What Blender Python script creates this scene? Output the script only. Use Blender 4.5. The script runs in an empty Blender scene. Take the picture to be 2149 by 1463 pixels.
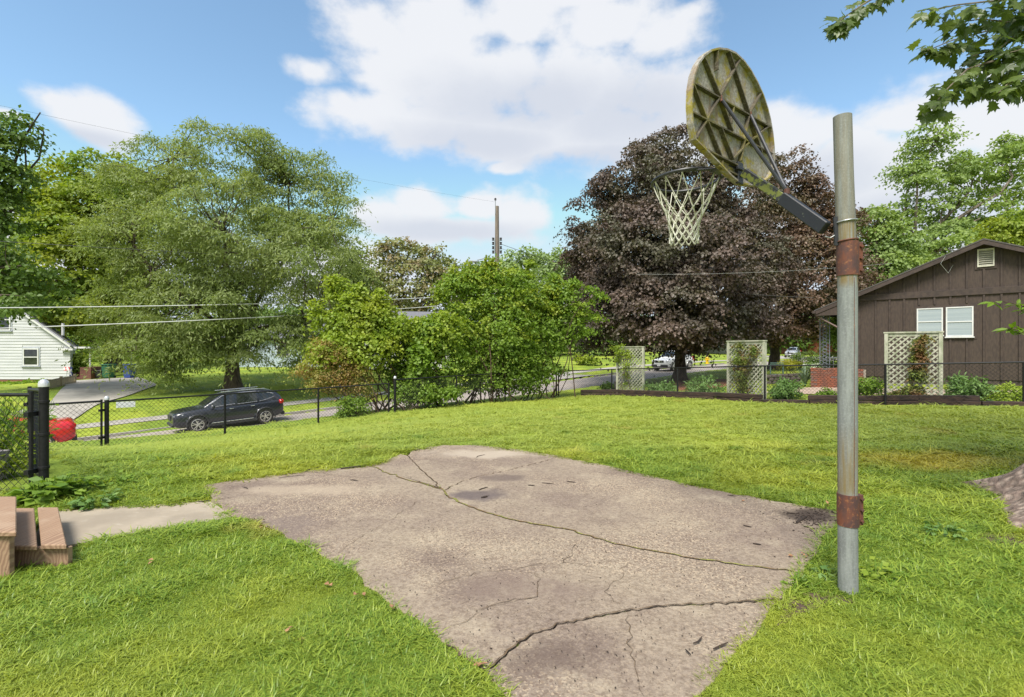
import bpy, math, random
import numpy as np
from mathutils import Vector, Matrix

S = bpy.context.scene
PW, PH, F, EYE, CX, CY = 2149.0, 1463.0, 1040.0, 1.6, 1074.5, 731.5
R = math.radians

# ------------------------------------------------------------------ camera
cam = bpy.data.cameras.new("camera")
cam.lens = F / PW * 36.0
cam.sensor_width = 36.0
cam.sensor_fit = 'HORIZONTAL'
cam.clip_start, cam.clip_end = 0.05, 3000.0
camo = bpy.data.objects.new("camera", cam)
camo.location = (0, 0, EYE)
camo.rotation_euler = (R(90), 0, 0)
S.collection.objects.link(camo)
S.camera = camo

S.view_settings.view_transform = 'Standard'
S.view_settings.look = 'None'
S.view_settings.exposure = 1.2
S.view_settings.gamma = 1.0
S.view_settings.use_curve_mapping = False
try:
    S.cycles.max_bounces = 8
    S.cycles.diffuse_bounces = 4
    S.cycles.transmission_bounces = 6
    S.cycles.transparent_max_bounces = 6
    S.cycles.use_denoising = True
except Exception:
    pass

# ------------------------------------------------------------------ sun
SUN = Vector((-0.22, -0.50, 0.84)).normalized()
sl = bpy.data.lights.new("sun", 'SUN')
sl.energy = 2.7
sl.angle = R(22)
sl.color = (1.0, 0.955, 0.88)
so = bpy.data.objects.new("sun", sl)
so.rotation_euler = SUN.to_track_quat('Z', 'Y').to_euler()
so.location = (0, 0, 50)
S.collection.objects.link(so)

# ------------------------------------------------------------------ world: sky + cumulus
def pdir(px, py):
    return Vector(((px - CX) / F, 1.0, -(py - CY) / F)).normalized()

world = bpy.data.worlds.new("World")
S.world = world
world.use_nodes = True
nt = world.node_tree
nt.nodes.clear()
def wn(t, **k):
    n = nt.nodes.new(t)
    for a, b in k.items():
        setattr(n, a, b)
    return n
def setin(nd, i, v):
    if hasattr(v, 'is_linked') or hasattr(v, 'links'):
        nd.id_data.links.new(v, nd.inputs[i])
    else:
        nd.inputs[i].default_value = v
def wmath(op, a, b=None, clamp=False):
    n = wn('ShaderNodeMath', operation=op, use_clamp=clamp)
    setin(n, 0, a)
    if b is not None:
        setin(n, 1, b)
    return n.outputs[0]
wout = wn('ShaderNodeOutputWorld')
bg = wn('ShaderNodeBackground')
SKYS = 0.1
bg.inputs[1].default_value = SKYS
nt.links.new(bg.outputs[0], wout.inputs[0])
sky = wn('ShaderNodeTexSky', sky_type='NISHITA')
sky.sun_disc = False
sky.sun_elevation = math.asin(SUN.z)
sky.sun_rotation = math.atan2(SUN.x, SUN.y)
sky.altitude = 300
sky.air_density = 1.0
sky.dust_density = 0.35
sky.ozone_density = 1.3
tc = wn('ShaderNodeTexCoord')
DIR = tc.outputs['Generated']
n1 = wn('ShaderNodeTexNoise')
n1.inputs['Scale'].default_value = 4.2
n1.inputs['Detail'].default_value = 9
n1.inputs['Roughness'].default_value = 0.58
mp = wn('ShaderNodeMapping')
mp.inputs['Scale'].default_value = (1, 1, 1.5)
nt.links.new(DIR, mp.inputs[0])
nt.links.new(mp.outputs[0], n1.inputs['Vector'])
n2 = wn('ShaderNodeTexNoise')
n2.inputs['Scale'].default_value = 2.6
n2.inputs['Detail'].default_value = 5
nt.links.new(mp.outputs[0], n2.inputs['Vector'])
n3 = wn('ShaderNodeTexNoise')
n3.inputs['Scale'].default_value = 14
n3.inputs['Detail'].default_value = 6
nt.links.new(mp.outputs[0], n3.inputs['Vector'])

def blobs(lst):
    acc = None
    for (px, py, rx, ry) in lst:
        c = pdir(px, py)
        k = c.y
        a = max(1e-3, rx / F * k); b = max(1e-3, ry / F * k)
        sub = wn('ShaderNodeVectorMath', operation='SUBTRACT')
        nt.links.new(DIR, sub.inputs[0]); sub.inputs[1].default_value = c
        mul = wn('ShaderNodeVectorMath', operation='MULTIPLY')
        nt.links.new(sub.outputs[0], mul.inputs[0])
        mul.inputs[1].default_value = (1 / a, 1 / a, 1 / b)
        ln = wn('ShaderNodeVectorMath', operation='LENGTH')
        nt.links.new(mul.outputs[0], ln.inputs[0])
        v = wmath('SUBTRACT', 1.25, ln.outputs['Value'])
        acc = v if acc is None else wmath('MAXIMUM', acc, v)
    return acc
CLOUDS = [(790,70,120,55),(930,60,150,60),(1090,50,130,55),(1260,60,140,62),(1390,85,110,60),
          (860,150,170,70),(1030,150,190,90),(1230,170,190,100),(1400,190,120,90),
          (1260,-60,260,70),(720,222,95,42),(800,235,80,50),(900,270,110,45),(1050,290,160,55),(1230,280,200,60),(1060,352,40,14),
          (1420,290,160,70),(1640,300,160,90),(1800,330,170,90),(1690,420,160,90),
          (1900,240,120,70),(2040,260,170,90),(2200,260,160,120),(1960,400,260,110),(660,150,70,30),
          (900,430,80,42),(1010,430,70,36),(1080,450,55,50),(930,480,160,32),(800,455,60,40),(700,560,140,70),
          (150,235,60,36),(190,250,70,44),(215,280,60,34),(120,215,30,18),(20,240,30,14),(0,480,110,70),(90,600,160,60),(2080,150,60,22)]
m = blobs(CLOUDS)
g = blobs([(1130,215,260,60),(1330,230,220,80),(1000,300,200,40),(1950,440,260,60),(930,485,190,26),(1700,380,150,60),(1250,330,200,30),(190,290,90,20)])
nf = wmath('MULTIPLY', wmath('SUBTRACT', n1.outputs['Fac'], 0.5), 3.0)
nf3 = wmath('MULTIPLY', wmath('SUBTRACT', n3.outputs['Fac'], 0.5), 1.1)
# unseen cloud behind the camera and overhead, thickened to lift the ambient light
sep = wn('ShaderNodeSeparateXYZ'); nt.links.new(DIR, sep.inputs[0])
gen = wmath('SUBTRACT', wmath('MULTIPLY', n2.outputs['Fac'], 2.4), 0.85)
outf = wn('ShaderNodeMapRange'); nt.links.new(sep.outputs[1], outf.inputs[0])
outf.inputs[1].default_value = 0.60; outf.inputs[2].default_value = 0.35
outf.inputs[3].default_value = 0.0; outf.inputs[4].default_value = 1.0
gen = wmath('SUBTRACT', wmath('MULTIPLY', wmath('ADD', gen, 2.0), outf.outputs[0]), 2.0)
m = wmath('MAXIMUM', m, gen)
dens = wmath('ADD', wmath('ADD', m, nf), nf3)
mr = wn('ShaderNodeMapRange', interpolation_type='SMOOTHSTEP')
nt.links.new(dens, mr.inputs[0])
mr.inputs[1].default_value = -0.12; mr.inputs[2].default_value = 0.62
mr.inputs[3].default_value = 0.0; mr.inputs[4].default_value = 0.97
gs = wmath('ADD', g, wmath('MULTIPLY', wmath('SUBTRACT', n1.outputs['Fac'], 0.5), 1.6))
gr = wn('ShaderNodeMapRange', interpolation_type='SMOOTHSTEP')
nt.links.new(gs, gr.inputs[0])
gr.inputs[1].default_value = -0.2; gr.inputs[2].default_value = 1.0
gr.inputs[3].default_value = 0.0; gr.inputs[4].default_value = 0.75
CW = (3.85, 3.93, 4.1, 1); CG = (2.75, 2.95, 3.4, 1)
cmix = wn('ShaderNodeMixRGB'); cmix.inputs[1].default_value = CW; cmix.inputs[2].default_value = CG
nt.links.new(gr.outputs[0], cmix.inputs[0])
sk = wn('ShaderNodeMixRGB', blend_type='MULTIPLY'); sk.inputs[0].default_value = 1.0
nt.links.new(sky.outputs[0], sk.inputs[1]); sk.inputs[2].default_value = (1.08, 1.16, 1.06, 1)
cap = wn('ShaderNodeMixRGB', blend_type='DARKEN'); cap.inputs[0].default_value = 1.0
nt.links.new(sk.outputs[0], cap.inputs[1]); cap.inputs[2].default_value = (3.35, 3.7, 4.15, 1)
SKYMUL = cap
fin = wn('ShaderNodeMixRGB')
nt.links.new(mr.outputs[0], fin.inputs[0])
nt.links.new(cap.outputs[0], fin.inputs[1])
nt.links.new(cmix.outputs[0], fin.inputs[2])
nt.links.new(fin.outputs[0], bg.inputs[0])

# ------------------------------------------------------------------ helpers
rng = np.random.default_rng(7)
random.seed(7)

def at(px, py, d):
    return Vector(((px - CX) / F * d, d, EYE - (py - CY) / F * d))
def g0(px, py, z=0.0):
    d = (EYE - z) * F / (py - CY)
    return Vector(((px - CX) / F * d, d, z))

def tag(o, label=None, cat=None, group=None, kind=None):
    if label: o['label'] = label
    if cat: o['category'] = cat
    if group: o['group'] = group
    if kind: o['kind'] = kind
    return o
def empty(name, loc, label=None, cat=None, group=None, rz=0.0):
    o = bpy.data.objects.new(name, None)
    o.location = loc
    o.rotation_euler = (0, 0, rz)
    o.empty_display_size = 0.2
    S.collection.objects.link(o)
    return tag(o, label, cat, group)
def rootloc(p):
    v = Vector((0, 0, 0))
    while p is not None:
        v += Vector(p.location); p = p.parent
    return v
def link(name, me, parent=None, mat=None):
    o = bpy.data.objects.new(name, me)
    S.collection.objects.link(o)
    if parent is not None: o.parent = parent
    if mat is not None and len(me.materials) == 0: me.materials.append(mat)
    return o

class MB:
    """collects boxes, tubes, strips; build() links them as one mesh"""
    def __init__(s): s.v = []; s.f = []
    def add(s, vs, fs):
        k = len(s.v)
        s.v += [tuple(p) for p in vs]
        s.f += [tuple(i + k for i in f) for f in fs]
        return s
    def box(s, c, size, M=None):
        x, y, z = size[0] / 2, size[1] / 2, size[2] / 2
        P = [Vector(q) for q in ((-x,-y,-z),(x,-y,-z),(x,y,-z),(-x,y,-z),(-x,-y,z),(x,-y,z),(x,y,z),(-x,y,z))]
        if M is not None: P = [M @ p for p in P]
        c = Vector(c)
        return s.add([p + c for p in P], [(0,3,2,1),(4,5,6,7),(0,1,5,4),(1,2,6,5),(2,3,7,6),(3,0,4,7)])
    def beam(s, a, b, w, h, up=(0,0,1)):
        a = Vector(a); b = Vector(b); d = (b - a); L = d.length; d.normalize()
        side = d.cross(Vector(up))
        if side.length < 1e-4: side = d.cross(Vector((1, 0, 0)))
        side.normalize(); u = side.cross(d).normalized()
        M = Matrix((side, d, u)).transposed()
        return s.box((a + b) / 2, (w, L, h), M)
    def tube(s, pts, rad, n=8, caps=True):
        pts = [Vector(p) for p in pts]
        if not hasattr(rad, '__len__'): rad = [rad] * len(pts)
        ref = None; rings = []
        for i, p in enumerate(pts):
            t = (pts[min(i + 1, len(pts) - 1)] - pts[max(i - 1, 0)])
            if t.length < 1e-9: t = Vector((0, 0, 1))
            t.normalize()
            if ref is None:
                ref = t.cross(Vector((0, 0, 1)))
                if ref.length < 1e-3: ref = t.cross(Vector((1, 0, 0)))
            ref = ref - t * ref.dot(t); ref.normalize()
            b = t.cross(ref)
            rings.append([p + (ref * math.cos(2*math.pi*k/n) + b * math.sin(2*math.pi*k/n)) * rad[i] for k in range(n)])
        vs = [q for r_ in rings for q in r_]; fs = []
        for i in range(len(pts) - 1):
            for k in range(n):
                fs.append((i*n+k, i*n+(k+1) % n, (i+1)*n+(k+1) % n, (i+1)*n+k))
        if caps:
            fs.append(tuple(range(n - 1, -1, -1))); fs.append(tuple((len(pts)-1)*n + k for k in range(n)))
        return s.add(vs, fs)
    def lathe(s, prof, n=16, c=(0,0,0), M=None):
        vs = []; fs = []
        for (r_, z) in prof:
            for k in range(n):
                p = Vector((r_ * math.cos(2*math.pi*k/n), r_ * math.sin(2*math.pi*k/n), z))
                if M is not None: p = M @ p
                vs.append(p + Vector(c))
        for i in range(len(prof) - 1):
            for k in range(n):
                fs.append((i*n+k, i*n+(k+1) % n, (i+1)*n+(k+1) % n, (i+1)*n+k))
        return s.add(vs, fs)
    def quad(s, a, b, c, d): return s.add([a, b, c, d], [(0, 1, 2, 3)])
    def prism(s, poly, h0, h1):
        """poly: list of (x,y); extruded z h0..h1 (numbers or callables)"""
        n = len(poly)
        f0 = h0 if callable(h0) else (lambda x, y: h0)
        f1 = h1 if callable(h1) else (lambda x, y: h1)
        vs = [(x, y, f0(x, y)) for x, y in poly] + [(x, y, f1(x, y)) for x, y in poly]
        fs = [tuple(range(n - 1, -1, -1)), tuple(range(n, 2 * n))]
        fs += [(i, (i+1) % n, n + (i+1) % n, n + i) for i in range(n)]
        return s.add(vs, fs)
    def build(s, name, mat, parent=None, smooth=False, local=False, bevel=0.0):
        off = Vector((0, 0, 0)) if (local or parent is None) else rootloc(parent)
        me = bpy.data.meshes.new(name)
        me.from_pydata([(p[0]-off.x, p[1]-off.y, p[2]-off.z) for p in s.v], [], s.f)
        me.validate()
        o = link(name, me, parent, mat)
        if smooth:
            me.polygons.foreach_set('use_smooth', [True] * len(me.polygons))
            try: me.set_sharp_from_angle(angle=R(42))
            except Exception: pass
        if bevel > 0:
            md = o.modifiers.new('bevel', 'BEVEL'); md.width = bevel; md.segments = 1; md.limit_method = 'ANGLE'
        return o

def np_mesh(name, V, Fa, mat, parent=None, attr=None, smooth=False, local=False):
    """V (N,3), Fa (M,k) uniform polygons"""
    me = bpy.data.meshes.new(name)
    V = np.asarray(V, dtype=np.float32)
    if parent is not None and not local:
        V = V - np.array(rootloc(parent), dtype=np.float32)
    Fa = np.asarray(Fa, dtype=np.int32)
    me.vertices.add(len(V)); me.vertices.foreach_set('co', V.ravel())
    k = Fa.shape[1]
    me.loops.add(Fa.size); me.loops.foreach_set('vertex_index', Fa.ravel())
    me.polygons.add(len(Fa))
    me.polygons.foreach_set('loop_start', np.arange(0, Fa.size, k, dtype=np.int32))
    try: me.polygons.foreach_set('loop_total', np.full(len(Fa), k, dtype=np.int32))
    except Exception: pass
    if smooth: me.polygons.foreach_set('use_smooth', np.ones(len(Fa), dtype=bool))
    me.update(calc_edges=True)
    if attr is not None:
        a = me.attributes.new('rnd', 'FLOAT', 'FACE')
        a.data.foreach_set('value', np.asarray(attr, dtype=np.float32))
    return link(name, me, parent, mat)

# ------------------------------------------------------------------ materials
def new_mat(name):
    mt = bpy.data.materials.new(name); mt.use_nodes = True
    t = mt.node_tree; b = t.nodes['Principled BSDF']
    return mt, t, b
def mix(t, fac, a, b, blend='MIX'):
    n = t.nodes.new('ShaderNodeMixRGB'); n.blend_type = blend
    for i, v in ((0, fac), (1, a), (2, b)):
        if hasattr(v, 'links'): t.links.new(v, n.inputs[i])
        elif i == 0: n.inputs[0].default_value = v
        else: n.inputs[i].default_value = (*v[:3], 1)
    return n.outputs[0]
def noise(t, scale, detail=4, rough=0.55, vec=None, dist=0.0):
    n = t.nodes.new('ShaderNodeTexNoise')
    n.inputs['Scale'].default_value = scale; n.inputs['Detail'].default_value = detail
    n.inputs['Roughness'].default_value = rough; n.inputs['Distortion'].default_value = dist
    if vec is not None: t.links.new(vec, n.inputs['Vector'])
    return n.outputs['Fac']
def ramp(t, fac, lo, hi, smooth=True, a=0.0, b=1.0):
    n = t.nodes.new('ShaderNodeMapRange')
    if smooth: n.interpolation_type = 'SMOOTHSTEP'
    t.links.new(fac, n.inputs[0])
    n.inputs[1].default_value = lo; n.inputs[2].default_value = hi
    n.inputs[3].default_value = a; n.inputs[4].default_value = b
    return n.outputs[0]
def objco(t):
    return t.nodes.new('ShaderNodeTexCoord').outputs['Object']
def worldco(t):
    return t.nodes.new('ShaderNodeNewGeometry').outputs['Position']
def mapping(t, vec, scale=(1,1,1), loc=(0,0,0), rot=(0,0,0)):
    n = t.nodes.new('ShaderNodeMapping'); t.links.new(vec, n.inputs[0])
    n.inputs['Scale'].default_value = scale; n.inputs['Location'].default_value = loc; n.inputs['Rotation'].default_value = rot
    return n.outputs[0]
def bump(t, b, h, strength=0.3, dist=0.01):
    n = t.nodes.new('ShaderNodeBump'); n.inputs['Strength'].default_value = strength; n.inputs['Distance'].default_value = dist
    t.links.new(h, n.inputs['Height']); t.links.new(n.outputs[0], b.inputs['Normal'])
def mth(t, op, a, b=None, clamp=False):
    n = t.nodes.new('ShaderNodeMath'); n.operation = op; n.use_clamp = clamp
    for i, v in ((0, a), (1, b)):
        if v is None: continue
        if hasattr(v, 'links'): t.links.new(v, n.inputs[i])
        else: n.inputs[i].default_value = v
    return n.outputs[0]

def simple(name, c1, c2=None, scale=8, rough=0.6, metal=0.0, bmp=0.0, stretch=(1,1,1), spec=None, detail=4, lo=0.35, hi=0.65, world=False, dist=0.005):
    mt, t, b = new_mat(name)
    b.inputs['Roughness'].default_value = rough; b.inputs['Metallic'].default_value = metal
    if spec is not None and 'Specular IOR Level' in b.inputs: b.inputs['Specular IOR Level'].default_value = spec
    v = mapping(t, worldco(t) if world else objco(t), stretch)
    f = noise(t, scale, detail, vec=v)
    if c2 is None: c2 = tuple(x * 0.8 for x in c1)
    c = mix(t, ramp(t, f, lo, hi), c1, c2)
    t.links.new(c, b.inputs['Base Color'])
    if bmp > 0: bump(t, b, f, bmp, dist)
    return mt

def leaf_mat(name, ca, cb, cc=None, trans=0.3, rough=0.5, spec=0.35, wscale=0.5):
    """per-leaf random hue + slow drift through the crown; thin leaf lets light through"""
    mt, t, b = new_mat(name)
    at_ = t.nodes.new('ShaderNodeAttribute'); at_.attribute_name = 'rnd'
    f = at_.outputs['Fac']
    c = mix(t, f, ca, cb)
    if cc is not None:
        nz = noise(t, wscale, 3, vec=worldco(t))
        c = mix(t, ramp(t, nz, 0.42, 0.68), c, cc)
    t.links.new(c, b.inputs['Base Color'])
    b.inputs['Roughness'].default_value = rough
    b.inputs['Specular IOR Level'].default_value = spec
    tr = t.nodes.new('ShaderNodeBsdfTranslucent')
    tc_ = mix(t, 1.0, c, (1.25, 1.25, 0.6), 'MULTIPLY')
    t.links.new(tc_, tr.inputs[0])
    ms = t.nodes.new('ShaderNodeMixShader'); ms.inputs[0].default_value = trans
    t.links.new(b.outputs[0], ms.inputs[1]); t.links.new(tr.outputs[0], ms.inputs[2])
    t.links.new(ms.outputs[0], t.nodes['Material Output'].inputs[0])
    return mt

M = {}
M['black_vinyl'] = simple('black_vinyl', (0.010,0.010,0.011), (0.016,0.016,0.017), 30, 0.5, spec=.3)
M['galv'] = simple('galvanised', (0.36,0.38,0.38), (0.28,0.30,0.30), 40, 0.45, 0.5, 0.05)
M['cap_metal'] = simple('cap_metal', (0.75,0.75,0.74), (0.6,0.6,0.6), 20, 0.3, 0.6)
M['black_paint'] = simple('black_paint', (0.022,0.023,0.028), (0.035,0.036,0.042), 25, 0.45, 0.0, 0.05)
M['bark'] = simple('bark', (0.10,0.075,0.055), (0.045,0.033,0.025), 9, 0.9, 0, 0.8, (1,1,0.25), dist=0.03, world=True)
M['bark_grey'] = simple('bark_grey', (0.22,0.18,0.14), (0.09,0.07,0.055), 9, 0.9, 0, 0.8, (1,1,0.25), dist=0.03, world=True)
M['stem'] = simple('stem', (0.12,0.075,0.045), (0.05,0.032,0.022), 12, 0.85, world=True)
M['white_paint'] = simple('white_paint', (0.66,0.66,0.66), (0.58,0.58,0.57), 3, 0.5)
M['white_siding'] = simple('white_siding', (0.56,0.565,0.58), (0.49,0.50,0.52), 1.5, 0.55, stretch=(0.3,1,2))
M['brown_siding'] = simple('brown_siding', (0.066,0.045,0.034), (0.046,0.031,0.025), 5, 0.75, 0, 0.35, (4,4,1), world=True)
M['brown_trim'] = simple('brown_trim', (0.062,0.042,0.033), (0.04,0.027,0.023), 6, 0.7, 0, 0.1, world=True)
M['roof_dark'] = simple('roof_dark', (0.07,0.065,0.062), (0.10,0.09,0.085), 20, 0.9)
M['roof_grey'] = simple('roof_grey', (0.17,0.17,0.185), (0.13,0.13,0.15), 8, 0.9)
M['concrete_pale'] = simple('concrete_pale', (0.36,0.335,0.30), (0.28,0.26,0.235), 1.2, 0.9, 0, 0.1, world=True, detail=8)
M['asphalt'] = simple('asphalt', (0.34,0.295,0.26), (0.25,0.225,0.21), 0.35, 0.95, 0, 0.1, (1,1,1), world=True, detail=9)
M['timber_old'] = simple('timber_old', (0.060,0.034,0.025), (0.022,0.014,0.012), 4, 0.85, 0, 0.6, (1,1,6), world=True)
M['trellis_wood'] = simple('trellis_wood', (0.46,0.45,0.36), (0.28,0.30,0.20), 7, 0.8, 0, 0.2, (1,1,0.4), world=True)
M['glass_dark'] = simple('glass_dark', (0.012,0.015,0.016), (0.03,0.035,0.035), 3, 0.05, 0, spec=0.8)
M['blind'] = simple('window_blind', (0.36,0.41,0.43), (0.30,0.35,0.38), 2, 0.25, stretch=(0.2,0.2,18), spec=0.7)
M['brick_red'] = simple('brick_red', (0.30,0.10,0.055), (0.20,0.085,0.06), 3, 0.85, world=True)
M['brick_dark'] = simple('brick_dark', (0.17,0.12,0.11), (0.26,0.11,0.07), 3, 0.85, world=True)
M['mortar'] = simple('mortar', (0.42,0.36,0.30), (0.34,0.29,0.25), 9, 0.95)
M['stone_dark'] = simple('stone_dark', (0.07,0.055,0.05), (0.11,0.09,0.08), 6, 0.9, world=True)
M['mulch'] = simple('mulch', (0.22,0.085,0.035), (0.09,0.04,0.02), 14, 0.95, 0, 0.8, world=True)
M['dirt'] = simple('dirt', (0.10,0.062,0.04), (0.055,0.035,0.025), 18, 0.95, 0, 0.8, world=True)
M['dead_leaf'] = simple('dead_leaf', (0.34,0.18,0.09), (0.20,0.10,0.05), 30, 0.8)
M['twig'] = simple('twig_bark', (0.05,0.032,0.022), (0.025,0.017,0.013), 30, 0.85)
M['rubber'] = simple('rubber', (0.02,0.019,0.018), (0.035,0.032,0.03), 20, 0.8)
M['plastic_grey'] = simple('plastic_grey', (0.035,0.036,0.038), None, 10, 0.6)
M['rim_metal'] = simple('rim_metal', (0.62,0.60,0.57), (0.5,0.48,0.45), 10, 0.3, 0.5)
M['chrome'] = simple('chrome', (0.75,0.75,0.76), None, 5, 0.2, 0.8)
M['headlight'] = simple('headlight', (0.75,0.77,0.8), (0.45,0.47,0.5), 12, 0.08)
M['taillight'] = simple('taillight', (0.6,0.01,0.015), (0.35,0.005,0.01), 12, 0.12)
def paint(name, c, flake=0.0):
    mt = simple(name, c, tuple(x * 0.92 for x in c), 2, 0.28, flake)
    b = mt.node_tree.nodes['Principled BSDF']
    b.inputs['Coat Weight'].default_value = 0.8; b.inputs['Coat Roughness'].default_value = 0.05
    return mt
M['car_navy'] = paint('car_navy', (0.013,0.016,0.026))
M['car_red'] = paint('car_red', (0.62,0.012,0.02))
M['car_white'] = paint('car_white', (0.78,0.79,0.80))
M['car_silver'] = paint('car_silver', (0.38,0.39,0.41), 0.4)
M['wood_utility'] = simple('wood_utility', (0.23,0.19,0.15), (0.16,0.13,0.105), 5, 0.9, 0, 0.3, (3,3,0.3), world=True)
M['wire'] = simple('wire_pale', (0.55,0.57,0.55), None, 2, 0.5)
M['wire_dark'] = simple('wire_dark', (0.05,0.05,0.05), None, 2, 0.5)

# leaves
M['lf_locust'] = leaf_mat('leaf_locust', (0.17,0.225,0.070), (0.30,0.355,0.125), (0.23,0.30,0.085), 0.45)
M['lf_maple_y'] = leaf_mat('leaf_maple_yellow', (0.20,0.27,0.025), (0.34,0.38,0.035), (0.17,0.27,0.04), 0.42, wscale=0.25)
M['lf_dark'] = leaf_mat('leaf_dark', (0.085,0.15,0.03), (0.17,0.25,0.05), (0.11,0.19,0.04), 0.38)
M['lf_purple'] = leaf_mat('leaf_purple', (0.068,0.052,0.044), (0.175,0.122,0.095), (0.10,0.096,0.060), 0.2, 0.5, 0.45, 0.35)
M['lf_purple_b'] = leaf_mat('leaf_purple_brown', (0.075,0.046,0.032), (0.19,0.115,0.07), (0.11,0.095,0.045), 0.2, 0.5, 0.45, 0.35)
M['lf_far'] = leaf_mat('leaf_far', (0.23,0.32,0.115), (0.32,0.42,0.16), (0.19,0.27,0.10), 0.35)
M['lf_willow'] = leaf_mat('leaf_willow', (0.20,0.235,0.08), (0.29,0.32,0.12), (0.28,0.22,0.12), 0.35)
M['lf_right'] = leaf_mat('leaf_right', (0.17,0.26,0.08), (0.29,0.38,0.13), (0.26,0.35,0.08), 0.4)
M['lf_bush'] = leaf_mat('leaf_bush', (0.18,0.285,0.030), (0.35,0.43,0.055), (0.30,0.35,0.035), 0.42, wscale=0.7)
M['lf_bush_b'] = leaf_mat('leaf_bush_b', (0.12,0.22,0.028), (0.27,0.38,0.055), (0.19,0.30,0.035), 0.42, wscale=0.8)
M['lf_rust'] = leaf_mat('leaf_rust', (0.22,0.24,0.05), (0.38,0.20,0.08), (0.30,0.34,0.06), 0.35, wscale=1.1)
M['lf_vine'] = leaf_mat('leaf_vine', (0.10,0.17,0.03), (0.22,0.25,0.05), (0.22,0.11,0.05), 0.3, wscale=2.5)
M['lf_hosta'] = leaf_mat('leaf_peony', (0.10,0.20,0.045), (0.22,0.33,0.10), (0.14,0.25,0.06), 0.3)
M['lf_gold'] = leaf_mat('leaf_gold', (0.32,0.34,0.03), (0.42,0.40,0.04), None, 0.35)
M['lf_overhang'] = leaf_mat('leaf_overhang', (0.062,0.10,0.022), (0.15,0.205,0.045), (0.09,0.14,0.03), 0.45, 0.4, 0.5, 1.5)
M['lf_shoot'] = leaf_mat('leaf_shoot', (0.16,0.26,0.025), (0.28,0.34,0.04), None, 0.4)
M['flower_orange'] = leaf_mat('flower_orange', (0.75,0.16,0.02), (0.85,0.35,0.05), None, 0.2)
M['flower_white'] = leaf_mat('flower_white', (0.75,0.75,0.7), (0.65,0.68,0.6), None, 0.2)
# ------------------------------------------------------------------ terrain
O2 = np.array([-12.2, 21.4]); D2 = np.array([0.7413, 0.6712]); N2 = np.array([-0.6712, 0.7413])
def tn(x, y):
    dx, dy = x - O2[0], y - O2[1]
    return dx * D2[0] + dy * D2[1], dx * N2[0] + dy * N2[1]
def xy(t, n):
    return (O2[0] + D2[0]*t + N2[0]*n, O2[1] + D2[1]*t + N2[1]*n)
_zt = [-200, -25, 0, 36, 53, 90, 300]; _zz = [-4.5, -2.9, -1.9, -0.46, -0.2, -0.2, 0.3]
def zr(t): return np.interp(t, _zt, _zz)

ctl = [(0,1,0),(0,3,0),(-3.6,5.8,0),(-1,8,0),(3.2,4.8,0),(3,2,0),(-3,2,0),(-4.5,3.5,0),(2.2,3.3,0),(0,5.5,0),(6,5,.05),(9,9,.12),(4,10,0),(0,11,-.04),
       (-5.3,5.5,.04),(-6,3,0.05),(0,-6,0.1),(-8,-6,.1),(8,-6,.15),(-3.96,16.5,-.57),(-5.98,15.3,-.74),(-7.82,13.5,-.76),(-9.18,11.2,-.66),(-9.9,10.2,-.50),(-8.5,7.5,-.12),
       (2.07,23,-.63),(-.6,19.8,-.60),(12.7,12.3,.16),(10.3,13.7,.03),(8,15.7,-.12),(6.4,19.2,-.28),(4.6,22.9,-.50),(15.3,22,.05),(19.5,18.4,.2),
       (10.5,31,-.40),(25,40,0),(14,9,.25),(28,10,.4),(20,25,.1)]
for (t, n, z) in [(2,8.4,-.74),(-5,24,-.70),(-5,15,-.86),(6,8,-.7),(15,9,-.45),(30,9,-.1),(40,9,.1),(50,20,.65),(20,25,.1),(5,30,-.3),(-20,20,-1.6),(-30,30,-1.7),(60,-8,.2),(90,8,.0),(90,30,1.0),(30,45,1.2),(0,60,.8),
                  (-14,9,-1.6),(-2,11,-1.1)]:
    x_, y_ = xy(t, n); ctl.append((x_, y_, z))
for a in range(0, 360, 30):
    ctl.append((260 * math.cos(R(a)), 60 + 260 * math.sin(R(a)), 1.0))
ctl = np.array(ctl, dtype=float)
def _U(r2): return np.where(r2 > 1e-9, r2 * np.log(r2 + 1e-12), 0.0)
_n = len(ctl)
_K = _U(((ctl[:, None, :2] - ctl[None, :, :2])**2).sum(-1)) + np.eye(_n) * 0.02
_P = np.hstack([np.ones((_n, 1)), ctl[:, :2]])
_A = np.zeros((_n + 3, _n + 3)); _A[:_n, :_n] = _K; _A[:_n, _n:] = _P; _A[_n:, :_n] = _P.T
_w = np.linalg.solve(_A, np.concatenate([ctl[:, 2], np.zeros(3)]))
def tps(x, y):
    x = np.asarray(x, float); y = np.asarray(y, float); sh = x.shape
    x = x.ravel(); y = y.ravel(); out = np.empty_like(x)
    for i in range(0, len(x), 20000):
        a = x[i:i+20000]; b = y[i:i+20000]
        r2 = (a[:, None] - ctl[None, :, 0])**2 + (b[:, None] - ctl[None, :, 1])**2
        out[i:i+20000] = _U(r2) @ _w[:_n] + _w[_n] + _w[_n+1]*a + _w[_n+2]*b
    return out.reshape(sh)
def sst(a, b, v):
    k = np.clip((v - a) / (b - a), 0, 1); return k*k*(3-2*k)
PADC = [(-3.66,5.82),(-1.0,8.15),(3.35,4.95),(2.35,3.4),(0.75,1.5),(-0.35,1.5)]
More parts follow.
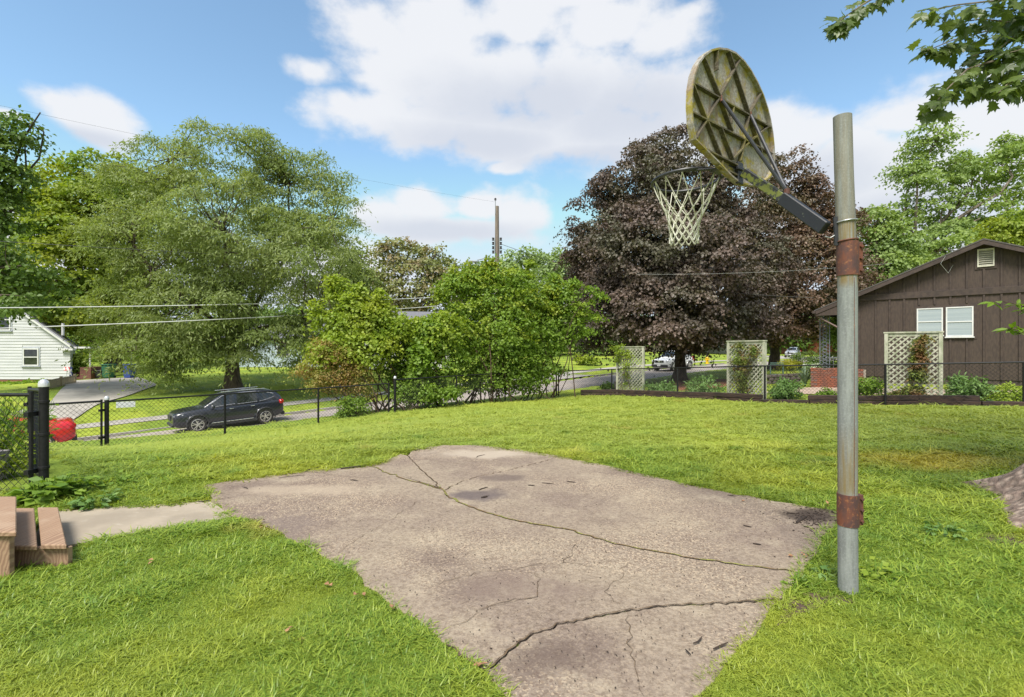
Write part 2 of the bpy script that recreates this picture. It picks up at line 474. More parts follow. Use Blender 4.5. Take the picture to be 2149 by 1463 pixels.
def gz(x, y, under=False):
    x = np.asarray(x, float); y = np.asarray(y, float)
    z = tps(x, y)
    # the yard round the pad is level
    dpad = np.sqrt((x - 0.3)**2 + (y - 4.6)**2)
    z = z * sst(3.5, 8.5, dpad)
    far = np.sqrt(x*x + (y - 60)**2)
    z = z * (1 - sst(180, 260, far)) + 1.0 * sst(180, 260, far)
    t, n = tn(x, y)
    q = zr(t)
    prof = np.where(n < -3.0, q + 0.10, np.where(n < 2.2, q - 0.10, q + 0.11 + 0.045 * (n - 2.3)))
    wgt = sst(-6.5, -3.2, n) * (1 - sst(5.8, 9.0, n))
    z = z * (1 - wgt) + prof * wgt
    return z
def gzf(x, y): return float(gz(np.array([x]), np.array([y]))[0])
def on(x, y, dz=0.0): return Vector((x, y, gzf(x, y) + dz))
def inpoly(x, y, poly):
    c = np.zeros(x.shape, bool); n = len(poly); j = n - 1
    for i in range(n):
        xi, yi = poly[i][:2]; xj, yj = poly[j][:2]
        m_ = ((yi > y) != (yj > y)) & (x < (xj - xi) * (y - yi) / ((yj - yi) + 1e-12) + xi)
        c ^= m_; j = i
    return c

# ground sheet, fine near, coarse far
def axis(lo, hi, c, n, k):
    s = np.linspace(math.asinh((lo - c) / k), math.asinh((hi - c) / k), n)
    return c + k * np.sinh(s)
gx = axis(-500, 500, -1, 470, 6); gy = axis(-60, 800, 5, 520, 6)
X, Y = np.meshgrid(gx, gy)
Z = gz(X, Y)
rr = np.sqrt(X**2 + Y**2)
Z = Z + 0.012 * np.sin(X*3.1 + np.sin(Y*2.3)) * np.cos(Y*2.7 + np.sin(X*1.7)) * sst(6, 10, rr) * (1 - sst(30, 60, rr))
_t, _nn = tn(X, Y)
GHULL = [((px - CX)/F*EYE*F/(py - CY), EYE*F/(py - CY)) for px, py in [(425,1020),(560,1000),(780,978),(840,955),(870,944),(930,936),(1000,936),(1180,960),(1450,1020),(1765,1078),(1720,1150),(1645,1260),(1470,1460),(1380,1560),(1130,1560),(1015,1412),(932,1358),(790,1245),(600,1130),(490,1088),(440,1052)]]
GPATH = [((px - CX)/F*EYE*F/(py - CY), EYE*F/(py - CY)) for px, py in [(100,1072),(437,1050),(488,1086),(330,1112),(120,1150),(60,1150)]]
Z = np.where(inpoly(X, Y, GHULL) | inpoly(X, Y, GPATH), Z - .06, Z)
nx, ny = len(gx), len(gy)
idx = np.arange(nx * ny).reshape(ny, nx)
Fq = np.stack([idx[:-1, :-1], idx[:-1, 1:], idx[1:, 1:], idx[1:, :-1]], -1).reshape(-1, 4)
mt, t, b = new_mat('lawn_ground')
wc = worldco(t)
fn = noise(t, 22, 6, 0.7, wc); big = noise(t, 0.35, 4, 0.5, wc); mid = noise(t, 2.2, 4, 0.6, wc)
c = mix(t, ramp(t, fn, 0.3, 0.7), (0.085, 0.135, 0.02), (0.24, 0.33, 0.045))
c = mix(t, ramp(t, big, 0.42, 0.66), c, (0.29, 0.345, 0.045))
c = mix(t, ramp(t, mid, 0.60, 0.74, b=0.45), c, (0.16, 0.24, 0.025))
t.links.new(c, b.inputs['Base Color']); b.inputs['Roughness'].default_value = 0.9
b.inputs['Specular IOR Level'].default_value = 0.15
bump(t, b, fn, 0.7, 0.03)
M['lawn'] = mt
ground = np_mesh('ground', np.stack([X.ravel(), Y.ravel(), Z.ravel()], -1), Fq, mt, smooth=True)
tag(ground, 'green lawn and ground rolling down to the street', kind='structure')

# ------------------------------------------------------------------ street
def tn_sheet(name, t0, t1, n0, n1, dz, mat, nt_=80, nn_=6, crown=0.0, zfun=None):
    T, Nn = np.meshgrid(np.linspace(t0, t1, nt_), np.linspace(n0, n1, nn_))
    x, y = xy(T, Nn)
    z = (zr(T) + dz + crown * (1 - ((Nn - (n0+n1)/2) / ((n1-n0)/2))**2)) if zfun is None else zfun(x, y) + dz
    i = np.arange(T.size).reshape(T.shape)
    Fq = np.stack([i[:-1, :-1], i[:-1, 1:], i[1:, 1:], i[1:, :-1]], -1).reshape(-1, 4)
    o = np_mesh(name, np.stack([x.ravel(), y.ravel(), z.ravel()], -1), Fq, mat, smooth=True)
    return o
road = tn_sheet('road', -90, 200, -3.05, 2.22, 0.0, M['asphalt'], 200, 8, 0.05)
tag(road, 'worn pinkish grey asphalt street', kind='structure')
kb = MB()
ts = np.linspace(-90, 200, 240)
for i in range(len(ts) - 1):
    for (a, b_) in ((2.2, 2.36),):
        if 21 < ts[i] < 27: continue
        if -10.5 < ts[i] < -6.5: continue
        p = [xy(ts[i], a), xy(ts[i+1], a), xy(ts[i+1], b_), xy(ts[i], b_)]
        z0, z1 = float(zr(ts[i])), float(zr(ts[i+1]))
        kb.add([(p[0][0],p[0][1],z0-.1),(p[1][0],p[1][1],z1-.1),(p[2][0],p[2][1],z1-.1),(p[3][0],p[3][1],z0-.1),
                (p[0][0],p[0][1],z0+.125),(p[1][0],p[1][1],z1+.125),(p[2][0],p[2][1],z1+.125),(p[3][0],p[3][1],z0+.125)],
               [(4,5,6,7),(0,1,5,4),(3,7,6,2)])
tag(kb.build('kerb', M['concrete_pale']), 'low pale concrete kerb along the street', kind='structure')
for (name, n0, n1) in (('sidewalk', 4.4, 5.6),):
    o = tn_sheet(name, -60, 120, n0, n1, 0.02, M['concrete_pale'], 160, 4, zfun=gz)
    tag(o, 'pale concrete sidewalk beyond the street', kind='structure')
# drive apron on the far side and the neighbours' driveway
def poly_sheet(name, poly_tn, dz, mat, step=0.8, conv=True):
    P = [xy(*p) for p in poly_tn] if conv else poly_tn
    import bmesh
    bm = bmesh.new()
    vs = [bm.verts.new((p[0], p[1], 0)) for p in P]
    bm.faces.new(vs)
    bmesh.ops.triangulate(bm, faces=bm.faces[:])
    L = max((Vector(P[i]) - Vector(P[i-1])).length for i in range(len(P)))
    for _ in range(7):
        es = [e for e in bm.edges if e.calc_length() > step]
        if not es: break
        bmesh.ops.subdivide_edges(bm, edges=es, cuts=1)
        bmesh.ops.triangulate(bm, faces=bm.faces[:])
    co = np.array([v.co[:2] for v in bm.verts])
    zz = gz(co[:, 0], co[:, 1])
    for v, z in zip(bm.verts, zz): v.co.z = z + dz
    bmesh.ops.recalc_face_normals(bm, faces=bm.faces[:])
    me = bpy.data.meshes.new(name); bm.to_mesh(me); bm.free()
    me.polygons.foreach_set('use_smooth', [True]*len(me.polygons))
    return link(name, me, None, mat)
ap = poly_sheet('driveway', [(20,2.3),(28,2.3),(26.5,4.35),(21.5,4.35)], 0.03, M['concrete_pale'])
tag(ap, 'short pale concrete drive apron across the street', kind='structure')
dv = poly_sheet('driveway', [(-10,2.36),(-6.6,2.36),(-5.6,5.2),(-3.3,10),(-.8,15),(-1.2,22.6),(-6,22.6),(-5.2,18),(-5.9,10),(-9,5)], 0.05, M['concrete_pale'])
tag(dv, 'wide pale concrete driveway rising to the white house', kind='structure')
vd = poly_sheet('driveway', [(78,2.3),(98,2.3),(98,14),(78,14)], 0.04, M['concrete_pale'])
tag(vd, 'far pale driveway where the silver van stands', kind='structure')

# ------------------------------------------------------------------ concrete pad in cracked pieces
mt, t, b = new_mat('pad_concrete')
wc = worldco(t)
def spots(t, wc, scale, thr0, thr1, rnd=1.0):
    v = t.nodes.new('ShaderNodeTexVoronoi'); v.inputs['Scale'].default_value = scale
    v.inputs['Randomness'].default_value = rnd
    t.links.new(wc, v.inputs['Vector']); return v
v1 = spots(t, wc, 95, 0, 1)
sepc = t.nodes.new('ShaderNodeSeparateColor'); t.links.new(v1.outputs['Color'], sepc.inputs[0])
n_big = noise(t, 0.55, 6, 0.6, wc); n_mid = noise(t, 2.4, 6, 0.62, wc); n_fine = noise(t, 32, 5, 0.75, wc); n_st = noise(t, 1.1, 3, 0.5, mapping(t, wc, loc=(9, 3, 0)))
c = mix(t, ramp(t, n_big, 0.35, 0.65), (0.385, 0.315, 0.235), (0.265, 0.205, 0.165))
c = mix(t, ramp(t, n_mid, 0.48, 0.72, b=0.75), c, (0.46, 0.385, 0.285))
c = mix(t, ramp(t, n_st, 0.56, 0.74, b=0.7), c, (0.195, 0.145, 0.12))
c = mix(t, ramp(t, n_fine, 0.38, 0.66, b=0.75), c, mix(t, 1.0, c, (0.52, 0.48, 0.46), 'MULTIPLY'))
# exposed pebbles: light tan and dark ones, stronger where the paste has worn away
peb = ramp(t, sepc.outputs[0], 0.72, 0.80); pebd = ramp(t, sepc.outputs[1], 0.74, 0.82)
worn = ramp(t, noise(t, 0.8, 3, 0.5, mapping(t, wc, loc=(4, 8, 1))), 0.42, 0.66, a=0.25, b=0.9)
c = mix(t, mth(t, 'MULTIPLY', mth(t, 'MULTIPLY', peb, .85), worn), c, (0.55, 0.43, 0.30))
c = mix(t, mth(t, 'MULTIPLY', mth(t, 'MULTIPLY', pebd, .85), worn), c, (0.17, 0.115, 0.085))
# small black specks
v2 = spots(t, wc, 16, 0, 1)
blk = ramp(t, v2.outputs['Distance'], 0.075, 0.05)
s2 = t.nodes.new('ShaderNodeSeparateColor'); t.links.new(v2.outputs['Color'], s2.inputs[0])
c = mix(t, mth(t, 'MULTIPLY', blk, ramp(t, s2.outputs[0], 0.45, 0.5)), c, (0.06, 0.04, 0.03))
def stain(t, wc, c, px, py, rx, ry, col, amt, rot=0.0):
    p = g0(px, py)
    v = t.nodes.new('ShaderNodeVectorMath'); v.operation = 'SUBTRACT'
    t.links.new(wc, v.inputs[0]); v.inputs[1].default_value = p
    v2_ = mapping(t, v.outputs[0], (1/rx, 1/ry, 0.0), rot=(0, 0, rot))
    l = t.nodes.new('ShaderNodeVectorMath'); l.operation = 'LENGTH'; t.links.new(v2_, l.inputs[0])
    w = mth(t, 'ADD', l.outputs['Value'], mth(t, 'MULTIPLY', mth(t, 'SUBTRACT', n_mid, 0.5), 2.0))
    return mix(t, ramp(t, w, 1.15, 0.35, b=amt), c, col)
c = stain(t, wc, c, 1000, 1042, 0.42, 0.30, (0.10, 0.078, 0.085), 0.75)
c = stain(t, wc, c, 1060, 1005, 0.35, 0.18, (0.11, 0.08, 0.075), 0.6)
c = stain(t, wc, c, 1715, 1085, 0.38, 0.22, (0.05, 0.034, 0.026), 0.9)
c = stain(t, wc, c, 1150, 1385, 0.30, 0.20, (0.12, 0.085, 0.07), 0.6)
c = stain(t, wc, c, 1100, 1240, 0.45, 0.22, (0.20, 0.145, 0.12), 0.6)
c = stain(t, wc, c, 640, 1030, 0.8, 0.25, (0.47, 0.38, 0.28), 0.6)
c = stain(t, wc, c, 1010, 955, 0.9, 0.35, (0.50, 0.42, 0.33), 0.75)
c = stain(t, wc, c, 560, 1120, 0.4, 0.7, (0.20, 0.155, 0.135), 0.55)
c = mix(t, 1.0, c, (0.80, 0.80, 0.80), 'MULTIPLY')
t.links.new(c, b.inputs['Base Color']); b.inputs['Roughness'].default_value = 0.85
b.inputs['Specular IOR Level'].default_value = 0.25
bump(t, b, mth(t, 'ADD', n_fine, mth(t, 'MULTIPLY', v1.outputs['Distance'], 0.6)), 0.5, 0.004)
M['pad'] = mt
M['crack'] = simple('crack_soil', (0.055,0.035,0.024), (0.13,0.085,0.045), 12, 0.95, world=True)

def jitter(pix, amp=0.012, step=0.06, seed=1, z=0.0):
    r_ = np.random.default_rng(seed)
    P = [np.array(g0(*p, z)[:2]) if len(p) == 2 else np.array(p[1:]) for p in pix]
    out = [P[0]]
    for a, b_ in zip(P[:-1], P[1:]):
        L = np.linalg.norm(b_ - a); k = max(1, int(L / step)); nrm = np.array([-(b_-a)[1], (b_-a)[0]]) / max(L, 1e-6)
        for i in range(1, k + 1):
            q = a + (b_ - a) * i / k
            if i < k: q = q + nrm * r_.normal(0, amp)
            out.append(q)
    return out
Mn = jitter([(855,958),(880,984),(905,1006),(932,1032)], .010, .06, 1)
Mn2 = jitter([(932,1032),(938,1042),(965,1058),(1010,1075),(1060,1090),(1115,1102),(1180,1112),(1240,1128),(1290,1145),(1340,1155),(1400,1165),(1470,1178),(1540,1187),(1610,1197),(1690,1205)], .009, .05, 2)
Lc = jitter([(780,978),(815,996),(850,1008),(890,1018),(932,1032)], .012, .06, 3)
Bc = jitter([(932,1032),(970,1012),(1010,1001),(1060,991),(1110,978),(1180,960)], .010, .05, 4)
Cc = jitter([(1015,1412),(1060,1380),(1090,1350),(1130,1330),(1180,1312),(1250,1297),(1315,1285),(1380,1276),(1450,1271),(1530,1268),(1645,1260)], .008, .03, 5)
Kc = jitter([(932,1358),(960,1372),(985,1392),(1015,1412)], .006, .03, 6)
e = lambda L_, sd: jitter(L_, .018, .12, sd)
def cat(*ls):
    out = []
    for l in ls:
        for p in l:
            if not out or np.linalg.norm(out[-1] - p) > 1e-4: out.append(p)
    if np.linalg.norm(out[0] - out[-1]) < 1e-4: out.pop()
    return out
rv = lambda l: l[::-1]
edgeA = e([(780,978),(840,955),(855,958)], 11)                       # west edge top
edgeB = e([(855,958),(870,944),(930,936),(1000,936),(1080,944),(1180,960)], 12)
edgeC = e([(1180,960),(1300,985),(1450,1020),(1600,1050),(1765,1078),(1755,1100),(1720,1150),(1690,1205)], 13)
edgeD = e([(1690,1205),(1668,1232),(1645,1260)], 14)
edgeE = e([(1645,1260),(1600,1320),(1540,1380),(1470,1460),(1380,1560),(1130,1560),(1060,1470),(1015,1412)], 15)
edgeF = e([(932,1358),(880,1310),(790,1245),(740,1200),(690,1180),(600,1130),(535,1090),(490,1088),(440,1052),(425,1020),(560,1000),(690,985),(780,978)], 16)
edgeG = e([(932,1358),(950,1400),(1015,1412)], 17)
pieces = [cat(edgeB, rv(Bc), rv(Mn)), cat(edgeC, rv(Mn2), Bc), cat(Mn2, edgeD, rv(Cc), rv(Kc), edgeF, Lc), cat(Cc, edgeE), cat(edgeA, Mn, rv(Lc)), cat(Kc, rv(edgeG))]
pad = empty('concrete_pad', (0, 4.5, 0), 'cracked old concrete court slab in the grass beneath the basketball hoop', 'concrete slab')
pad['kind'] = 'structure'
del pad['category']
def inset(poly, d):
    P = np.array(poly); A = 0.5 * np.sum(P[:, 0]*np.roll(P[:, 1], -1) - np.roll(P[:, 0], -1)*P[:, 1])
    if A < 0: P = P[::-1]
    a = P - np.roll(P, 1, 0); b_ = np.roll(P, -1, 0) - P
    n_ = lambda v: np.stack([-v[:, 1], v[:, 0]], -1) / (np.linalg.norm(v, axis=1, keepdims=True) + 1e-9)
    m_ = n_(a) + n_(b_); m_ /= (np.linalg.norm(m_, axis=1, keepdims=True) + 1e-9)
    dd = d if not callable(d) else np.array([d(*p) for p in P])[:, None]
    return P + m_ * dd
def gapw(x, y):
    # the long crack closes towards its far end
    return 0.0058 + 0.003 * math.sin(x*9 + y*7) * 0.6
PIECES = pieces
for i, poly in enumerate(pieces):
    z = [0.017, 0.016, 0.013, 0.010, 0.015, 0.004][i]
    p1 = inset(poly, gapw); p0 = inset(poly, lambda x, y: gapw(x, y) + 0.007)
    n = len(p1); vs = [(a[0], a[1], z) for a in p0] + [(a[0], a[1], z - .007) for a in p1] + [(a[0], a[1], z - .10) for a in p1]
    fs = [tuple(range(n))] + [((k+1) % n, k, n+k, n+(k+1) % n) for k in range(n)] + [(n+(k+1) % n, n+k, 2*n+k, 2*n+(k+1) % n) for k in range(n)]
    MB().add(vs, fs).build('slab_piece', M['pad'], pad)
# soil seen in the gaps
hull = [tuple(g0(px, py)[:2]) for px, py in [(425,1020),(560,1000),(780,978),(840,955),(870,944),(930,936),(1000,936),(1180,960),(1450,1020),(1765,1078),(1720,1150),(1645,1260),(1470,1460),(1380,1560),(1130,1560),(1015,1412),(932,1358),(790,1245),(600,1130),(490,1088),(440,1052)]]
HULL = hull
sc_ = inset(hull, 0.03)
o = MB().prism([tuple(p) for p in sc_], -.12, -.016).build('soil', M['crack'], pad)
# hairline cracks: thin soil-filled ribbons
hair = [[(1315,1285),(1288,1268),(1268,1247),(1280,1232),(1300,1222),(1316,1180)],[(905,1232),(960,1218),(1010,1205),(1060,1200),(1120,1190),(1200,1187),(1290,1200)],
        [(1316,1288),(1320,1330),(1328,1370),(1336,1420),(1352,1470)],[(860,962),(930,972),(1000,980),(1065,958)],[(925,1330),(980,1310),(1020,1282),(1080,1262),(1130,1262)],
        [(700,1170),(760,1130),(810,1100),(870,1060),(900,1040)],[(640,990),(700,1000),(760,1006),(810,1004)],[(1120,1190),(1135,1220),(1128,1258),(1060,1272),(985,1284)],
        [(630,992),(690,996),(740,990),(790,982)],[(1180,1190),(1200,1165),(1205,1140)]]
for k, h in enumerate(hair):
    L_ = jitter(h, 0.014, 0.045, 40 + k)
    mb = MB(); vs = []
    for i, p in enumerate(L_):
        a = L_[max(i-1, 0)]; b_ = L_[min(i+1, len(L_)-1)]; d = (b_ - a) / (np.linalg.norm(b_ - a) + 1e-9)
        w = 0.0022 * (0.35 + random.random()) * min(1, 4*i/len(L_) + .2, 4*(len(L_)-1-i)/len(L_) + .2)
        nn = np.array([-d[1], d[0]]) * w
        vs += [(p[0]+nn[0], p[1]+nn[1], .0192), (p[0]-nn[0], p[1]-nn[1], .0192)]
    mb.add(vs, [(2*i, 2*i+1, 2*i+3, 2*i+2) for i in range(len(L_)-1)])
    mb.build('hairline_crack', M['crack'], pad)

# soil and moss that has built up in the long crack, standing a little proud
mt, t, b = new_mat('crack_moss'); wc = worldco(t)
c = mix(t, ramp(t, noise(t, 9, 4, .6, wc), .42, .62), (0.16,0.10,0.045), (0.20,0.21,0.04))
c = mix(t, ramp(t, noise(t, 60, 4, .7, wc), .4, .65, b=.7), c, (0.06,0.038,0.024))
t.links.new(c, b.inputs['Base Color']); b.inputs['Roughness'].default_value = 1.0
for (L_, wd_, sd) in ((Mn2, .013, 1), (Lc, .012, 2), (Mn, .0045, 3), (Bc, .0045, 4), (Cc, .0050, 5), (Kc, .007, 6)):
    r_ = np.random.default_rng(sd + 300); vs = []; n = len(L_)
    for i, p in enumerate(L_):
        a = L_[max(i-1, 0)]; b_ = L_[min(i+1, n-1)]; d = (b_ - a) / (np.linalg.norm(b_ - a) + 1e-9)
        w = wd_ * r_.uniform(.35, 1.25) * (1.0 if L_ is not Mn2 else (1.15 - .8*i/n)); nn = np.array([-d[1], d[0]])
        h = .0185 + r_.uniform(0, .004) if sd in (1, 2) else .0175
        vs += [(p[0]+nn[0]*w, p[1]+nn[1]*w, .0175), (p[0]+nn[0]*w*.2, p[1]+nn[1]*w*.2, h), (p[0]-nn[0]*w*.8, p[1]-nn[1]*w*.8, .0175)]
    MB().add(vs, [(3*i+k, 3*i+k+1, 3*i+k+4, 3*i+k+3) for i in range(n-1) for k in (0, 1)]).build('crack_filling', mt if sd in (1, 2) else M['crack'], pad)

# path to the steps
mt, t, b = new_mat('path_concrete'); wc = worldco(t)
c = mix(t, ramp(t, noise(t, 1.4, 6, 0.6, wc), 0.35, 0.65), (0.36,0.30,0.225), (0.26,0.215,0.16))
c = mix(t, ramp(t, noise(t, 6, 5, 0.6, mapping(t, wc, (1, 3, 1))), 0.55, 0.75, b=0.6), c, (0.42,0.365,0.29))
c = mix(t, ramp(t, noise(t, 60, 3, 0.6, wc), 0.5, 0.75, b=0.5), c, (0.27,0.235,0.19))
t.links.new(c, b.inputs['Base Color']); b.inputs['Roughness'].default_value = 0.9
M['path'] = mt
pp = [tuple(p) for p in jitter([(100,1072),(250,1064),(350,1058),(437,1050),(488,1086),(440,1097),(330,1112),(230,1130),(120,1150),(60,1150)], .012, .12, 21, 0.0)]
PATHPOLY = pp
tag(MB().prism([tuple(q) for q in inset(pp, 0.006)], -.1, 0.010).build('path', M['path']), 'short pale concrete path from the wooden steps to the slab', kind='structure')

# bare and mulch patches, garden path
def patch(name, pts, dz, mat, lab, amp=.05, step=.2, seed=3):
    P = [Vector((p[0], p[1])) for p in pts]
    r_ = np.random.default_rng(seed); out = []
    for i in range(len(P)):
        a, b_ = P[i], P[(i+1) % len(P)]
        k = max(1, int((b_-a).length / step))
        for j in range(k):
            q = a.lerp(b_, j/k); out.append((q.x + r_.normal(0, amp), q.y + r_.normal(0, amp)))
    o = poly_sheet(name, out, dz, mat, 0.5, conv=False); tag(o, lab, kind='structure'); return out
DIRT = []
def gpt(px, py, d=None):
    # point on the terrain seen at a pixel
    r_ = (px - CX) / F; s_ = (py - CY) / F
    ds = np.linspace(1.5, 90, 4000); zz = gz(r_*ds, ds) ; ray = EYE - s_*ds
    k = np.argmax(ray < zz)
    return (float(r_*ds[k]), float(ds[k]))
def gpoly(L_): return [gpt(*p) for p in L_]
DIRT.append(patch('dirt_patch', gpoly([(205,975),(260,966),(340,963),(368,966),(330,975),(250,984)]), .006, M['dirt'], 'bare brown soil patch in the lawn left of the slab', .05, .25, 5))
DIRT.append(patch('dirt_patch', gpoly([(1640,1275),(1690,1250),(1760,1245),(1790,1262),(1720,1290),(1650,1310),(1610,1330)]), .006, M['dirt'], 'bare soil at the foot of the hoop pole', .03, .1, 6))
DIRT.append(patch('dirt_patch', gpoly([(1700,1075),(1765,1075),(1762,1110),(1715,1118)]), .012, M['dirt'], 'dark debris where the slab meets the pole', .03, .08, 7))
DIRT.append(patch('dirt_patch', gpoly([(2050,1112),(2100,1120),(2200,1125),(2200,1160),(2100,1150),(2060,1135)]), .006, M['dirt'], 'soil below the tree roots', .04, .12, 8))
MUL = patch('mulch_bed', gpoly([(1385,815),(1400,800),(1440,796),(1525,796),(1540,806),(1500,818),(1440,822)]), .012, M['mulch'], 'orange brown mulch round the purple maple trunk', .1, .5, 9)
GP = patch('garden_path', gpoly([(1600,826),(1650,815),(1760,812),(1900,818),(2149,820),(2260,824),(2260,834),(2149,830),(1900,829),(1700,828)]), .02, simple('garden_path', (0.42,0.31,0.24), (0.33,0.25,0.19), 3, 0.95, world=True), 'sandy pink walk along the brown house', .05, .4, 10)

# ------------------------------------------------------------------ grass
mt, t, b = new_mat('grass_blade')
oi = t.nodes.new('ShaderNodeObjectInfo')
wc = worldco(t)
c = mix(t, oi.outputs['Random'], (0.125, 0.225, 0.026), (0.33, 0.41, 0.055))
c = mix(t, ramp(t, noise(t, 0.38, 4, 0.55, wc), 0.44, 0.70, b=.75), c, (0.46, 0.46, 0.055))
sy_ = t.nodes.new('ShaderNodeSeparateXYZ'); t.links.new(wc, sy_.inputs[0])
# the mown middle of the yard is a paler, finer grass than the crabgrass near the slab
c = mix(t, ramp(t, mth(t, 'ADD', sy_.outputs[1], mth(t, 'MULTIPLY', noise(t, 0.5, 4, 0.6, wc), 4.0)), 8.0, 11.5, b=.75), c, (0.37, 0.43, 0.085))
c = mix(t, ramp(t, noise(t, 1.7, 4, 0.55, mapping(t, wc, loc=(5, 2, 0))), 0.58, 0.72, b=0.7), c, (0.155, 0.265, 0.04))
_pc = gpt(1960, 968)
vs_ = t.nodes.new('ShaderNodeVectorMath'); vs_.operation = 'SUBTRACT'; t.links.new(wc, vs_.inputs[0]); vs_.inputs[1].default_value = (_pc[0], _pc[1], 0)
ln_ = t.nodes.new('ShaderNodeVectorMath'); ln_.operation = 'LENGTH'; t.links.new(mapping(t, vs_.outputs[0], (1/1.5, 1/.75, 0)), ln_.inputs[0])
c = mix(t, ramp(t, mth(t, 'ADD', ln_.outputs['Value'], mth(t, 'MULTIPLY', noise(t, 1.6, 4, .6, wc), 1.4)), 1.9, .9, b=.85), c, (0.47, 0.40, 0.06))
c = mix(t, ramp(t, noise(t, 0.9, 3, 0.5, mapping(t, wc, loc=(15, 7, 0))), 0.62, 0.76, b=0.5), c, (0.42, 0.34, 0.085))
t.links.new(c, b.inputs['Base Color']); b.inputs['Roughness'].default_value = 0.42; b.inputs['Specular IOR Level'].default_value = 0.4
tr = t.nodes.new('ShaderNodeBsdfTranslucent'); t.links.new(mix(t, 1.0, c, (1.3, 1.25, 0.6), 'MULTIPLY'), tr.inputs[0])
ms = t.nodes.new('ShaderNodeMixShader'); ms.inputs[0].default_value = 0.35
t.links.new(b.outputs[0], ms.inputs[1]); t.links.new(tr.outputs[0], ms.inputs[2]); t.links.new(ms.outputs[0], t.nodes['Material Output'].inputs[0])
M['blade'] = mt
def tuft(name, nb, spread, L0, L1, w0, w1, lean0, lean1, seed):
    r_ = np.random.default_rng(seed); V = []; Fa = []
    for i in range(nb):
        a = r_.uniform(0, 2*math.pi); rd = spread * math.sqrt(r_.uniform())
        bx, by = rd * math.cos(a), rd * math.sin(a)
        h = r_.uniform(0, 2*math.pi); L_ = r_.uniform(L0, L1); w = r_.uniform(w0, w1); ln = r_.uniform(lean0, lean1)
        dx, dy = math.cos(h), math.sin(h); sx, sy = -dy * w / 2, dx * w / 2
        k = len(V); x, y, z = bx, by, -0.01; ang = 0.15 + 0.2*r_.uniform()
        seg = 3
        for s_ in range(seg + 1):
            f = s_ / seg; ww = (1 - f**1.6) if s_ < seg else 0.0
            ww = max(ww, 0.0) * (0.75 + 0.5*f)
            if s_ < seg:
                V += [(x + sx*ww, y + sy*ww, z), (x - sx*ww, y - sy*ww, z)]
            else:
                V.append((x, y, z))
            ang += ln / seg
            x += dx * math.sin(ang) * L_ / seg; y += dy * math.sin(ang) * L_ / seg; z += math.cos(ang) * L_ / seg
            z = max(z, 0.004)
        for s_ in range(seg - 1):
            Fa += [(k+2*s_, k+2*s_+1, k+2*s_+3), (k+2*s_, k+2*s_+3, k+2*s_+2)]
        Fa.append((k+2*seg-2, k+2*seg-1, k+2*seg))
    me = bpy.data.meshes.new(name); me.from_pydata(V, [], Fa); me.materials.append(M['blade'])
    me.polygons.foreach_set('use_smooth', [True]*len(me.polygons))
    return me
tufts = []
tcol = bpy.data.collections.new('grass_tufts')
for i, a in enumerate([(18,.045,.03,.075,.0035,.0065,.7,1.9),(22,.055,.025,.06,.003,.0055,.9,2.1),(13,.04,.05,.11,.0045,.008,.9,2.1),(16,.05,.035,.075,.006,.011,1.2,2.2),(22,.06,.02,.05,.003,.0055,.4,1.7),(12,.05,.03,.055,.009,.014,1.3,2.2)]):
    me = tuft('grass_tuft', *a, 100 + i)
    o = bpy.data.objects.new('grass_tuft', me); tcol.objects.link(o); tufts.append(o)
LAWN = [(-3.2,0.3),(-8.5,0.6),(-8.0,5.35),(-5.4,5.45),(-5.6,6.5),(-9.9,10.2),(-9.18,11.2),(-7.82,13.5),(-5.98,15.3),(-3.96,16.5),(-.7,19.8),(2.07,23),(4.6,22.7),(6.3,19.0),(7.9,15.5),(10.2,13.5),(12.6,12.1),(16,10),(16,.6)]
def scatter(n, polytest, x0, x1, y0, y1, dens, seed):
    r_ = np.random.default_rng(seed)
    x = r_.uniform(x0, x1, n); y = r_.uniform(y0, y1, n)
    k = polytest(x, y) & (r_.uniform(0, 1, n) < dens(x, y))
    return x[k], y[k]
def clear(x, y, slack=0.0):
    k = ~inpoly(x, y, HULLC) & ~inpoly(x, y, PATHC)
    for j_, d in enumerate(DIRT): k &= ~(inpoly(x, y, d) & (rng.uniform(0, 1, x.shape) < (.97 if j_ == 2 else .72)))
    k &= ~inpoly(x, y, [(-3.22,3.60),(-3.8,4.5),(-5.2,4.5),(-5.2,3.4),(-3.5,3.40),(-3.6,3.60)])
    k &= (((x - 6.2)**2 + (y - 4.75)**2) > .86**2) & ~inpoly(x, y, [(4.45,4.42),(4.9,4.3),(6,4.2),(6,5.2),(4.9,4.8)])
    return k
# grass creeps a little over the slab edge, unevenly
_h = np.array(HULL); _cc = _h.mean(0)
def wob(poly, amp, seed, step=0.12, shrink=0.0):
    r_ = np.random.default_rng(seed); out = []; P = [np.array(p) for p in poly]; c_ = np.mean(P, 0)
    for i in range(len(P)):
        a, b_ = P[i], P[(i+1) % len(P)]; L = np.linalg.norm(b_-a); k = max(1, int(L/step))
        for j in range(k):
            q = a + (b_-a)*j/k; dv = (c_ - q) / (np.linalg.norm(c_ - q) + 1e-6)
            out.append(tuple(q + dv * (shrink + r_.normal(0, amp))))
    return out
HULLC = wob(HULL, .028, 71, shrink=0.03); PATHC = wob(PATHPOLY, .02, 72, shrink=0.02)
gxs, gys, gss = [], [], []
def dn(x, y): 
    d = np.sqrt(x*x + y*y); return np.clip((3.6 / d)**1.6, 0.03, 1)
inl = lambda x, y: inpoly(x, y, LAWN) & (np.abs(x) < y * 1.2 + 2.6) & clear(x, y)
x, y = scatter(640000, inl, -8.5, 11, 0.7, 8, lambda x, y: dn(x, y), 1)
gxs.append(x); gys.append(y); gss.append(np.clip(np.sqrt(x*x+y*y) / 4.4, 0.8, 2.0))
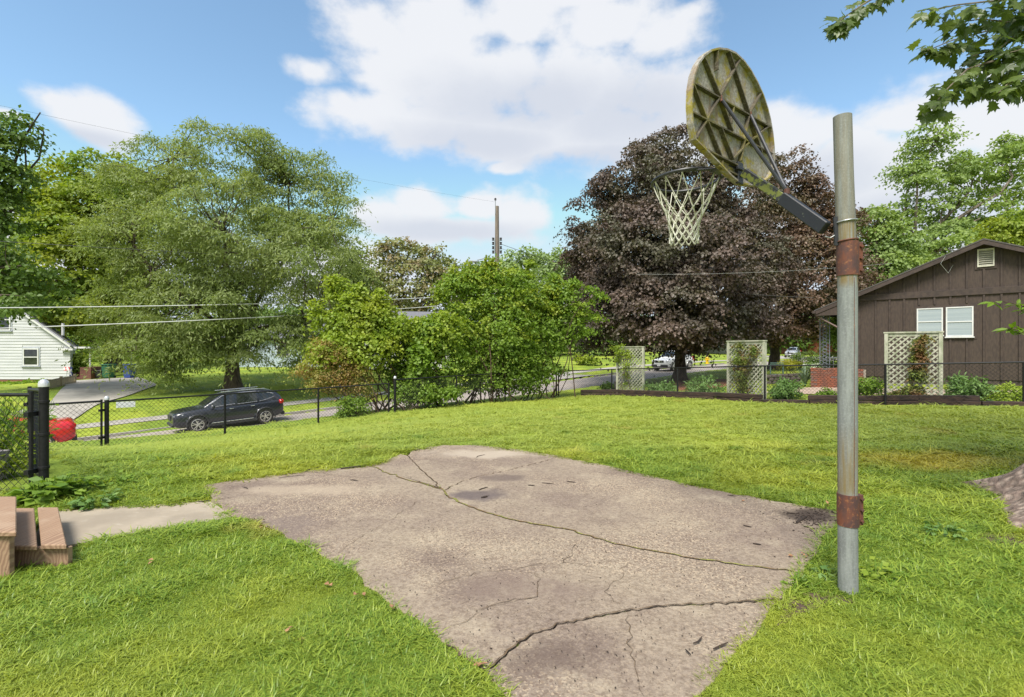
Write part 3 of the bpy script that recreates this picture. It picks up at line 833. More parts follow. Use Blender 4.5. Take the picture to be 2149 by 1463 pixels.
x, y = scatter(210000, lambda x, y: inl(x, y), -11, 16, 8, 24, lambda x, y: np.clip((8.5 / np.sqrt(x*x+y*y))**1.7, .1, 1), 2)
gxs.append(x); gys.append(y); gss.append(np.clip(np.sqrt(x*x+y*y) / 5.5, 1.2, 3.0))
# little tufts rooted in the cracks
cr = [(Mn2, 150, .45, 16), (Lc, 70, .45, 8), (Cc, 14, .3, 0), (Mn, 16, .35, 0), (Bc, 8, .3, 0)]
for (L_, k, s_, _) in cr:
    P = np.array(L_); i = rng.integers(0, max(2, int(len(P)*0.75)), k)
    gxs.append(P[i, 0] + rng.normal(0, .006, k)); gys.append(P[i, 1] + rng.normal(0, .006, k)); gss.append(np.full(k, s_) * rng.uniform(.5, 1, k))
for (px, py, r_, k) in [(918,1024,.09,26),(1076,1087,.05,16),(1348,1152,.035,9),(1000,1072,.03,6),(1245,1172,.02,0),(455,1062,.05,14),(1075,1088,.04,8)]:
    p = g0(px, py)
    gxs.append(p.x + rng.normal(0, r_, k)); gys.append(p.y + rng.normal(0, r_*.6, k)); gss.append(rng.uniform(.4, .75, k))
GX = np.concatenate(gxs); GY = np.concatenate(gys); GS = np.concatenate(gss)
def lump(x, y, seed=9):
    r_ = np.random.default_rng(seed); s = np.zeros_like(x)
    for k in range(14):
        a = r_.uniform(0, 6.28); f = r_.uniform(2.5, 13); s += np.sin(f*(x*math.cos(a) + y*math.sin(a)) + r_.uniform(0, 6.28)) / 14**.5
    return s
GS = GS * np.clip(1.0 + .26 * lump(GX, GY), .55, 1.7)
def grass_obj(name, GX, GY, GS, lab, seed=5, hs=1.0):
    r_ = np.random.default_rng(seed); n = len(GX)
    me = bpy.data.meshes.new(name); me.vertices.add(n)
    me.vertices.foreach_set('co', np.stack([GX, GY, gz(GX, GY)], -1).astype(np.float32).ravel())
    a = me.attributes.new('rot', 'FLOAT_VECTOR', 'POINT')
    a.data.foreach_set('vector', np.stack([r_.normal(0, .12, n), r_.normal(0, .12, n), r_.uniform(0, 6.28, n)], -1).astype(np.float32).ravel())
    a = me.attributes.new('scl', 'FLOAT_VECTOR', 'POINT')
    q_ = GS * r_.uniform(.75, 1.3, n); zq = np.where(q_ > 1, 1.0 + .16*(q_-1), q_) * hs * r_.uniform(.8, 1.2, n)
    a.data.foreach_set('vector', np.stack([q_, q_, zq], -1).astype(np.float32).ravel())
    a = me.attributes.new('pick', 'INT', 'POINT')
    a.data.foreach_set('value', r_.integers(0, len(tufts), n).astype(np.int32))
    o = link(name, me)
    ng = bpy.data.node_groups.new(name, 'GeometryNodeTree')
    ng.interface.new_socket('Geometry', in_out='INPUT', socket_type='NodeSocketGeometry')
    ng.interface.new_socket('Geometry', in_out='OUTPUT', socket_type='NodeSocketGeometry')
    gi = ng.nodes.new('NodeGroupInput'); go = ng.nodes.new('NodeGroupOutput')
    ci = ng.nodes.new('GeometryNodeCollectionInfo'); ci.inputs['Collection'].default_value = tcol
    ci.inputs['Separate Children'].default_value = True; ci.inputs['Reset Children'].default_value = True
    m2p = ng.nodes.new('GeometryNodeMeshToPoints')
    iop = ng.nodes.new('GeometryNodeInstanceOnPoints')
    iop.inputs['Pick Instance'].default_value = True
    def named(nm, ty):
        q = ng.nodes.new('GeometryNodeInputNamedAttribute'); q.data_type = ty; q.inputs['Name'].default_value = nm
        return [s for s in q.outputs if s.enabled and s.name == 'Attribute'][0]
    L = ng.links.new
    L(gi.outputs[0], m2p.inputs[0]); L(m2p.outputs[0], iop.inputs['Points'])
    L(ci.outputs[0], iop.inputs['Instance'])
    L(named('pick', 'INT'), iop.inputs['Instance Index'])
    L(named('rot', 'FLOAT_VECTOR'), iop.inputs['Rotation'])
    L(named('scl', 'FLOAT_VECTOR'), iop.inputs['Scale'])
    L(iop.outputs[0], go.inputs[0])
    md = o.modifiers.new('scatter', 'NODES'); md.node_group = ng
    tag(o, lab, 'grass', kind='stuff')
    return o
grass_obj('grass', GX, GY, GS, 'uneven bright green lawn grass round the cracked slab', 5, .82)
# rougher grass beyond the street and round the driveway
x, y = scatter(60000, lambda x, y: (lambda t_, n_: ((n_ > 2.4) & (n_ < 30) & ((n_ < 4.35) | (n_ > 5.65)) & (t_ > -12) & (t_ < 70) & (np.abs(x) < y*1.1)
        & ~inpoly(x, y, [xy(*q) for q in [(-10,2.3),(-6.6,2.3),(-5.6,5.2),(-3.3,10),(-.8,15),(-1.2,22.6),(-6,22.6),(-5.2,18),(-5.9,10),(-9,5)]])
        & ~inpoly(x, y, [xy(*q) for q in [(20,2.3),(28,2.3),(26.5,4.35),(21.5,4.35)]])))(*tn(x, y)), -35, 40, 18, 80, lambda x, y: np.clip((22/np.sqrt(x*x+y*y))**1.5, .1, 1), 3)
grass_obj('grass', x, y, np.full(len(x), 3.0), 'mown grass verges and front lawns beyond the street', 6, 0.6)
x, y = scatter(24000, lambda x, y: (lambda t_, n_: (n_ < -3.4) & (n_ > -9.6) & (t_ > -8) & (t_ < 45))(*tn(x, y)), -20, 30, 12, 55, lambda x, y: np.full(x.shape, .8), 4)
k = ~inpoly(x, y, MUL); x = x[k]; y = y[k]
grass_obj('grass', x, y, np.full(len(x), 3.0), 'rough grass bank between the fence and the street', 7, 0.7)
x, y = scatter(12000, lambda x, y: inpoly(x, y, [(4.8,23.2),(6.8,19.4),(8.4,16.0),(10.6,14.2),(13.2,12.7),(16,12),(18.6,18),(15.2,21.6),(13,25),(9,29),(5,27)]) & ~inpoly(x, y, GP) & ~inpoly(x, y, MUL), 4, 19, 12, 30, lambda x, y: np.full(x.shape, .75), 8)
grass_obj('grass', x, y, np.full(len(x), 2.2), 'grass and ground cover in the neighbouring garden bed', 8, 1.0)
# ------------------------------------------------------------------ foliage
def unit(v): return v / (np.linalg.norm(v, axis=1, keepdims=True) + 1e-9)
def leaves(name, C, Nr, Dr, L, W, mat, parent, r_, fold=0.25, rnd=None):
    n = len(C)
    Dr = unit(Dr); sd = unit(np.cross(Dr, Nr)); up = np.cross(sd, Dr)
    L = (L * r_.uniform(.7, 1.3, n))[:, None]; W = (W * r_.uniform(.7, 1.3, n))[:, None]
    V = np.stack([C, C + Dr*L*.45 + sd*W*.5 + up*W*fold, C + Dr*L, C + Dr*L*.45 - sd*W*.5 + up*W*fold], 1).reshape(-1, 3)
    k = np.arange(n)[:, None] * 4
    Fa = np.concatenate([k + [0, 1, 2], k + [0, 2, 3]], 1).reshape(-1, 3)
    rv_ = r_.uniform(0, 1, n) if rnd is None else rnd
    o = np_mesh(name, V, Fa, mat, parent, attr=np.repeat(rv_, 2))
    o['kind'] = 'stuff'
    return o
def clumps(r_, lobes, nc, cen=None, inner=.45):
    """clump centres in a union of ellipsoid lobes, mostly near their skins"""
    lb = np.array(lobes, float)
    w = (lb[:, 3] * lb[:, 4] * lb[:, 5])**(2/3); w /= w.sum()
    i = r_.choice(len(lb), nc, p=w)
    d = unit(r_.normal(0, 1, (nc, 3)))
    rad = inner + (1 - inner) * np.sqrt(r_.uniform(0, 1, nc))
    c = lb[i, :3] + d * rad[:, None] * lb[i, 3:6]
    return c, i, d
def crown(name, lobes, nc, nl, cr, flat, droop, L, W, mat, parent, seed, inner=.45, cen=None, rnd_clump=.5, up=.6):
    r_ = np.random.default_rng(seed)
    c, li, d = clumps(r_, lobes, nc, inner=inner)
    lb = np.array(lobes, float)
    cen = lb[:, :3].mean(0) if cen is None else np.array(cen)
    out = unit(unit(c - cen) + d * .5 + np.array([0, 0, up]))
    crr = cr * r_.uniform(.6, 1.35, nc)
    cnt = np.maximum(3, (nl * (crr / cr)**2).astype(int))
    ci = np.repeat(np.arange(nc), cnt); n = len(ci)
    g_ = r_.normal(0, .5, (n, 3))
    # a cap-like clump: leaves on an upper shell, thinner below
    g_[:, 2] = np.abs(g_[:, 2]) * .3 - .8 * (g_[:, 0]**2 + g_[:, 1]**2) * droop * 1.3
    g_[:, 2] *= flat * 2
    off = g_ * crr[ci][:, None]
    off[:, 2] += r_.normal(0, .06, n) * crr[ci]
    P = c[ci] + off
    nrm = unit(out[ci] * .7 + unit(off + 1e-6) * .6 + r_.normal(0, .45, (n, 3)) + np.array([0, 0, .35]))
    dr = r_.normal(0, 1, (n, 3)) + unit(off + 1e-6) * .8; dr[:, 2] -= droop * 1.2
    rc = r_.uniform(0, 1, nc)
    rnd = np.clip(rnd_clump * rc[ci] + (1 - rnd_clump) * r_.uniform(0, 1, n), 0, 1)
    leaves(name, P, nrm, dr, L, W, mat, parent, r_, rnd=rnd)
    return c
def limb(mb, a, b, r0, r1, r_, sag=0.12, k=6, n=6):
    a = np.array(a, float); b = np.array(b, float); L = np.linalg.norm(b - a)
    pts = []; w = r_.normal(0, .05, 3) * L; w2 = r_.normal(0, .04, 3) * L
    for i in range(k + 1):
        f = i / k
        p = a + (b - a) * f + w * math.sin(math.pi * f) + w2 * math.sin(2 * math.pi * f)
        p[2] += sag * L * math.sin(math.pi * f) * .8
        pts.append(p)
    mb.tube(pts, [r0 + (r1 - r0) * (i / k)**.8 for i in range(k + 1)], n)
    return pts
def trunkmesh(mb, base, top, r0, r_, flare=1.7, n=12, r1=None):
    base = Vector(base); top = Vector(top); r1 = r1 or r0 * .72
    H = (top - base).length; pts = []; rad = []
    for i in range(9):
        f = i / 8; p = base.lerp(top, f) + Vector((r_.normal(0, .02), r_.normal(0, .02), 0)) * r0 * 2
        pts.append(p - Vector((0, 0, .15 if i == 0 else 0))); rad.append((r0 + (r1 - r0) * f) * (1 + (flare - 1) * math.exp(-f * H / .35)))
    mb.tube(pts, rad, n)
def plobes(base_d, L_, zf=1.0):
    """lobes given as picture position and size plus depth offset -> metres"""
    out = []
    for (px, py, rx, ry, dd) in L_:
        d = base_d + dd; c = at(px, py, d)
        out.append((c.x, c.y, c.z, rx / F * d, rx / F * d * zf, ry / F * d))
    return out
def tree(name, label, cat, tx, tz_d, tr, fork_z, lobes, crowns, seed, bark='bark', group=None, lean=(0,0), limbs=9, twigs=.3, tr_tw=.05):
    r_ = np.random.default_rng(seed)
    x = (tx - CX) / F * tz_d; y = tz_d
    base = on(x, y)
    root = empty(name, base, label, cat, group)
    mb = MB(); top = base + Vector((lean[0], lean[1], fork_z))
    trunkmesh(mb, base, top, tr, r_)
    mb.build('trunk', M[bark], root, smooth=True)
    cs = []
    for k, cw in enumerate(crowns):
        cs.append(crown('crown', lobes if 'lobes' not in cw else cw['lobes'], cw['nc'], cw['nl'], cw['cr'], cw.get('flat', .5), cw.get('droop', .4), cw['L'], cw['W'], M[cw['mat']], root, seed + 10 + k, cw.get('inner', .45), up=cw.get('up', .6)))
    C = np.concatenate(cs)
    bm_ = MB(); order = r_.permutation(len(lobes))[:limbs]; tips = []
    for i in order:
        lb = lobes[i]; e_ = np.array(lb[:3]) + r_.normal(0, .15, 3) * np.array(lb[3:6])
        f0 = r_.uniform(.75, 1.0)
        st = np.array(base.lerp(top, f0))
        tips += [(p, .0) for p in limb(bm_, st, e_, tr * r_.uniform(.34, .5), tr_tw * .8, r_, .04)[2:]]
    T = np.array([p for p, _ in tips])
    sel = r_.permutation(len(C))[:int(len(C) * twigs)]
    for i in sel:
        d = np.linalg.norm(T - C[i], axis=1); j = int(np.argmin(d + r_.uniform(0, 1, len(d))))
        if d[j] > 0.3: limb(bm_, T[j], C[i], tr_tw, tr_tw * .35, r_, .02, 3, 4)
    bm_.build('branches', M[bark], root, smooth=True)
    return root

# honey locust in front of the neighbour's lawn
LOC = [(480,335,140,75,0),(350,345,90,65,2),(280,400,80,70,0),(600,385,110,80,1),(690,440,80,80,0),(300,500,110,90,-1),(480,470,150,110,-2),(650,540,110,100,-2),(270,640,85,90,0),
       (400,640,140,90,-1.2),(540,640,130,80,-1.2),(670,650,75,80,-1),(300,738,85,46,-1),(400,735,80,40,-1),(575,715,90,40,-1),(350,775,40,22,-1),(400,560,140,90,4),(560,520,150,90,5),(240,690,45,60,1),(640,740,50,35,0)]
tree('honey_locust_tree', 'broad feathery green tree with one thick trunk behind the dark blue parked car', 'tree', 488, 29, .40, 3.0, plobes(29, LOC, .7),
     [dict(nc=860, nl=160, cr=.95, flat=.35, droop=.75, L=.22, W=.07, mat='lf_locust', inner=.5)], 11, limbs=14, twigs=.5, tr_tw=.045)
# fringe sprays at the top, thin and feathery
# purple maples
PM = [(1390,330,75,65,0),(1330,390,85,75,-2),(1440,400,90,80,-2),(1530,430,100,90,0),(1250,470,60,70,0),(1240,560,55,70,1),(1350,520,115,100,-4),(1480,540,120,100,-5),(1290,640,95,75,-2),
      (1410,645,120,75,-5),(1530,650,100,75,-2),(1230,690,45,48,1),(1580,540,80,90,-1),(1330,710,70,34,-2),(1470,705,80,32,-3),(1400,480,130,110,4),(1300,560,110,110,4),(1500,600,110,100,4)]
tree('purple_maple_tree', 'huge dark purple leaved maple with a stout trunk beside the left trellis', 'tree', 1427, 31, .36, 3.0, plobes(31, PM, .9),
     [dict(nc=1400, nl=130, cr=.72, flat=.45, droop=.55, L=.165, W=.135, mat='lf_purple', inner=.5, up=.4)], 22, limbs=12, twigs=.15, tr_tw=.04)
PM2 = [(1650,380,70,70,0),(1690,450,80,80,0),(1750,480,60,80,1),(1620,480,80,100,0),(1700,570,100,90,-2),(1780,570,55,70,0),(1640,620,80,80,-3),(1720,660,85,50,-2),(1620,690,50,35,0),(1790,640,40,60,0)]
tree('purple_maple_tree', 'smaller brownish purple maple partly hidden behind the steel hoop pole', 'tree', 1626, 40, .42, 2.6, plobes(40, PM2, .9),
     [dict(nc=620, nl=105, cr=.90, flat=.45, droop=.5, L=.20, W=.16, mat='lf_purple_b', inner=.5, up=.4)], 33, limbs=8, twigs=.15)
# yellow green maple behind the locust
YM = [(140,395,75,60,0),(215,370,75,55,0),(110,470,80,70,0),(200,470,95,90,-1),(130,560,90,80,-2),(230,560,80,90,0),(200,640,100,60,-1),(110,640,60,60,0),(280,430,70,70,1),(60,430,40,50,0)]
tree('yellow_green_maple_tree', 'yellow green maple with reddish brown trunk between the white house and the feathery tree', 'tree', 236, 44, .62, 5.0, plobes(44, YM, .9),
     [dict(nc=520, nl=80, cr=1.15, flat=.4, droop=.45, L=.30, W=.24, mat='lf_maple_y', inner=.5, up=.9)], 44, bark='bark', limbs=9, twigs=.2, tr_tw=.06)
# left edge tree over the white house
LT = [(25,285,50,40,0),(85,275,28,18,1),(80,235,22,18,0),(10,360,45,45,0),(-60,380,80,100,0),(-10,450,60,50,0),(-70,560,90,100,0),(30,560,55,60,-1),(20,625,55,34,-2),(-30,640,60,45,0),(60,600,30,30,0)]
tree('maple_tree', 'tall green tree cut by the frame edge above the white house', 'tree', -150, 27, .4, 6.0, plobes(27, LT, .9),
     [dict(nc=210, nl=75, cr=.75, flat=.4, droop=.45, L=.22, W=.17, mat='lf_dark', inner=.35)], 55, limbs=11, twigs=.35, tr_tw=.04)
# tall airy tree behind the brown house
RT = [(1950,300,48,45,0),(1925,370,45,45,0),(2000,350,35,35,2),(1960,450,60,50,0),(2040,385,55,45,0),(2100,345,60,40,0),(2150,300,50,30,1),(2060,460,60,45,-1),(1900,440,30,40,0),(1990,530,90,50,-2),(2080,510,50,40,0),(2140,400,40,35,0),(1900,530,50,45,-1)]
tree('cottonwood_tree', 'tall airy pale green tree with forked trunks above the brown house roof', 'tree', 1915, 50, .55, 9.0, plobes(50, RT, .9),
     [dict(nc=300, nl=80, cr=1.05, flat=.4, droop=.4, L=.30, W=.23, mat='lf_right', inner=.4, up=.9)], 66, bark='bark_grey', limbs=13, twigs=.45, tr_tw=.07, lean=(1.2, 0))
RT2 = [(1840,470,40,40,0),(1870,510,50,45,0),(1835,560,45,55,0),(1890,570,55,40,-1),(1850,610,50,30,0)]
tree('maple_tree', 'light green rounded tree just right of the hoop pole behind the brown roof', 'tree', 1850, 44, .35, 4.0, plobes(44, RT2, .9),
     [dict(nc=190, nl=80, cr=.95, flat=.45, droop=.45, L=.28, W=.22, mat='lf_right', up=.9)], 67, bark='bark_grey', limbs=5, twigs=.2)
tree('maple_tree', 'yellow leaved treetop at the right frame edge above the brown roof', 'tree', 2150, 40, .3, 4.0, plobes(40, [(2130,480,45,38,0),(2170,500,50,50,0),(2100,500,26,26,0)], .9),
     [dict(nc=110, nl=80, cr=.8, flat=.4, droop=.4, L=.24, W=.20, mat='lf_maple_y', up=.9)], 68, limbs=3, twigs=.2)
# backdrop trees
BK = [('willow_tree', 'olive green spreading tree with bare limbs showing left of the utility pole', 840, 62, [(800,560,50,50,0),(850,530,55,32,0),(905,545,45,40,0),(770,600,50,50,0),(870,600,80,60,-1),(930,610,50,50,0),(820,650,80,50,0)], 'lf_willow', 260, .3),
      ('willow_tree', 'dark thin tree behind the left end of the hedge', 745, 55, [(720,560,40,70,0),(745,620,50,70,0),(700,660,40,60,0),(760,540,22,26,0)], 'lf_locust', 150, .3),
      ('backdrop_tree', 'green treetop showing just left of the utility pole lamp arm', 985, 75, [(960,590,45,42,0),(1000,575,32,26,0),(1010,620,50,60,0)], 'lf_dark', 130, .1),
      ('backdrop_tree', 'pale green rounded tree right of the utility pole', 1085, 85, [(1080,570,36,40,0),(1110,550,40,30,0),(1060,610,50,60,0),(1130,600,50,60,0)], 'lf_far', 170, .1),
      ('backdrop_tree', 'pale green tree touching the left side of the big purple maple', 1175, 80, [(1170,555,45,36,0),(1200,580,50,50,0),(1160,620,60,60,0),(1205,640,40,70,0)], 'lf_far', 170, .1),
      ('backdrop_tree', 'dark green tree mass below the left side of the big purple maple', 1230, 70, [(1200,700,60,48,0),(1260,700,70,46,0),(1310,690,50,50,0),(1150,690,60,50,0)], 'lf_dark', 170, .1),
      ('backdrop_tree', 'dark green tree behind the white sport utility vehicle', 1400, 95, [(1380,690,60,36,0),(1440,685,60,40,0),(1500,690,60,36,0),(1560,690,60,36,0)], 'lf_dark', 150, .1),
      ('backdrop_tree', 'far green tree seen between the purple maples and the pole', 1690, 110, [(1670,690,60,36,0),(1740,680,60,50,0),(1800,660,60,70,0),(1600,690,60,40,0)], 'lf_dark', 150, .1),
      ('backdrop_tree', 'bright green tree behind the carport of the white house', 180, 56, [(150,690,50,45,0),(200,700,50,50,0),(110,670,50,50,0),(170,750,60,40,0),(240,745,40,44,0)], 'lf_bush_b', 200, .1),
      ('backdrop_tree', 'yellowish tree at the far left behind the white house roof', 60, 60, [(60,600,60,60,0),(0,580,70,70,0),(90,660,50,30,0),(-60,600,80,80,0)], 'lf_maple_y', 170, .1),
      ('backdrop_tree', 'dark tree mass low behind the feathery tree near the driveway', 330, 62, [(300,720,60,60,0),(380,720,70,60,0),(450,710,60,60,0),(330,660,80,60,0)], 'lf_dark', 220, .1),
      ('backdrop_tree', 'shaded green tree behind the feathery tree crown on its right', 600, 66, [(540,700,60,50,0),(600,690,60,60,0),(660,690,60,60,0),(700,700,50,60,0)], 'lf_dark', 200, .1),
      ('backdrop_tree', 'green tree behind the tangled hedge below the utility pole', 1000, 66, [(900,700,70,50,0),(980,690,70,60,0),(1060,690,70,60,0),(1120,700,60,56,0)], 'lf_dark', 220, .1),
      ('backdrop_tree', 'green tree behind the airy tree at the right edge', 2100, 75, [(2000,590,80,50,0),(2080,570,80,50,0),(2160,560,80,60,0),(1930,600,60,50,0),(1860,620,60,50,0)], 'lf_far', 180, .1)]
for k, (nm, lab, tx, d, lb, mt_, nc, tw) in enumerate(BK):
    tree(nm, lab, 'tree', tx, d, .35, 3.0, plobes(d, lb, .7), [dict(nc=nc, nl=46, cr=1.5 * d / 70, flat=.5, droop=.4, L=.42 * d / 70, W=.34 * d / 70, mat=mt_, inner=.35, up=.8)], 100 + k, group=None, limbs=5, twigs=tw, tr_tw=.08)
# far wood closing the horizon all round
def farwood():
    r_ = np.random.default_rng(500); C = []; 
    for i in range(1500):
        a = r_.uniform(R(-62), R(62)); d = r_.uniform(130, 190)
        x, y = d * math.sin(a), d * math.cos(a)
        C.append((x, y, 1.0 + r_.uniform(0, 9.5) * (0.75 + .25*math.sin(a*23)), 1))
    C = np.array(C)[:, :3]; nl = 22; ci = np.repeat(np.arange(len(C)), nl)
    off = r_.normal(0, 1.6, (len(ci), 3)); off[:, 2] *= .7
    P = C[ci] + off
    o = leaves('far_trees', P, unit(off + np.array([0, -.3, .8])), r_.normal(0, 1, P.shape), np.full(len(P), 1.5), np.full(len(P), 1.2), M['lf_far'], None, r_)
    tag(o, 'far off wood closing the view behind the houses', 'trees', kind='stuff')
farwood()

# ------------------------------------------------------------------ shrubs along the fence
def shrub(name, label, cat, d, base_px, lobes, crowns, seed, stems=7, zf=.8, stem_r=.03, spread=.5, group=None, bark='stem'):
    r_ = np.random.default_rng(seed)
    x = (base_px - CX) / F * d; base = on(x, d)
    root = empty(name, base, label, cat, group)
    lb = plobes(d, lobes, zf); cs = []
    for k, cw in enumerate(crowns):
        l2 = lb if 'pick' not in cw else [lb[i] for i in cw['pick']]
        cs.append(crown('foliage', l2, cw['nc'], cw['nl'], cw['cr'], cw.get('flat', .6), cw.get('droop', .35), cw['L'], cw['W'], M[cw['mat']], root, seed + 5 + k, cw.get('inner', .3), up=.7))
    C = np.concatenate(cs); mb = MB(); T = []
    for i in range(stems):
        j = i % len(lb); e_ = np.array(lb[j][:3]) + r_.normal(0, .3, 3) * np.array(lb[j][3:6])
        st = (base.x + r_.normal(0, spread), base.y + r_.normal(0, .15)); z_ = gzf(*st)
        T += limb(mb, (st[0], st[1], z_ - .05), e_, stem_r * r_.uniform(.7, 1.3), stem_r * .35, r_, .05, 6, 5)[1:]
    T = np.array(T)
    for i in r_.permutation(len(C))[:int(len(C) * .3)]:
        j = int(np.argmin(np.linalg.norm(T - C[i], axis=1)))
        limb(mb, T[j], C[i], stem_r * .3, stem_r * .15, r_, .02, 2, 3)
    mb.build('stems', M[bark], root)
    return root
c1 = lambda m_, nc, nl=40, **k: dict(dict(nc=nc, nl=nl, cr=.34, L=.125, W=.10, mat=m_), **k)
shrub('shrub', 'rusty brown tinged twiggy bush overhanging the fence at the left end of the hedge', 'shrub', 17.6, 765, [(665,790,45,45,0),(705,780,50,50,0),(750,800,40,45,0),(700,735,50,35,0)],
      [c1('lf_rust', 210, 46, cr=.30, L=.075, W=.05), c1('lf_bush', 34, 36, pick=[3])], 201, 12, spread=.35, stem_r=.022)
shrub('shrub', 'low bright green bush at the fence bottom below the rusty bush', 'shrub', 17.0, 745, [(745,850,30,24,0),(728,862,18,14,0)], [c1('lf_bush_b', 46, 36, cr=.2, L=.08, W=.06)], 202, 5, spread=.2, stem_r=.015)
shrub('tall_shrub', 'tallest yellow green vine covered bush at the left of the hedge', 'shrub', 18.4, 800, [(710,690,48,50,0),(760,670,55,45,0),(735,640,40,30,0),(790,645,25,26,0),(705,605,14,28,0),(820,690,40,45,0),(770,730,60,50,-.3),(690,730,30,40,0),(697,585,7,20,0),(665,655,9,22,0),(755,615,8,20,0),(795,620,9,22,0)],
      [c1('lf_bush', 340, 44), c1('lf_bush', 40, 26, pick=[4,8,9,10,11], cr=.18)], 203, 10, spread=.6)
shrub('shrub', 'vine draped dark hollowed bush in the middle of the hedge', 'shrub', 19.2, 880, [(850,700,50,40,0),(905,705,55,45,0),(870,760,55,45,0),(930,770,50,50,0),(830,780,35,45,0),(900,820,60,26,0),(935,685,40,34,0)],
      [c1('lf_bush', 170, 42, pick=[0,1,6]), c1('lf_bush_b', 210, 40, pick=[1,2,3,4,5])], 204, 14, spread=.9, stem_r=.035)
shrub('tall_shrub', 'tall leafy green bush in front of the utility pole', 'shrub', 20.6, 1020, [(985,640,50,50,0),(960,600,30,30,0),(1040,620,55,50,0),(1010,580,35,24,0),(1080,640,50,50,0),(1000,700,60,50,0),(1070,700,60,50,-.4),(1080,590,35,24,0),(950,580,8,24,0),(985,572,9,22,0),(1030,560,8,22,0),(1110,565,8,22,0),(925,620,9,20,0)],
      [c1('lf_bush_b', 260, 44, cr=.38, L=.12, W=.09), c1('lf_bush', 130, 44, cr=.38, L=.12, W=.09), c1('lf_bush', 60, 26, cr=.18, pick=[8,9,10,11,12])], 205, 12, spread=.7, stem_r=.035)
shrub('tall_shrub', 'arching bush whose long shoots reach right towards the purple maple', 'shrub', 21.8, 1150, [(1130,640,45,45,0),(1170,630,35,35,0),(1150,700,50,50,0),(1190,680,35,40,0),(1130,760,55,45,0),(1160,600,22,24,0),(1215,650,20,14,0),(1235,630,10,14,0),(1225,690,16,12,0),(1238,605,7,22,0),(1258,622,14,5,0),(1250,665,14,7,0),(1160,580,8,20,0),(1200,600,8,18,0)],
      [c1('lf_bush_b', 230, 42, cr=.34), c1('lf_bush', 90, 30, pick=[0,1,5,6,7,8,9,10,11,12,13], cr=.2)], 206, 10, spread=.5)
shrub('shrub', 'dense green undergrowth of the hedge behind the fence mesh', 'shrub', 20.8, 1060, [(960,800,45,34,0),(1020,790,50,40,0),(1080,790,50,40,0),(1130,800,35,32,0),(1000,760,60,40,0),(1080,750,60,40,0)],
      [c1('lf_bush_b', 260, 36, cr=.34, L=.11, W=.085)], 207, 14, spread=1.3, stem_r=.02)
shrub('vine', 'heart leaved vine hanging on the fence in the middle of the hedge', 'vine', 17.9, 880, [(885,760,18,40,0),(875,800,14,24,0)], [c1('lf_bush_b', 44, 26, cr=.2, L=.15, W=.13)], 208, 3, spread=.2, stem_r=.012)
shrub('shrub', 'small leafy bush right of the paired fence posts', 'shrub', 17.6, 870, [(850,825,20,24,0),(900,825,28,20,0),(940,828,20,16,0)], [c1('lf_bush_b', 70, 34, cr=.24, L=.09, W=.07)], 209, 9, spread=.5, stem_r=.015)
# garden plants behind the right hand fence
gp = [(1276, 23.6, 812, 14, 'small dark green plant by the left fence end of the timber bed'), (1385, 21.5, 815, 33, 'mounded variegated plant right of the left trellis'), (1478, 19.5, 812, 38, 'mounded variegated plant left of the middle trellis'),
      (1648, 16.6, 815, 34, 'leafy peony bush right of the middle trellis'), (1735, 16.0, 828, 20, 'low bright green plant just left of the hoop pole'), (1820, 15.4, 808, 30, 'rounded green bush just right of the hoop pole'),
      (2030, 13.8, 812, 40, 'spreading peony bush left of the round yellow green bush'), (2118, 13.4, 828, 36, 'round dense yellow green bush at the right frame edge')]
for k, (px, d, py, r_px, lab) in enumerate(gp):
    col = ['lf_dark','lf_hosta','lf_hosta','lf_hosta','lf_bush_b','lf_bush_b','lf_hosta','lf_bush'][k]
    shrub('garden_plant', lab, 'plant', d, px, [(px, py, r_px, r_px*.62, 0), (px - r_px*.4, py + 8, r_px*.6, r_px*.4, -.1), (px + r_px*.4, py + 8, r_px*.6, r_px*.4, .1)],
          [dict(nc=70, nl=26, cr=.16, L=.14 if k in (1,2,3,6) else .07, W=.045 if k in (1,2,3,6) else .05, mat=col, inner=.3)], 220 + k, 8, spread=.12, stem_r=.008)
# hedge and planting by the porch
shrub('hedge', 'clipped dark green hedge in front of the porch post', 'hedge', 27, 1708, [(1690,755,28,20,0),(1720,752,26,22,0),(1750,755,24,20,0),(1705,770,30,14,0)], [dict(nc=160, nl=40, cr=.25, L=.07, W=.05, mat='lf_dark')], 240, 8)
shrub('gold_shrub', 'low golden yellow shrub behind the bench sign near the second maple', 'shrub', 27, 1660, [(1655,764,22,9,0)], [dict(nc=60, nl=40, cr=.2, L=.06, W=.04, mat='lf_gold')], 241, 4)
shrub('flowering_plant', 'white flowered plant at the foot of the porch post', 'plant', 22.5, 1712, [(1705,768,14,7,0)], [dict(nc=26, nl=20, cr=.12, L=.06, W=.05, mat='flower_white'), dict(nc=26, nl=24, cr=.14, L=.07, W=.05, mat='lf_hosta')], 242, 4)
shrub('shrub', 'small yellowish shrub on the far lawn left of the left trellis', 'shrub', 50, 1225, [(1225,752,22,9,0),(1245,756,12,6,0)], [dict(nc=50, nl=30, cr=.4, L=.2, W=.15, mat='lf_bush')], 243, 4)
shrub('houseplant_bed', 'green leafy plants along the brick foot of the white house', 'plants', 34.5, 60, [(20,810,40,6,0),(70,808,40,7,0),(110,811,22,5,0),(-20,812,40,6,0)], [dict(nc=150, nl=26, cr=.3, L=.22, W=.14, mat='lf_bush_b')], 244, 6, spread=1.5)
shrub('shrub', 'round ornamental bush under the carport of the white house', 'shrub', 40, 162, [(163,758,14,16,0),(168,775,14,10,0)], [dict(nc=60, nl=30, cr=.4, L=.18, W=.14, mat='lf_bush')], 245, 4)
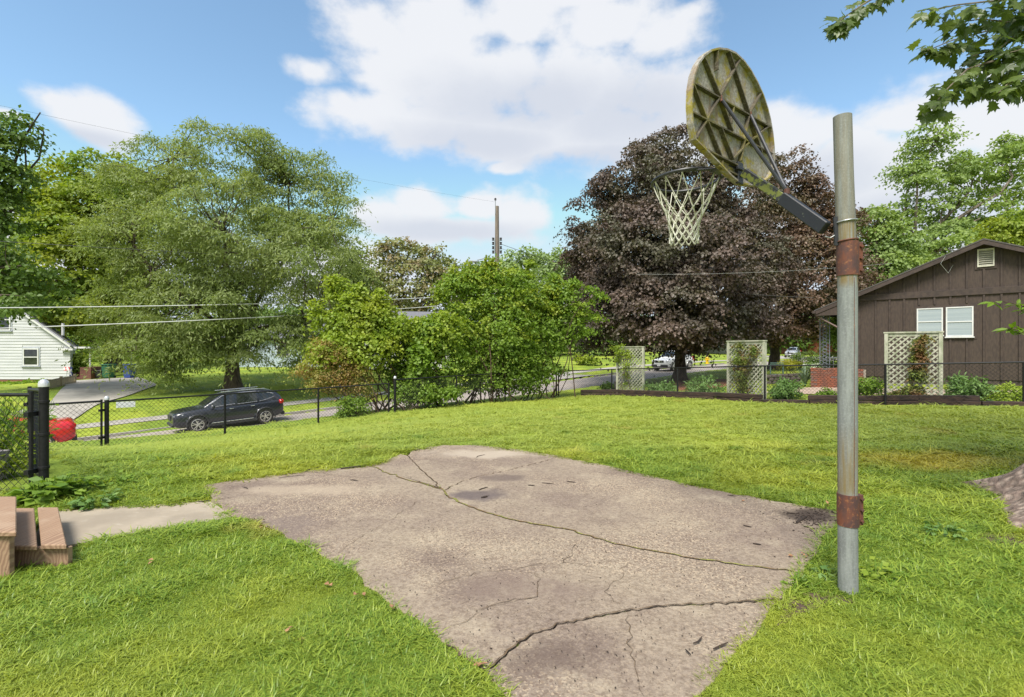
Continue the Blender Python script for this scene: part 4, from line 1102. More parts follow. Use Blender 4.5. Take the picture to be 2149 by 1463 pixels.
# spiky grass clump (yucca) in front of the bricks
def spiky(label, px, py, d, n, L0, mat, seed):
    r_ = np.random.default_rng(seed); p = at(px, py, d); base = on(p.x, p.y)
    root = empty('spiky_plant', base, label, 'plant'); mb = MB()
    for i in range(n):
        a = r_.uniform(0, 6.28); ln = r_.uniform(.1, 1.1); L_ = L0 * r_.uniform(.7, 1.1); w = .02
        pts = []; q = Vector(base); ang = .1
        for s_ in range(5):
            pts.append(q.copy()); ang += ln / 4
            q = q + Vector((math.cos(a)*math.sin(ang), math.sin(a)*math.sin(ang), math.cos(ang))) * L_ / 4
        sd = Vector((-math.sin(a), math.cos(a), 0))
        vs = []
        for s_, q in enumerate(pts):
            ww = w * (1 - (s_/4)**2) + .001; vs += [q + sd*ww, q - sd*ww]
        mb.add(vs, [(2*s_, 2*s_+1, 2*s_+3, 2*s_+2) for s_ in range(4)])
    mb.build('foliage', mat, root)['kind'] = 'stuff'
spiky('grey green strappy grass clump left of the brick planter', 1690, 800, 21.5, 90, .95, simple('strappy', (0.09,0.15,0.08), (0.17,0.23,0.14), 4, .6, world=True), 260)
# ------------------------------------------------------------------ chain link fences
def lerp(a, b, f): return a + (b - a) * f
def link_panel(mb, a, b, za0, za1, zb0, zb1, sp=.10, r=.0030, twist=True):
    """diamond mesh between two uprights; a,b = (x,y); z bottom/top at each"""
    a = Vector((a[0], a[1], 0)); b = Vector((b[0], b[1], 0)); L = (b - a).length; d = (b - a).normalized(); nrm = Vector((-d.y, d.x, 0))
    H = max(za1 - za0, zb1 - zb0)
    def P(s, v, o):   # s metres along, v metres up
        f = s / L; z0 = lerp(za0, zb0, f); z1 = lerp(za1, zb1, f)
        p = a + d * s + nrm * o; p.z = z0 + (z1 - z0) * min(max(v / H, 0), 1); return p
    k = -int(H / sp) - 1
    while k * sp < L:
        for sg in (1, -1):
            s0 = k * sp; s1 = s0 + H
            lo, hi = max(s0, 0), min(s1, L)
            if hi - lo > .02:
                n = max(2, int((hi - lo) / .5) + 1); pts = []
                for i in range(n):
                    s = lerp(lo, hi, i / (n - 1)); v = s - s0
                    if sg < 0: v = H - v
                    pts.append(P(s, v, r * sg * .9))
                mb.tube(pts, r, 3, caps=False)
        k += 1
def fence_run(label, posts, rails=True, h=1.12, group='black chain link fence runs', mesh_r=.0030, end_caps=(), rail_r=.021, post_r=.03, sp=.10):
    root = empty('chain_link_fence', Vector((posts[0][0], posts[0][1], posts[0][2])), label, 'fence', group)
    for i, p in enumerate(posts):
        pr = post_r * (1.5 if i in end_caps else 1)
        mb = MB().tube([(p[0], p[1], p[2] - .3), (p[0], p[1], p[2] + p[3] + (.07 if i in end_caps else .0))], pr, 10)
        po = mb.build('post', M['black_vinyl'], root, smooth=True)
        z = p[2] + p[3] + (.07 if i in end_caps else 0)
        if i in end_caps:
            MB().lathe([(pr*1.12, z - .03), (pr*1.12, z), (pr*.95, z + pr*.7), (pr*.5, z + pr*1.15), (0.001, z + pr*1.3)], 12, (p[0], p[1], 0)).build('post_cap', M['cap_metal'], po, smooth=True)
    for i in range(len(posts) - 1):
        a, b = posts[i], posts[i+1]
        MB().tube([(a[0], a[1], a[2] + a[3]), (b[0], b[1], b[2] + b[3])], rail_r, 8).build('top_rail', M['black_vinyl'], root, smooth=True)
    mb = MB()
    for i in range(len(posts) - 1):
        a, b = posts[i], posts[i+1]
        link_panel(mb, a, b, a[2] + .03, a[2] + a[3], b[2] + .03, b[2] + b[3], sp=sp, r=mesh_r)
    o = mb.build('chain_link_mesh', M['black_vinyl'], root); o['kind'] = 'stuff'
    return root
def fp(px, py_top, py_bot, d): 
    p = at(px, py_bot, d); q = at(px, py_top, d); return (p.x, p.y, p.z, q.z - p.z)
LP = [fp(224,843,941,11.2), fp(472,827,913,13.5), fp(668,815,890,15.3), fp(816,805,868,16.4)]
fence_run('black chain link fence in front of the dark blue parked car', LP, end_caps=(0,))
CP = [fp(829,797,866,16.6), fp(958,789,845,18.4), fp(1060,783,836,20.6), fp(1168,780,831,23.0)]
fence_run('black chain link fence run standing against the tangled hedge', CP, end_caps=(0,))
RP = [fp(1172,779,832,23.1), fp(1284,775,825,22.9), fp(1422,772,833,19.2), fp(1605,768,845,15.7), fp(1858,765,850,13.7), fp(2149,760,853,12.3), fp(2420,755,858,11.2)]
fence_run('black chain link fence along the timber edged garden bed of the brown house', RP)
# gate at the left
def gate(label, a, b, za, zb, ha, hb, r=.022, mesh_sp=.10, mesh_r=.0032):
    root = empty('chain_link_gate', Vector((a[0], a[1], za)), label, 'gate')
    mb = MB(); A0 = Vector((a[0], a[1], za)); B0 = Vector((b[0], b[1], zb)); A1 = A0 + Vector((0,0,ha)); B1 = B0 + Vector((0,0,hb))
    MB().tube([A0, A1 + Vector((0,0,.04))], r, 8).build('stile', M['black_vinyl'], root, smooth=True)
    MB().tube([B0, B1 + Vector((0,0,.04))], r, 8).build('stile', M['black_vinyl'], root, smooth=True)
    MB().tube([A1, B1], r, 8).build('top_rail', M['black_vinyl'], root, smooth=True)
    MB().tube([A0, B0], r, 8).build('bottom_rail', M['black_vinyl'], root, smooth=True)
    for f in (.2, .8):
        p = B0.lerp(B1, f); MB().box(p, (.05, .12, .05)).build('hinge', M['black_vinyl'], root)
    link_panel(mb, a, b, za, za + ha, zb, zb + hb, sp=mesh_sp, r=mesh_r)
    o = mb.build('chain_link_mesh', M['black_vinyl'], root); o['kind'] = 'stuff'
    return root
g1, g2 = at(80, 952, 10.3), at(213, 938, 11.1)
gate('closed black chain link gate in front of the red car tail', g1, g2, g1.z, g2.z, at(0,850,10.3).z - g1.z, at(0,842,11.1).z - g2.z)
MB_ = fence_run
# big near post, short panel to its left and the open gate leaf behind it
npz = gzf(-5.2, 5.5)
np_ = at(92, 1000, 5.5)
nr = empty('gate_post', Vector((np_.x, 5.5, npz)), 'thick black gate post with silver dome cap beside the wooden steps', 'fence post')
ztop = at(92, 806, 5.5).z
MB().tube([(np_.x, 5.5, npz - .3), (np_.x, 5.5, ztop)], .044, 16).build('post', M['black_vinyl'], nr, smooth=True)
MB().lathe([(.05, ztop - .03), (.05, ztop + .005), (.043, ztop + .03), (.022, ztop + .05), (.001, ztop + .056)], 16, (np_.x, 5.5, 0)).build('post_cap', M['cap_metal'], nr, smooth=True)
for z in (.25, .62, .98): MB().lathe([(.046, npz+z), (.051, npz+z+.003), (.051, npz+z+.03), (.046, npz+z+.033)], 16, (np_.x, 5.5, 0)).build('clamp_band', M['black_vinyl'], nr, smooth=True)
zt = at(0, 829, 5.4).z
ga = (-7.2, 5.42); gb = (-5.26, 5.42)
gate('black chain link panel at the left frame edge above the steps', ga, gb, gzf(*ga) + .03, gzf(*gb) + .03, zt - gzf(*ga) - .03, zt - gzf(*gb) - .03, r=.02, mesh_sp=.085, mesh_r=.0030)
g1 = Vector((-5.30, 5.62, 0)); g2 = Vector((-6.62, 6.80, 0))
gate('black chain link gate leaf swung open behind the thick gate post', g1, g2, .10, .02, 1.02, 1.02, r=.022, mesh_r=.0034, mesh_sp=.085)

# ------------------------------------------------------------------ timber edging
tb_px = [(1218,822,838,22.6),(1300,826,842,21.4),(1400,830,846,18.9),(1500,833,849,17.2),(1600,838,853,15.5),(1700,840,858,14.7),(1800,842,860,14.0),(1930,843,862,13.4),(2060,845,864,12.6),(2200,848,870,12.0),(2340,850,874,11.6)]
te = empty('timber_edging', at(1218, 838, 22.6), 'dark weathered landscape timbers edging the garden bed', 'garden edging')
for i in range(len(tb_px) - 1):
    a, b = tb_px[i], tb_px[i+1]
    for row in range(2):
        A = at(a[0] + random.uniform(-3, 3), 0, a[3] + .1); B = at(b[0], 0, b[3] + .1)
        dz = random.uniform(-.015, .015)
        za = gzf(A.x, A.y) - .02; zb = gzf(B.x, B.y) - .02
        A.z = za + .07 + row * .145 + dz; B.z = zb + .07 + row * .145 + dz * .5
        A.y += .03 * row; B.y += .03 * row
        if row == 1 and i in (4, 8): continue
        MB().beam(A, B + (B - A).normalized() * -.01, .15, .14).build('timber', M['timber_old'], te, bevel=.012)

# ------------------------------------------------------------------ trellises
def trellis(label, px0, px1, ptop, pbot, d0, d1, seed):
    r_ = np.random.default_rng(seed)
    A = at(px0, 0, d0); B = at(px1, 0, d1); za = at(0, pbot, (d0+d1)/2).z; zt_ = at(0, ptop, (d0+d1)/2).z
    root = empty('trellis', Vector((A.x, A.y, za)), label, 'trellis', 'white lattice trellises in the garden bed')
    d = Vector((B.x - A.x, B.y - A.y, 0)); W = d.length; d.normalize(); nr_ = Vector((d.y, -d.x, 0)); H = zt_ - za
    Mx = Matrix((d, -nr_, Vector((0,0,1)))).transposed()
    O = Vector((A.x, A.y, za))
    for s in (.045, W - .045):
        MB().box(O + d*s + Vector((0,0,H/2)), (.09, .09, H), Mx).build('post', M['trellis_wood'], root)
    MB().box(O + d*W/2 + Vector((0,0,H + .021)), (W + .04, .11, .04), Mx).build('top_rail', M['trellis_wood'], root)
    MB().box(O + d*W/2 + Vector((0,0,H - .05)), (W - .18, .04, .09), Mx).build('top_rail', M['trellis_wood'], root)
    x0, x1, z0, z1 = .09, W - .09, .02, H - .09
    sp = .115
    for sg, off in ((1, .012), (-1, -.012)):
        k = x0 - (z1 - z0)
        while k < x1:
            # line x = k + (z - z0) (sg=1) or mirrored
            a = max(k, x0); b = min(k + (z1 - z0), x1)
            if b - a > .06:
                xa, xb = a, b; zA, zB = z0 + a - k, z0 + b - k
                if sg < 0: xa, xb = x0 + x1 - a, x0 + x1 - b
                pA = O + d*xa + Vector((0,0,zA)) + nr_*off; pB = O + d*xb + Vector((0,0,zB)) + nr_*off
                dd = (pB - pA).normalized(); sd = dd.cross(nr_).normalized()
                m2 = Matrix((sd, dd, nr_)).transposed()
                MB().box((pA + pB)/2, (.042, (pB-pA).length, .010), m2).build('slat', M['trellis_wood'], root)
            k += sp * 1.414
    return O, d, W, H, nr_
T1 = trellis('narrowest left lattice trellis beside the big purple maple trunk', 1294, 1352, 729, 832, 22.6, 21.6, 1)
T2 = trellis('middle lattice trellis covered with a reddish climber', 1527, 1607, 717, 838, 17.7, 16.3, 2)
T3 = trellis('widest right lattice trellis in front of the brown house window', 1856, 1979, 699, 845, 14.5, 13.7, 3)
def climber(label, T, L_, seed, mat, n):
    O, d, W, H, nr_ = T; r_ = np.random.default_rng(seed)
    root = empty('climbing_vine', O + d*W/2, label, 'vine', None); lb = []
    for (s, z, rs, rz) in L_:
        c = O + d*(s*W) + Vector((0,0,z*H)) + nr_*.03
        lb.append((c.x, c.y, c.z, rs*W, .10, rz*H))
    crown('foliage', lb, n, 22, .13, .6, .3, .07, .055, M[mat], root, seed, .1)
    mb = MB()
    for i in range(5):
        l = lb[r_.integers(len(lb))]; limb(mb, O + d*W*r_.uniform(.35,.65) + nr_*.03, (l[0], l[1], l[2]), .01, .005, r_, 0, 5, 4)
    mb.build('stems', M['stem'], root)
climber('yellow green climber spilling over the left trellis top corner', T1, [(.15,1.0,.28,.07),(.35,.9,.3,.08),(.55,.85,.2,.06),(.08,.8,.08,.14),(.4,.5,.12,.3)], 301, 'lf_bush', 60)
climber('red and green climber filling the middle trellis', T2, [(.4,.88,.22,.1),(.5,.7,.25,.15),(.55,.5,.28,.2),(.5,.25,.25,.2),(.75,.85,.12,.1),(.3,.6,.12,.15)], 302, 'lf_vine', 150)
climber('slender climber on the widest right trellis', T3, [(.62,.78,.14,.16),(.58,.6,.12,.14),(.6,.42,.13,.14),(.55,.15,.3,.12),(.25,.1,.2,.08),(.68,.92,.12,.05)], 303, 'lf_vine', 150)

# ------------------------------------------------------------------ basketball hoop
pole_d = 3.27
hoop = empty('basketball_hoop', g0(1780, 1243), 'steel pole basketball hoop with moss stained fan backboard and white net', 'basketball hoop')
mt, t, b = new_mat('pole_steel')
wc = worldco(t); sp_ = t.nodes.new('ShaderNodeSeparateXYZ'); t.links.new(wc, sp_.inputs[0])
c = mix(t, ramp(t, noise(t, 7, 5, .6, mapping(t, wc, (6, 6, .6))), .35, .65), (0.25,0.265,0.255), (0.18,0.19,0.185))
c = mix(t, ramp(t, noise(t, 90, 3, .6, wc), .45, .7, b=.5), c, (0.31,0.325,0.32))
# brown weather streaks below the arm and above the lower collar
def band(z0, z1, z2, z3):
    return mth(t, 'MULTIPLY', ramp(t, sp_.outputs[2], z0, z1), ramp(t, sp_.outputs[2], z3, z2))
st = noise(t, 5, 4, .6, mapping(t, wc, (9, 9, .35), loc=(3,1,0)))
for (zz_, am) in (((.60,.68,.85,1.15), .9), ((1.98,2.05,2.4,2.48), .9), ((2.3,2.5,3.1,3.4), .36)):
    c = mix(t, mth(t, 'MULTIPLY', band(*zz_), ramp(t, st, .30, .62, b=am)), c, (0.20,0.145,0.055))
t.links.new(c, b.inputs['Base Color']); b.inputs['Roughness'].default_value = .6; b.inputs['Metallic'].default_value = .1; b.inputs['Specular IOR Level'].default_value = .3
bump(t, b, noise(t, 60, 3, .6, wc), .15, .002)
M['pole'] = mt
mt, t, b = new_mat('rusty_collar'); wc = worldco(t)
c = mix(t, ramp(t, noise(t, 9, 6, .65, mapping(t, wc, (2, 2, .8))), .35, .65), (0.16,0.055,0.030), (0.075,0.040,0.038))
c = mix(t, ramp(t, noise(t, 40, 4, .6, wc), .55, .72, b=.7), c, (0.34,0.14,0.055))
t.links.new(c, b.inputs['Base Color']); b.inputs['Roughness'].default_value = .75; b.inputs['Metallic'].default_value = .15
bump(t, b, noise(t, 55, 4, .6, wc), .5, .003); M['rust'] = mt
def pp_(px, py): return at(px, py, pole_d)
pl = [g0(1780,1243) + Vector((0,0,-.2)), pp_(1779,1070), pp_(1778.5,545)]
MB().tube(pl, .0575, 24).build('lower_pole', M['pole'], hoop, smooth=True)
MB().tube([pp_(1778,560), pp_(1775,470), pp_(1771,360), pp_(1768,244)], [.056,.056,.0545,.054], 24).build('upper_pole', M['pole'], hoop, smooth=True)
# seam weld down the pole
MB().tube([pp_(1780,1230) + Vector((.004,-.057,0)), pp_(1779,1100) + Vector((.004,-.057,0)), pp_(1779,585) + Vector((.004,-.057,0))], .0022, 5).build('weld_seam', M['rust'], hoop)
for (y0, y1, xc) in ((508, 579, 1778.5), (1036, 1102, 1779.5)):
    a, b_ = pp_(xc, y1), pp_(xc, y0)
    cl = MB().lathe([(.058, 0), (.0635, .001), (.0635, (b_-a).length), (.058, (b_-a).length + .001)], 28, a).build('collar', M['rust'], hoop, smooth=True)
    h = (b_ - a).length
    MB().box(a + Vector((.078, -.012, h/2)), (.028, .012, h - .006)).build('collar_flange', M['rust'], cl, bevel=.003)
    MB().box(a + Vector((.078, .012, h/2)), (.028, .012, h - .006)).build('collar_flange', M['rust'], cl, bevel=.003)
    for f in (.15, .5, .85):
        MB().lathe([(.001, -.014), (.010, -.013), (.011, -.006), (.011, 0)], 6, a + Vector((.078, -.019, h*f)), Matrix(((1,0,0),(0,0,1),(0,1,0)))).build('bolt', M['rust'], cl)
for y_ in (466, 506):
    c_ = pp_(1775.5 if y_ == 466 else 1777, y_)
    ring = [c_ + Vector((.0625*math.cos(a_), .0625*math.sin(a_), .006*math.sin(a_ + 2))) for a_ in np.linspace(0, 2*math.pi, 25)]
    MB().tube(ring, .0055, 6, caps=False).build('u_bolt', M['galv'] if y_ == 466 else M['rust'], hoop, smooth=True)
# board plane
E0 = Vector((1.24, 3.50, 0)); Ud = Vector((.788, .615, 0)).normalized(); Nb = Vector((-Ud.y, Ud.x, 0))
def bp(px, py, off=0.0):
    r_ = (px - CX) / F; s_ = (r_ * E0.y - E0.x) / (Ud.x - r_ * Ud.y)
    p = E0 + Ud * s_; p.z = EYE - (py - CY) / F * p.y
    return p - Nb * off
OUT = [(1450,295),(1444,262),(1442,225),(1443,190),(1448,160),(1457,136),(1469,119),(1484,108),(1500,104),(1518,106),(1536,114),(1553,130),(1568,150),(1582,175),(1594,201),(1603,228),(1609,252),(1614,280),(1617,310),(1618,340),(1617,358),(1609,374),(1597,384),(1580,392),(1562,391),(1545,387),(1528,374),(1505,350),(1480,325)]
cen_b = sum((bp(*p) for p in OUT), Vector()) / len(OUT)
mt, t, b = new_mat('mossy_board'); wc = worldco(t)
c = mix(t, ramp(t, noise(t, 55, 4, .7, wc), .35, .65), (0.38,0.355,0.32), (0.20,0.18,0.16))
c = mix(t, ramp(t, noise(t, 6, 4, .6, mapping(t, wc, (2, 2, .7))), .47, .70, b=.75), c, (0.23,0.155,0.085))
c = mix(t, ramp(t, mth(t, 'ADD', noise(t, 6.5, 5, .65, wc), mth(t, 'MULTIPLY', noise(t, 40, 4, .7, wc), .35)), .66, .79, b=.9), c, (0.28,0.225,0.022))
t.links.new(c, b.inputs['Base Color']); b.inputs['Roughness'].default_value = .85
bump(t, b, noise(t, 70, 4, .7, wc), .5, .004); M['board'] = mt
mt, t, b = new_mat('mossy_rib'); wc = worldco(t)
c = mix(t, ramp(t, noise(t, 5, 5, .6, wc), .46, .66), (0.075,0.062,0.042), (0.17,0.145,0.035))
c = mix(t, ramp(t, noise(t, 45, 4, .7, wc), .5, .7, b=.5), c, (0.33,0.30,0.22))
t.links.new(c, b.inputs['Base Color']); b.inputs['Roughness'].default_value = .9; M['rib'] = mt
n = len(OUT); f_ = [bp(*p) + Nb*.012 for p in OUT]; k_ = [bp(*p) for p in OUT]
board = MB().add(f_ + k_, [tuple(range(n-1,-1,-1)), tuple(range(n, 2*n))] + [(i, (i+1)%n, n+(i+1)%n, n+i) for i in range(n)]).build('backboard', M['board'], hoop)
def ins(p, m_): return p + (cen_b - p).normalized() * m_
vs = []; 
for p in OUT:
    q = bp(*p); vs += [q + Nb*.002, q - Nb*.036, ins(q, .014) - Nb*.036, ins(q, .014) + Nb*.002]
fs = []
for i in range(n):
    j = (i+1) % n
    for a_ in range(3): fs.append((4*i+a_, 4*j+a_, 4*j+a_+1, 4*i+a_+1))
MB().add(vs, fs).build('rim_flange', M['board'], board)
def rib(p, q, w=.011, h=.034):
    MB().beam(bp(*p, .017), bp(*q, .017), h, w, up=tuple(Nb.cross((bp(*q) - bp(*p)).normalized()))).build('rib', M['rib'], board)
for p, q in [((1447,176),(1611,270)),((1447,239),(1614,325)),((1470,314),(1540,348)),((1501,350),(1545,372)),
             ((1448,179),(1477,254)),((1477,254),(1507,330)),((1471,122),(1505,206)),((1505,206),(1531,278)),((1524,112),(1567,243)),((1567,243),(1592,322)),((1507,270),(1532,336)),
             ((1455,293),(1503,208)),((1503,208),(1545,130)),((1548,340),(1566,243)),((1566,243),(1592,196)),((1532,336),(1566,300)),((1566,300),(1606,268)),((1499,108),(1499,150)),((1533,228),(1528,262)),((1509,340),(1509,358))]:
    rib(p, q)
# arm: dark box tube with a mossy inner bar, two braces
dl = -Nb
ja = bp(1545, 366, .06)
pe = pp_(1752, 478) + Vector((-.03, .02, 0))
md_ = pe.lerp(ja, .50)
mt = simple('arm_moss', (0.025,0.026,0.03), (0.15,0.17,0.035), 22, .6, 0, .3, lo=.44, hi=.56, detail=6, world=True); M['arm_moss'] = mt
mt = simple('arm_black', (0.014,0.015,0.02), (0.09,0.10,0.07), 24, .5, 0, .1, lo=.66, hi=.70, detail=4, world=True); M['arm_black'] = mt
arm = MB().beam(pe + Vector((-.02,0,0)), md_, .050, .088).build('arm', M['arm_black'], hoop, bevel=.006)
MB().beam(md_ - (md_-ja).normalized()*-.03, ja, .038, .066).build('inner_arm', M['arm_moss'], hoop, bevel=.004)
ax = (ja - pe).normalized(); upv = ax.cross(Vector((-ax.y, ax.x, 0))).normalized()
if upv.z < 0: upv = -upv
bj = md_ + upv*.048
for tg, w in (((1505,212), .0), ((1567,246), .0)):
    e_ = bp(tg[0], tg[1], .035)
    MB().tube([bj, bj.lerp(e_, .5), e_], .0125, 8).build('brace', M['black_paint'], hoop, smooth=True)
    MB().lathe([(.001,-.02),(.014,-.018),(.014,.0),(.006,.001),(.006,.03)], 8, e_).build('bolt', M['rust'], hoop)
MB().lathe([(.001,-.02),(.02,-.018),(.02,.02),(.001,.021)], 8, bj).build('bolt', M['rust'], hoop)
MB().box(ja + Nb*.035, (.075, .03, .17), Matrix((Ud, Nb, Vector((0,0,1)))).transposed()).build('mounting_bracket', M['black_paint'], hoop, bevel=.006)
MB().box(ja + Nb*.02 + Vector((0,0,.03)), (.12, .025, .03), Matrix((Ud, Nb, Vector((0,0,1)))).transposed()).build('mounting_bracket', M['black_paint'], hoop, bevel=.006)
MB().beam(pp_(1756,455) + Vector((0,.0,0)), pp_(1759,515), .012, .045, up=(1,0,0)).build('pole_bracket', M['black_paint'], hoop)
MB().tube([pe + Vector((-.03,-.01,-.055)), pe + Vector((0,-.02,-.068)), pp_(1758,490)], .004, 5).build('wire_tie', M['galv'], hoop)
# rim and net
rc = Vector((1.47, 4.20, 0)); RR = .272; rz_ = EYE + 352/F*4.20
rc.z = rz_
ring = [rc + Vector((RR*math.cos(a_), RR*math.sin(a_), 0)) for a_ in np.linspace(0, 2*math.pi, 41)]
tilt = .03
rim = MB().tube([p + Vector((0,0,(p-rc).dot(-Nb)*tilt)) for p in ring], .0135, 8, caps=False).build('rim', M['black_paint'], hoop, smooth=True)
att = bp(1500, 356); att2 = bp(1536, 372)
for s in (-1, 1):
    MB().tube([rc + Nb*(-RR)*.35 + Ud*s*RR*.94, rc - Nb*RR*1.15 + Ud*s*.10 + Vector((0,0,-.012)), rc - Nb*(RR+.13) + Ud*s*.07 + Vector((0,0,-.012))], .009, 6).build('rim_brace', M['black_paint'], rim, smooth=True)
MB().box(rc - Nb*(RR+.06), (.11, .16, .02), Matrix((Ud, Nb, Vector((0,0,1)))).transposed()).build('rim_plate', M['black_paint'], rim, bevel=.004)
MB().box(rc - Nb*(RR+.125) + Vector((0,0,-.05)), (.13, .015, .12), Matrix((Ud, Nb, Vector((0,0,1)))).transposed()).build('rim_plate', M['black_paint'], rim, bevel=.003)
net = MB(); NS = 12
rows = [(RR*.98, 0.0), (.198, .170), (.160, .245), (.136, .312), (.120, .372), (.112, .426), (.112, .474), (.118, .510)]
def npnt(row, k, half):
    r_, z = rows[row]; a_ = 2*math.pi*(k + (.5 if half else 0))/NS + .1
    j = (hash((row, k)) % 7 - 3) * .0022 if row else 0
    return rc + Vector(((r_ + j)*math.cos(a_) - .012*z/.5, (r_ + j)*math.sin(a_), -z - .01 + j))
for row in range(len(rows) - 1):
    for k in range(NS):
        h0 = bool(row % 2); h1 = not h0
        a = npnt(row, k, h0)
        for kk in ((k, k-1) if not h0 else (k, k+1)):
            b_ = npnt(row+1, kk % NS, h1)
            m2 = (a + b_)/2 + Vector((0,0,-.006))
            net.tube([a, m2, b_], .0040 if row < 2 else .0052, 5, caps=False)
for row in range(1, len(rows)):
    for k in range(NS):
        p = npnt(row, k, bool(row % 2)); net.lathe([(.001,-.010),(.010,-.005),(.010,.005),(.001,.010)], 6, p)
mt = simple('net_cord', (0.62,0.61,0.53), (0.42,0.42,0.30), 9, .85, world=True); M['net'] = mt
o = net.build('net', M['net'], hoop, smooth=True); o['kind'] = 'stuff'

# ------------------------------------------------------------------ wooden steps
mt, t, b = new_mat('step_wood'); oc = objco(t)
w = t.nodes.new('ShaderNodeTexWave'); w.wave_type = 'RINGS'; w.rings_direction = 'Y'
w.inputs['Scale'].default_value = 5; w.inputs['Distortion'].default_value = 7; w.inputs['Detail'].default_value = 3; w.inputs['Detail Scale'].default_value = 1.2
t.links.new(mapping(t, worldco(t), (2.6, .30, 1.3), loc=(8.9, -1.1, 0)), w.inputs['Vector'])
c = mix(t, ramp(t, w.outputs['Fac'], .2, .8), (0.33,0.215,0.135), (0.24,0.145,0.09))
c = mix(t, ramp(t, noise(t, 3, 4, .6, worldco(t)), .5, .7, b=.5), c, (0.40,0.29,0.20))
c = mix(t, ramp(t, noise(t, 9, 4, .6, mapping(t, worldco(t), (1, 6, 1))), .68, .74, b=.85), c, (0.03,0.018,0.014))
t.links.new(c, b.inputs['Base Color']); b.inputs['Roughness'].default_value = .75
bump(t, b, w.outputs['Fac'], .25, .004); M['step_wood'] = mt
steps = empty('wooden_steps', Vector((-3.7, 4.0, 0)), 'weathered brown wooden steps at the lower left frame edge', 'steps')
def plank(x0, x1, y0, y1, z, th=.036, sk=0.0, nm='tread_board'):
    MB().prism([(x0, y0), (x1, y0), (x1 + sk, y1), (x0 + sk, y1)], z - th, z).build(nm, M['step_wood'], steps, bevel=.006)
zt2, zt3 = .175, .335
plank(-3.42, -3.235, 3.60, 4.45, zt2, sk=-.84); plank(-3.62, -3.43, 3.58, 4.43, zt2, sk=-.84)
plank(-3.63, -3.42, 3.42, 4.24, zt3, sk=-.82); plank(-3.85, -3.64, 3.40, 4.22, zt3, sk=-.82); plank(-4.07, -3.86, 3.38, 4.20, zt3, sk=-.82)
MB().prism([(-4.1, 3.435), (-3.50, 3.45), (-3.50, 3.49), (-4.1, 3.475)], -.05, zt3 - .038).build('stringer', M['step_wood'], steps, bevel=.004)
MB().prism([(-3.70, 3.63), (-3.26, 3.64), (-3.26, 3.68), (-3.70, 3.67)], -.05, zt2 - .038).build('stringer', M['step_wood'], steps, bevel=.004)
MB().prism([(-3.262, 3.64), (-3.30, 3.64), (-4.10, 4.43), (-4.062, 4.43)], -.05, zt2 - .038).build('riser', M['step_wood'], steps)
MB().prism([(-3.50, 3.46), (-3.54, 3.46), (-4.30, 4.2), (-4.26, 4.2)], .0, zt3 - .038).build('riser', M['step_wood'], steps)

# ------------------------------------------------------------------ utility pole, lamp and wires
ux, uy = -1.12, 38.0
ub = on(ux, uy); utop = at(1043, 433, 38)
up_ = empty('utility_pole', ub, 'tall wooden utility pole behind the hedge with insulators on both sides', 'utility pole')
MB().tube([ub + Vector((0,0,-.3)), ub.lerp(utop, .5), utop], [.21,.18,.145], 12).build('pole', M['wood_utility'], up_, smooth=True)
MB().tube([utop + Vector((-.12,-.1,-.6)), utop + Vector((-.12,-.1,.45))], .03, 6).build('top_pin', M['galv'], up_)
MB().lathe([(.001,0),(.09,.02),(.07,.09),(.09,.12),(.05,.18),(.001,.19)], 10, utop + Vector((-.12,-.1,.42))).build('insulator', M['plastic_grey'], up_, smooth=True)
for sx in (-1, 1):
    MB().beam(at(1043 + sx*5.5, 500, 37.8), at(1043 + sx*5.5, 532, 37.8), .05, .06, up=(0,1,0)).build('bracket', M['galv'], up_)
    for py in (502, 511, 520, 529):
        MB().lathe([(.001,-.13),(.10,-.1),(.07,0),(.10,.1),(.001,.13)], 8, at(1043 + sx*8, py, 37.8)).build('insulator', M['plastic_grey'], up_, smooth=True)
la = [at(1041, 553, 37.9), at(1030, 545, 37.5), at(1015, 543, 37.2), at(1002, 546, 37.0)]
MB().tube(la, .04, 6).build('lamp_arm', M['galv'], up_, smooth=True)
MB().box(at(994, 549, 37.0), (.62, .26, .14)).build('lamp_head', M['galv'], up_, bevel=.05)
def wire(label, a, b, sag, r, mat, n=40, group='overhead wires'):
    a = Vector(a); b = Vector(b); pts = []
    for i in range(n + 1):
        f = i/n; p = a.lerp(b, f); p.z -= 4*sag*f*(1-f); pts.append(p)
    tag(MB().tube(pts, r, 4).build('overhead_wire', mat), label, 'wire', group)
wire('upper pale wire crossing the feathery tree', (-1.12,38,5.8), (-34.6,7.5,2.38), .56, .022, M['wire'])
wire('lower pale wire crossing the feathery tree', (-1.12,38,5.25), (-34.6,7.5,1.35), .56, .022, M['wire'])
wire('thin high wire through the middle of the feathery tree', at(1040, 560, 38), (-34.6,7.5,5.1), .3, .011, M['wire_dark'])
wire('thin wire from the pole top running left into the sky', at(1040, 424, 38), (-34.6,7.5,11.5), .6, .004, M['wire_dark'])
wire('thin dark wire sloping down right from the pole', at(1050, 512, 37.8), (32, 58, 4.6), .6, .016, M['wire_dark'])
wire('slack service wire from the pole towards the brown house', at(1050, 521, 37.8), (13.7, 22.5, 3.9), .7, .010, M['wire_dark'])
wire('pale wire crossing in front of the purple maple', (6.0, 24, 5.2), (16.5, 21.5, 5.3), .15, .0035, M['wire'])
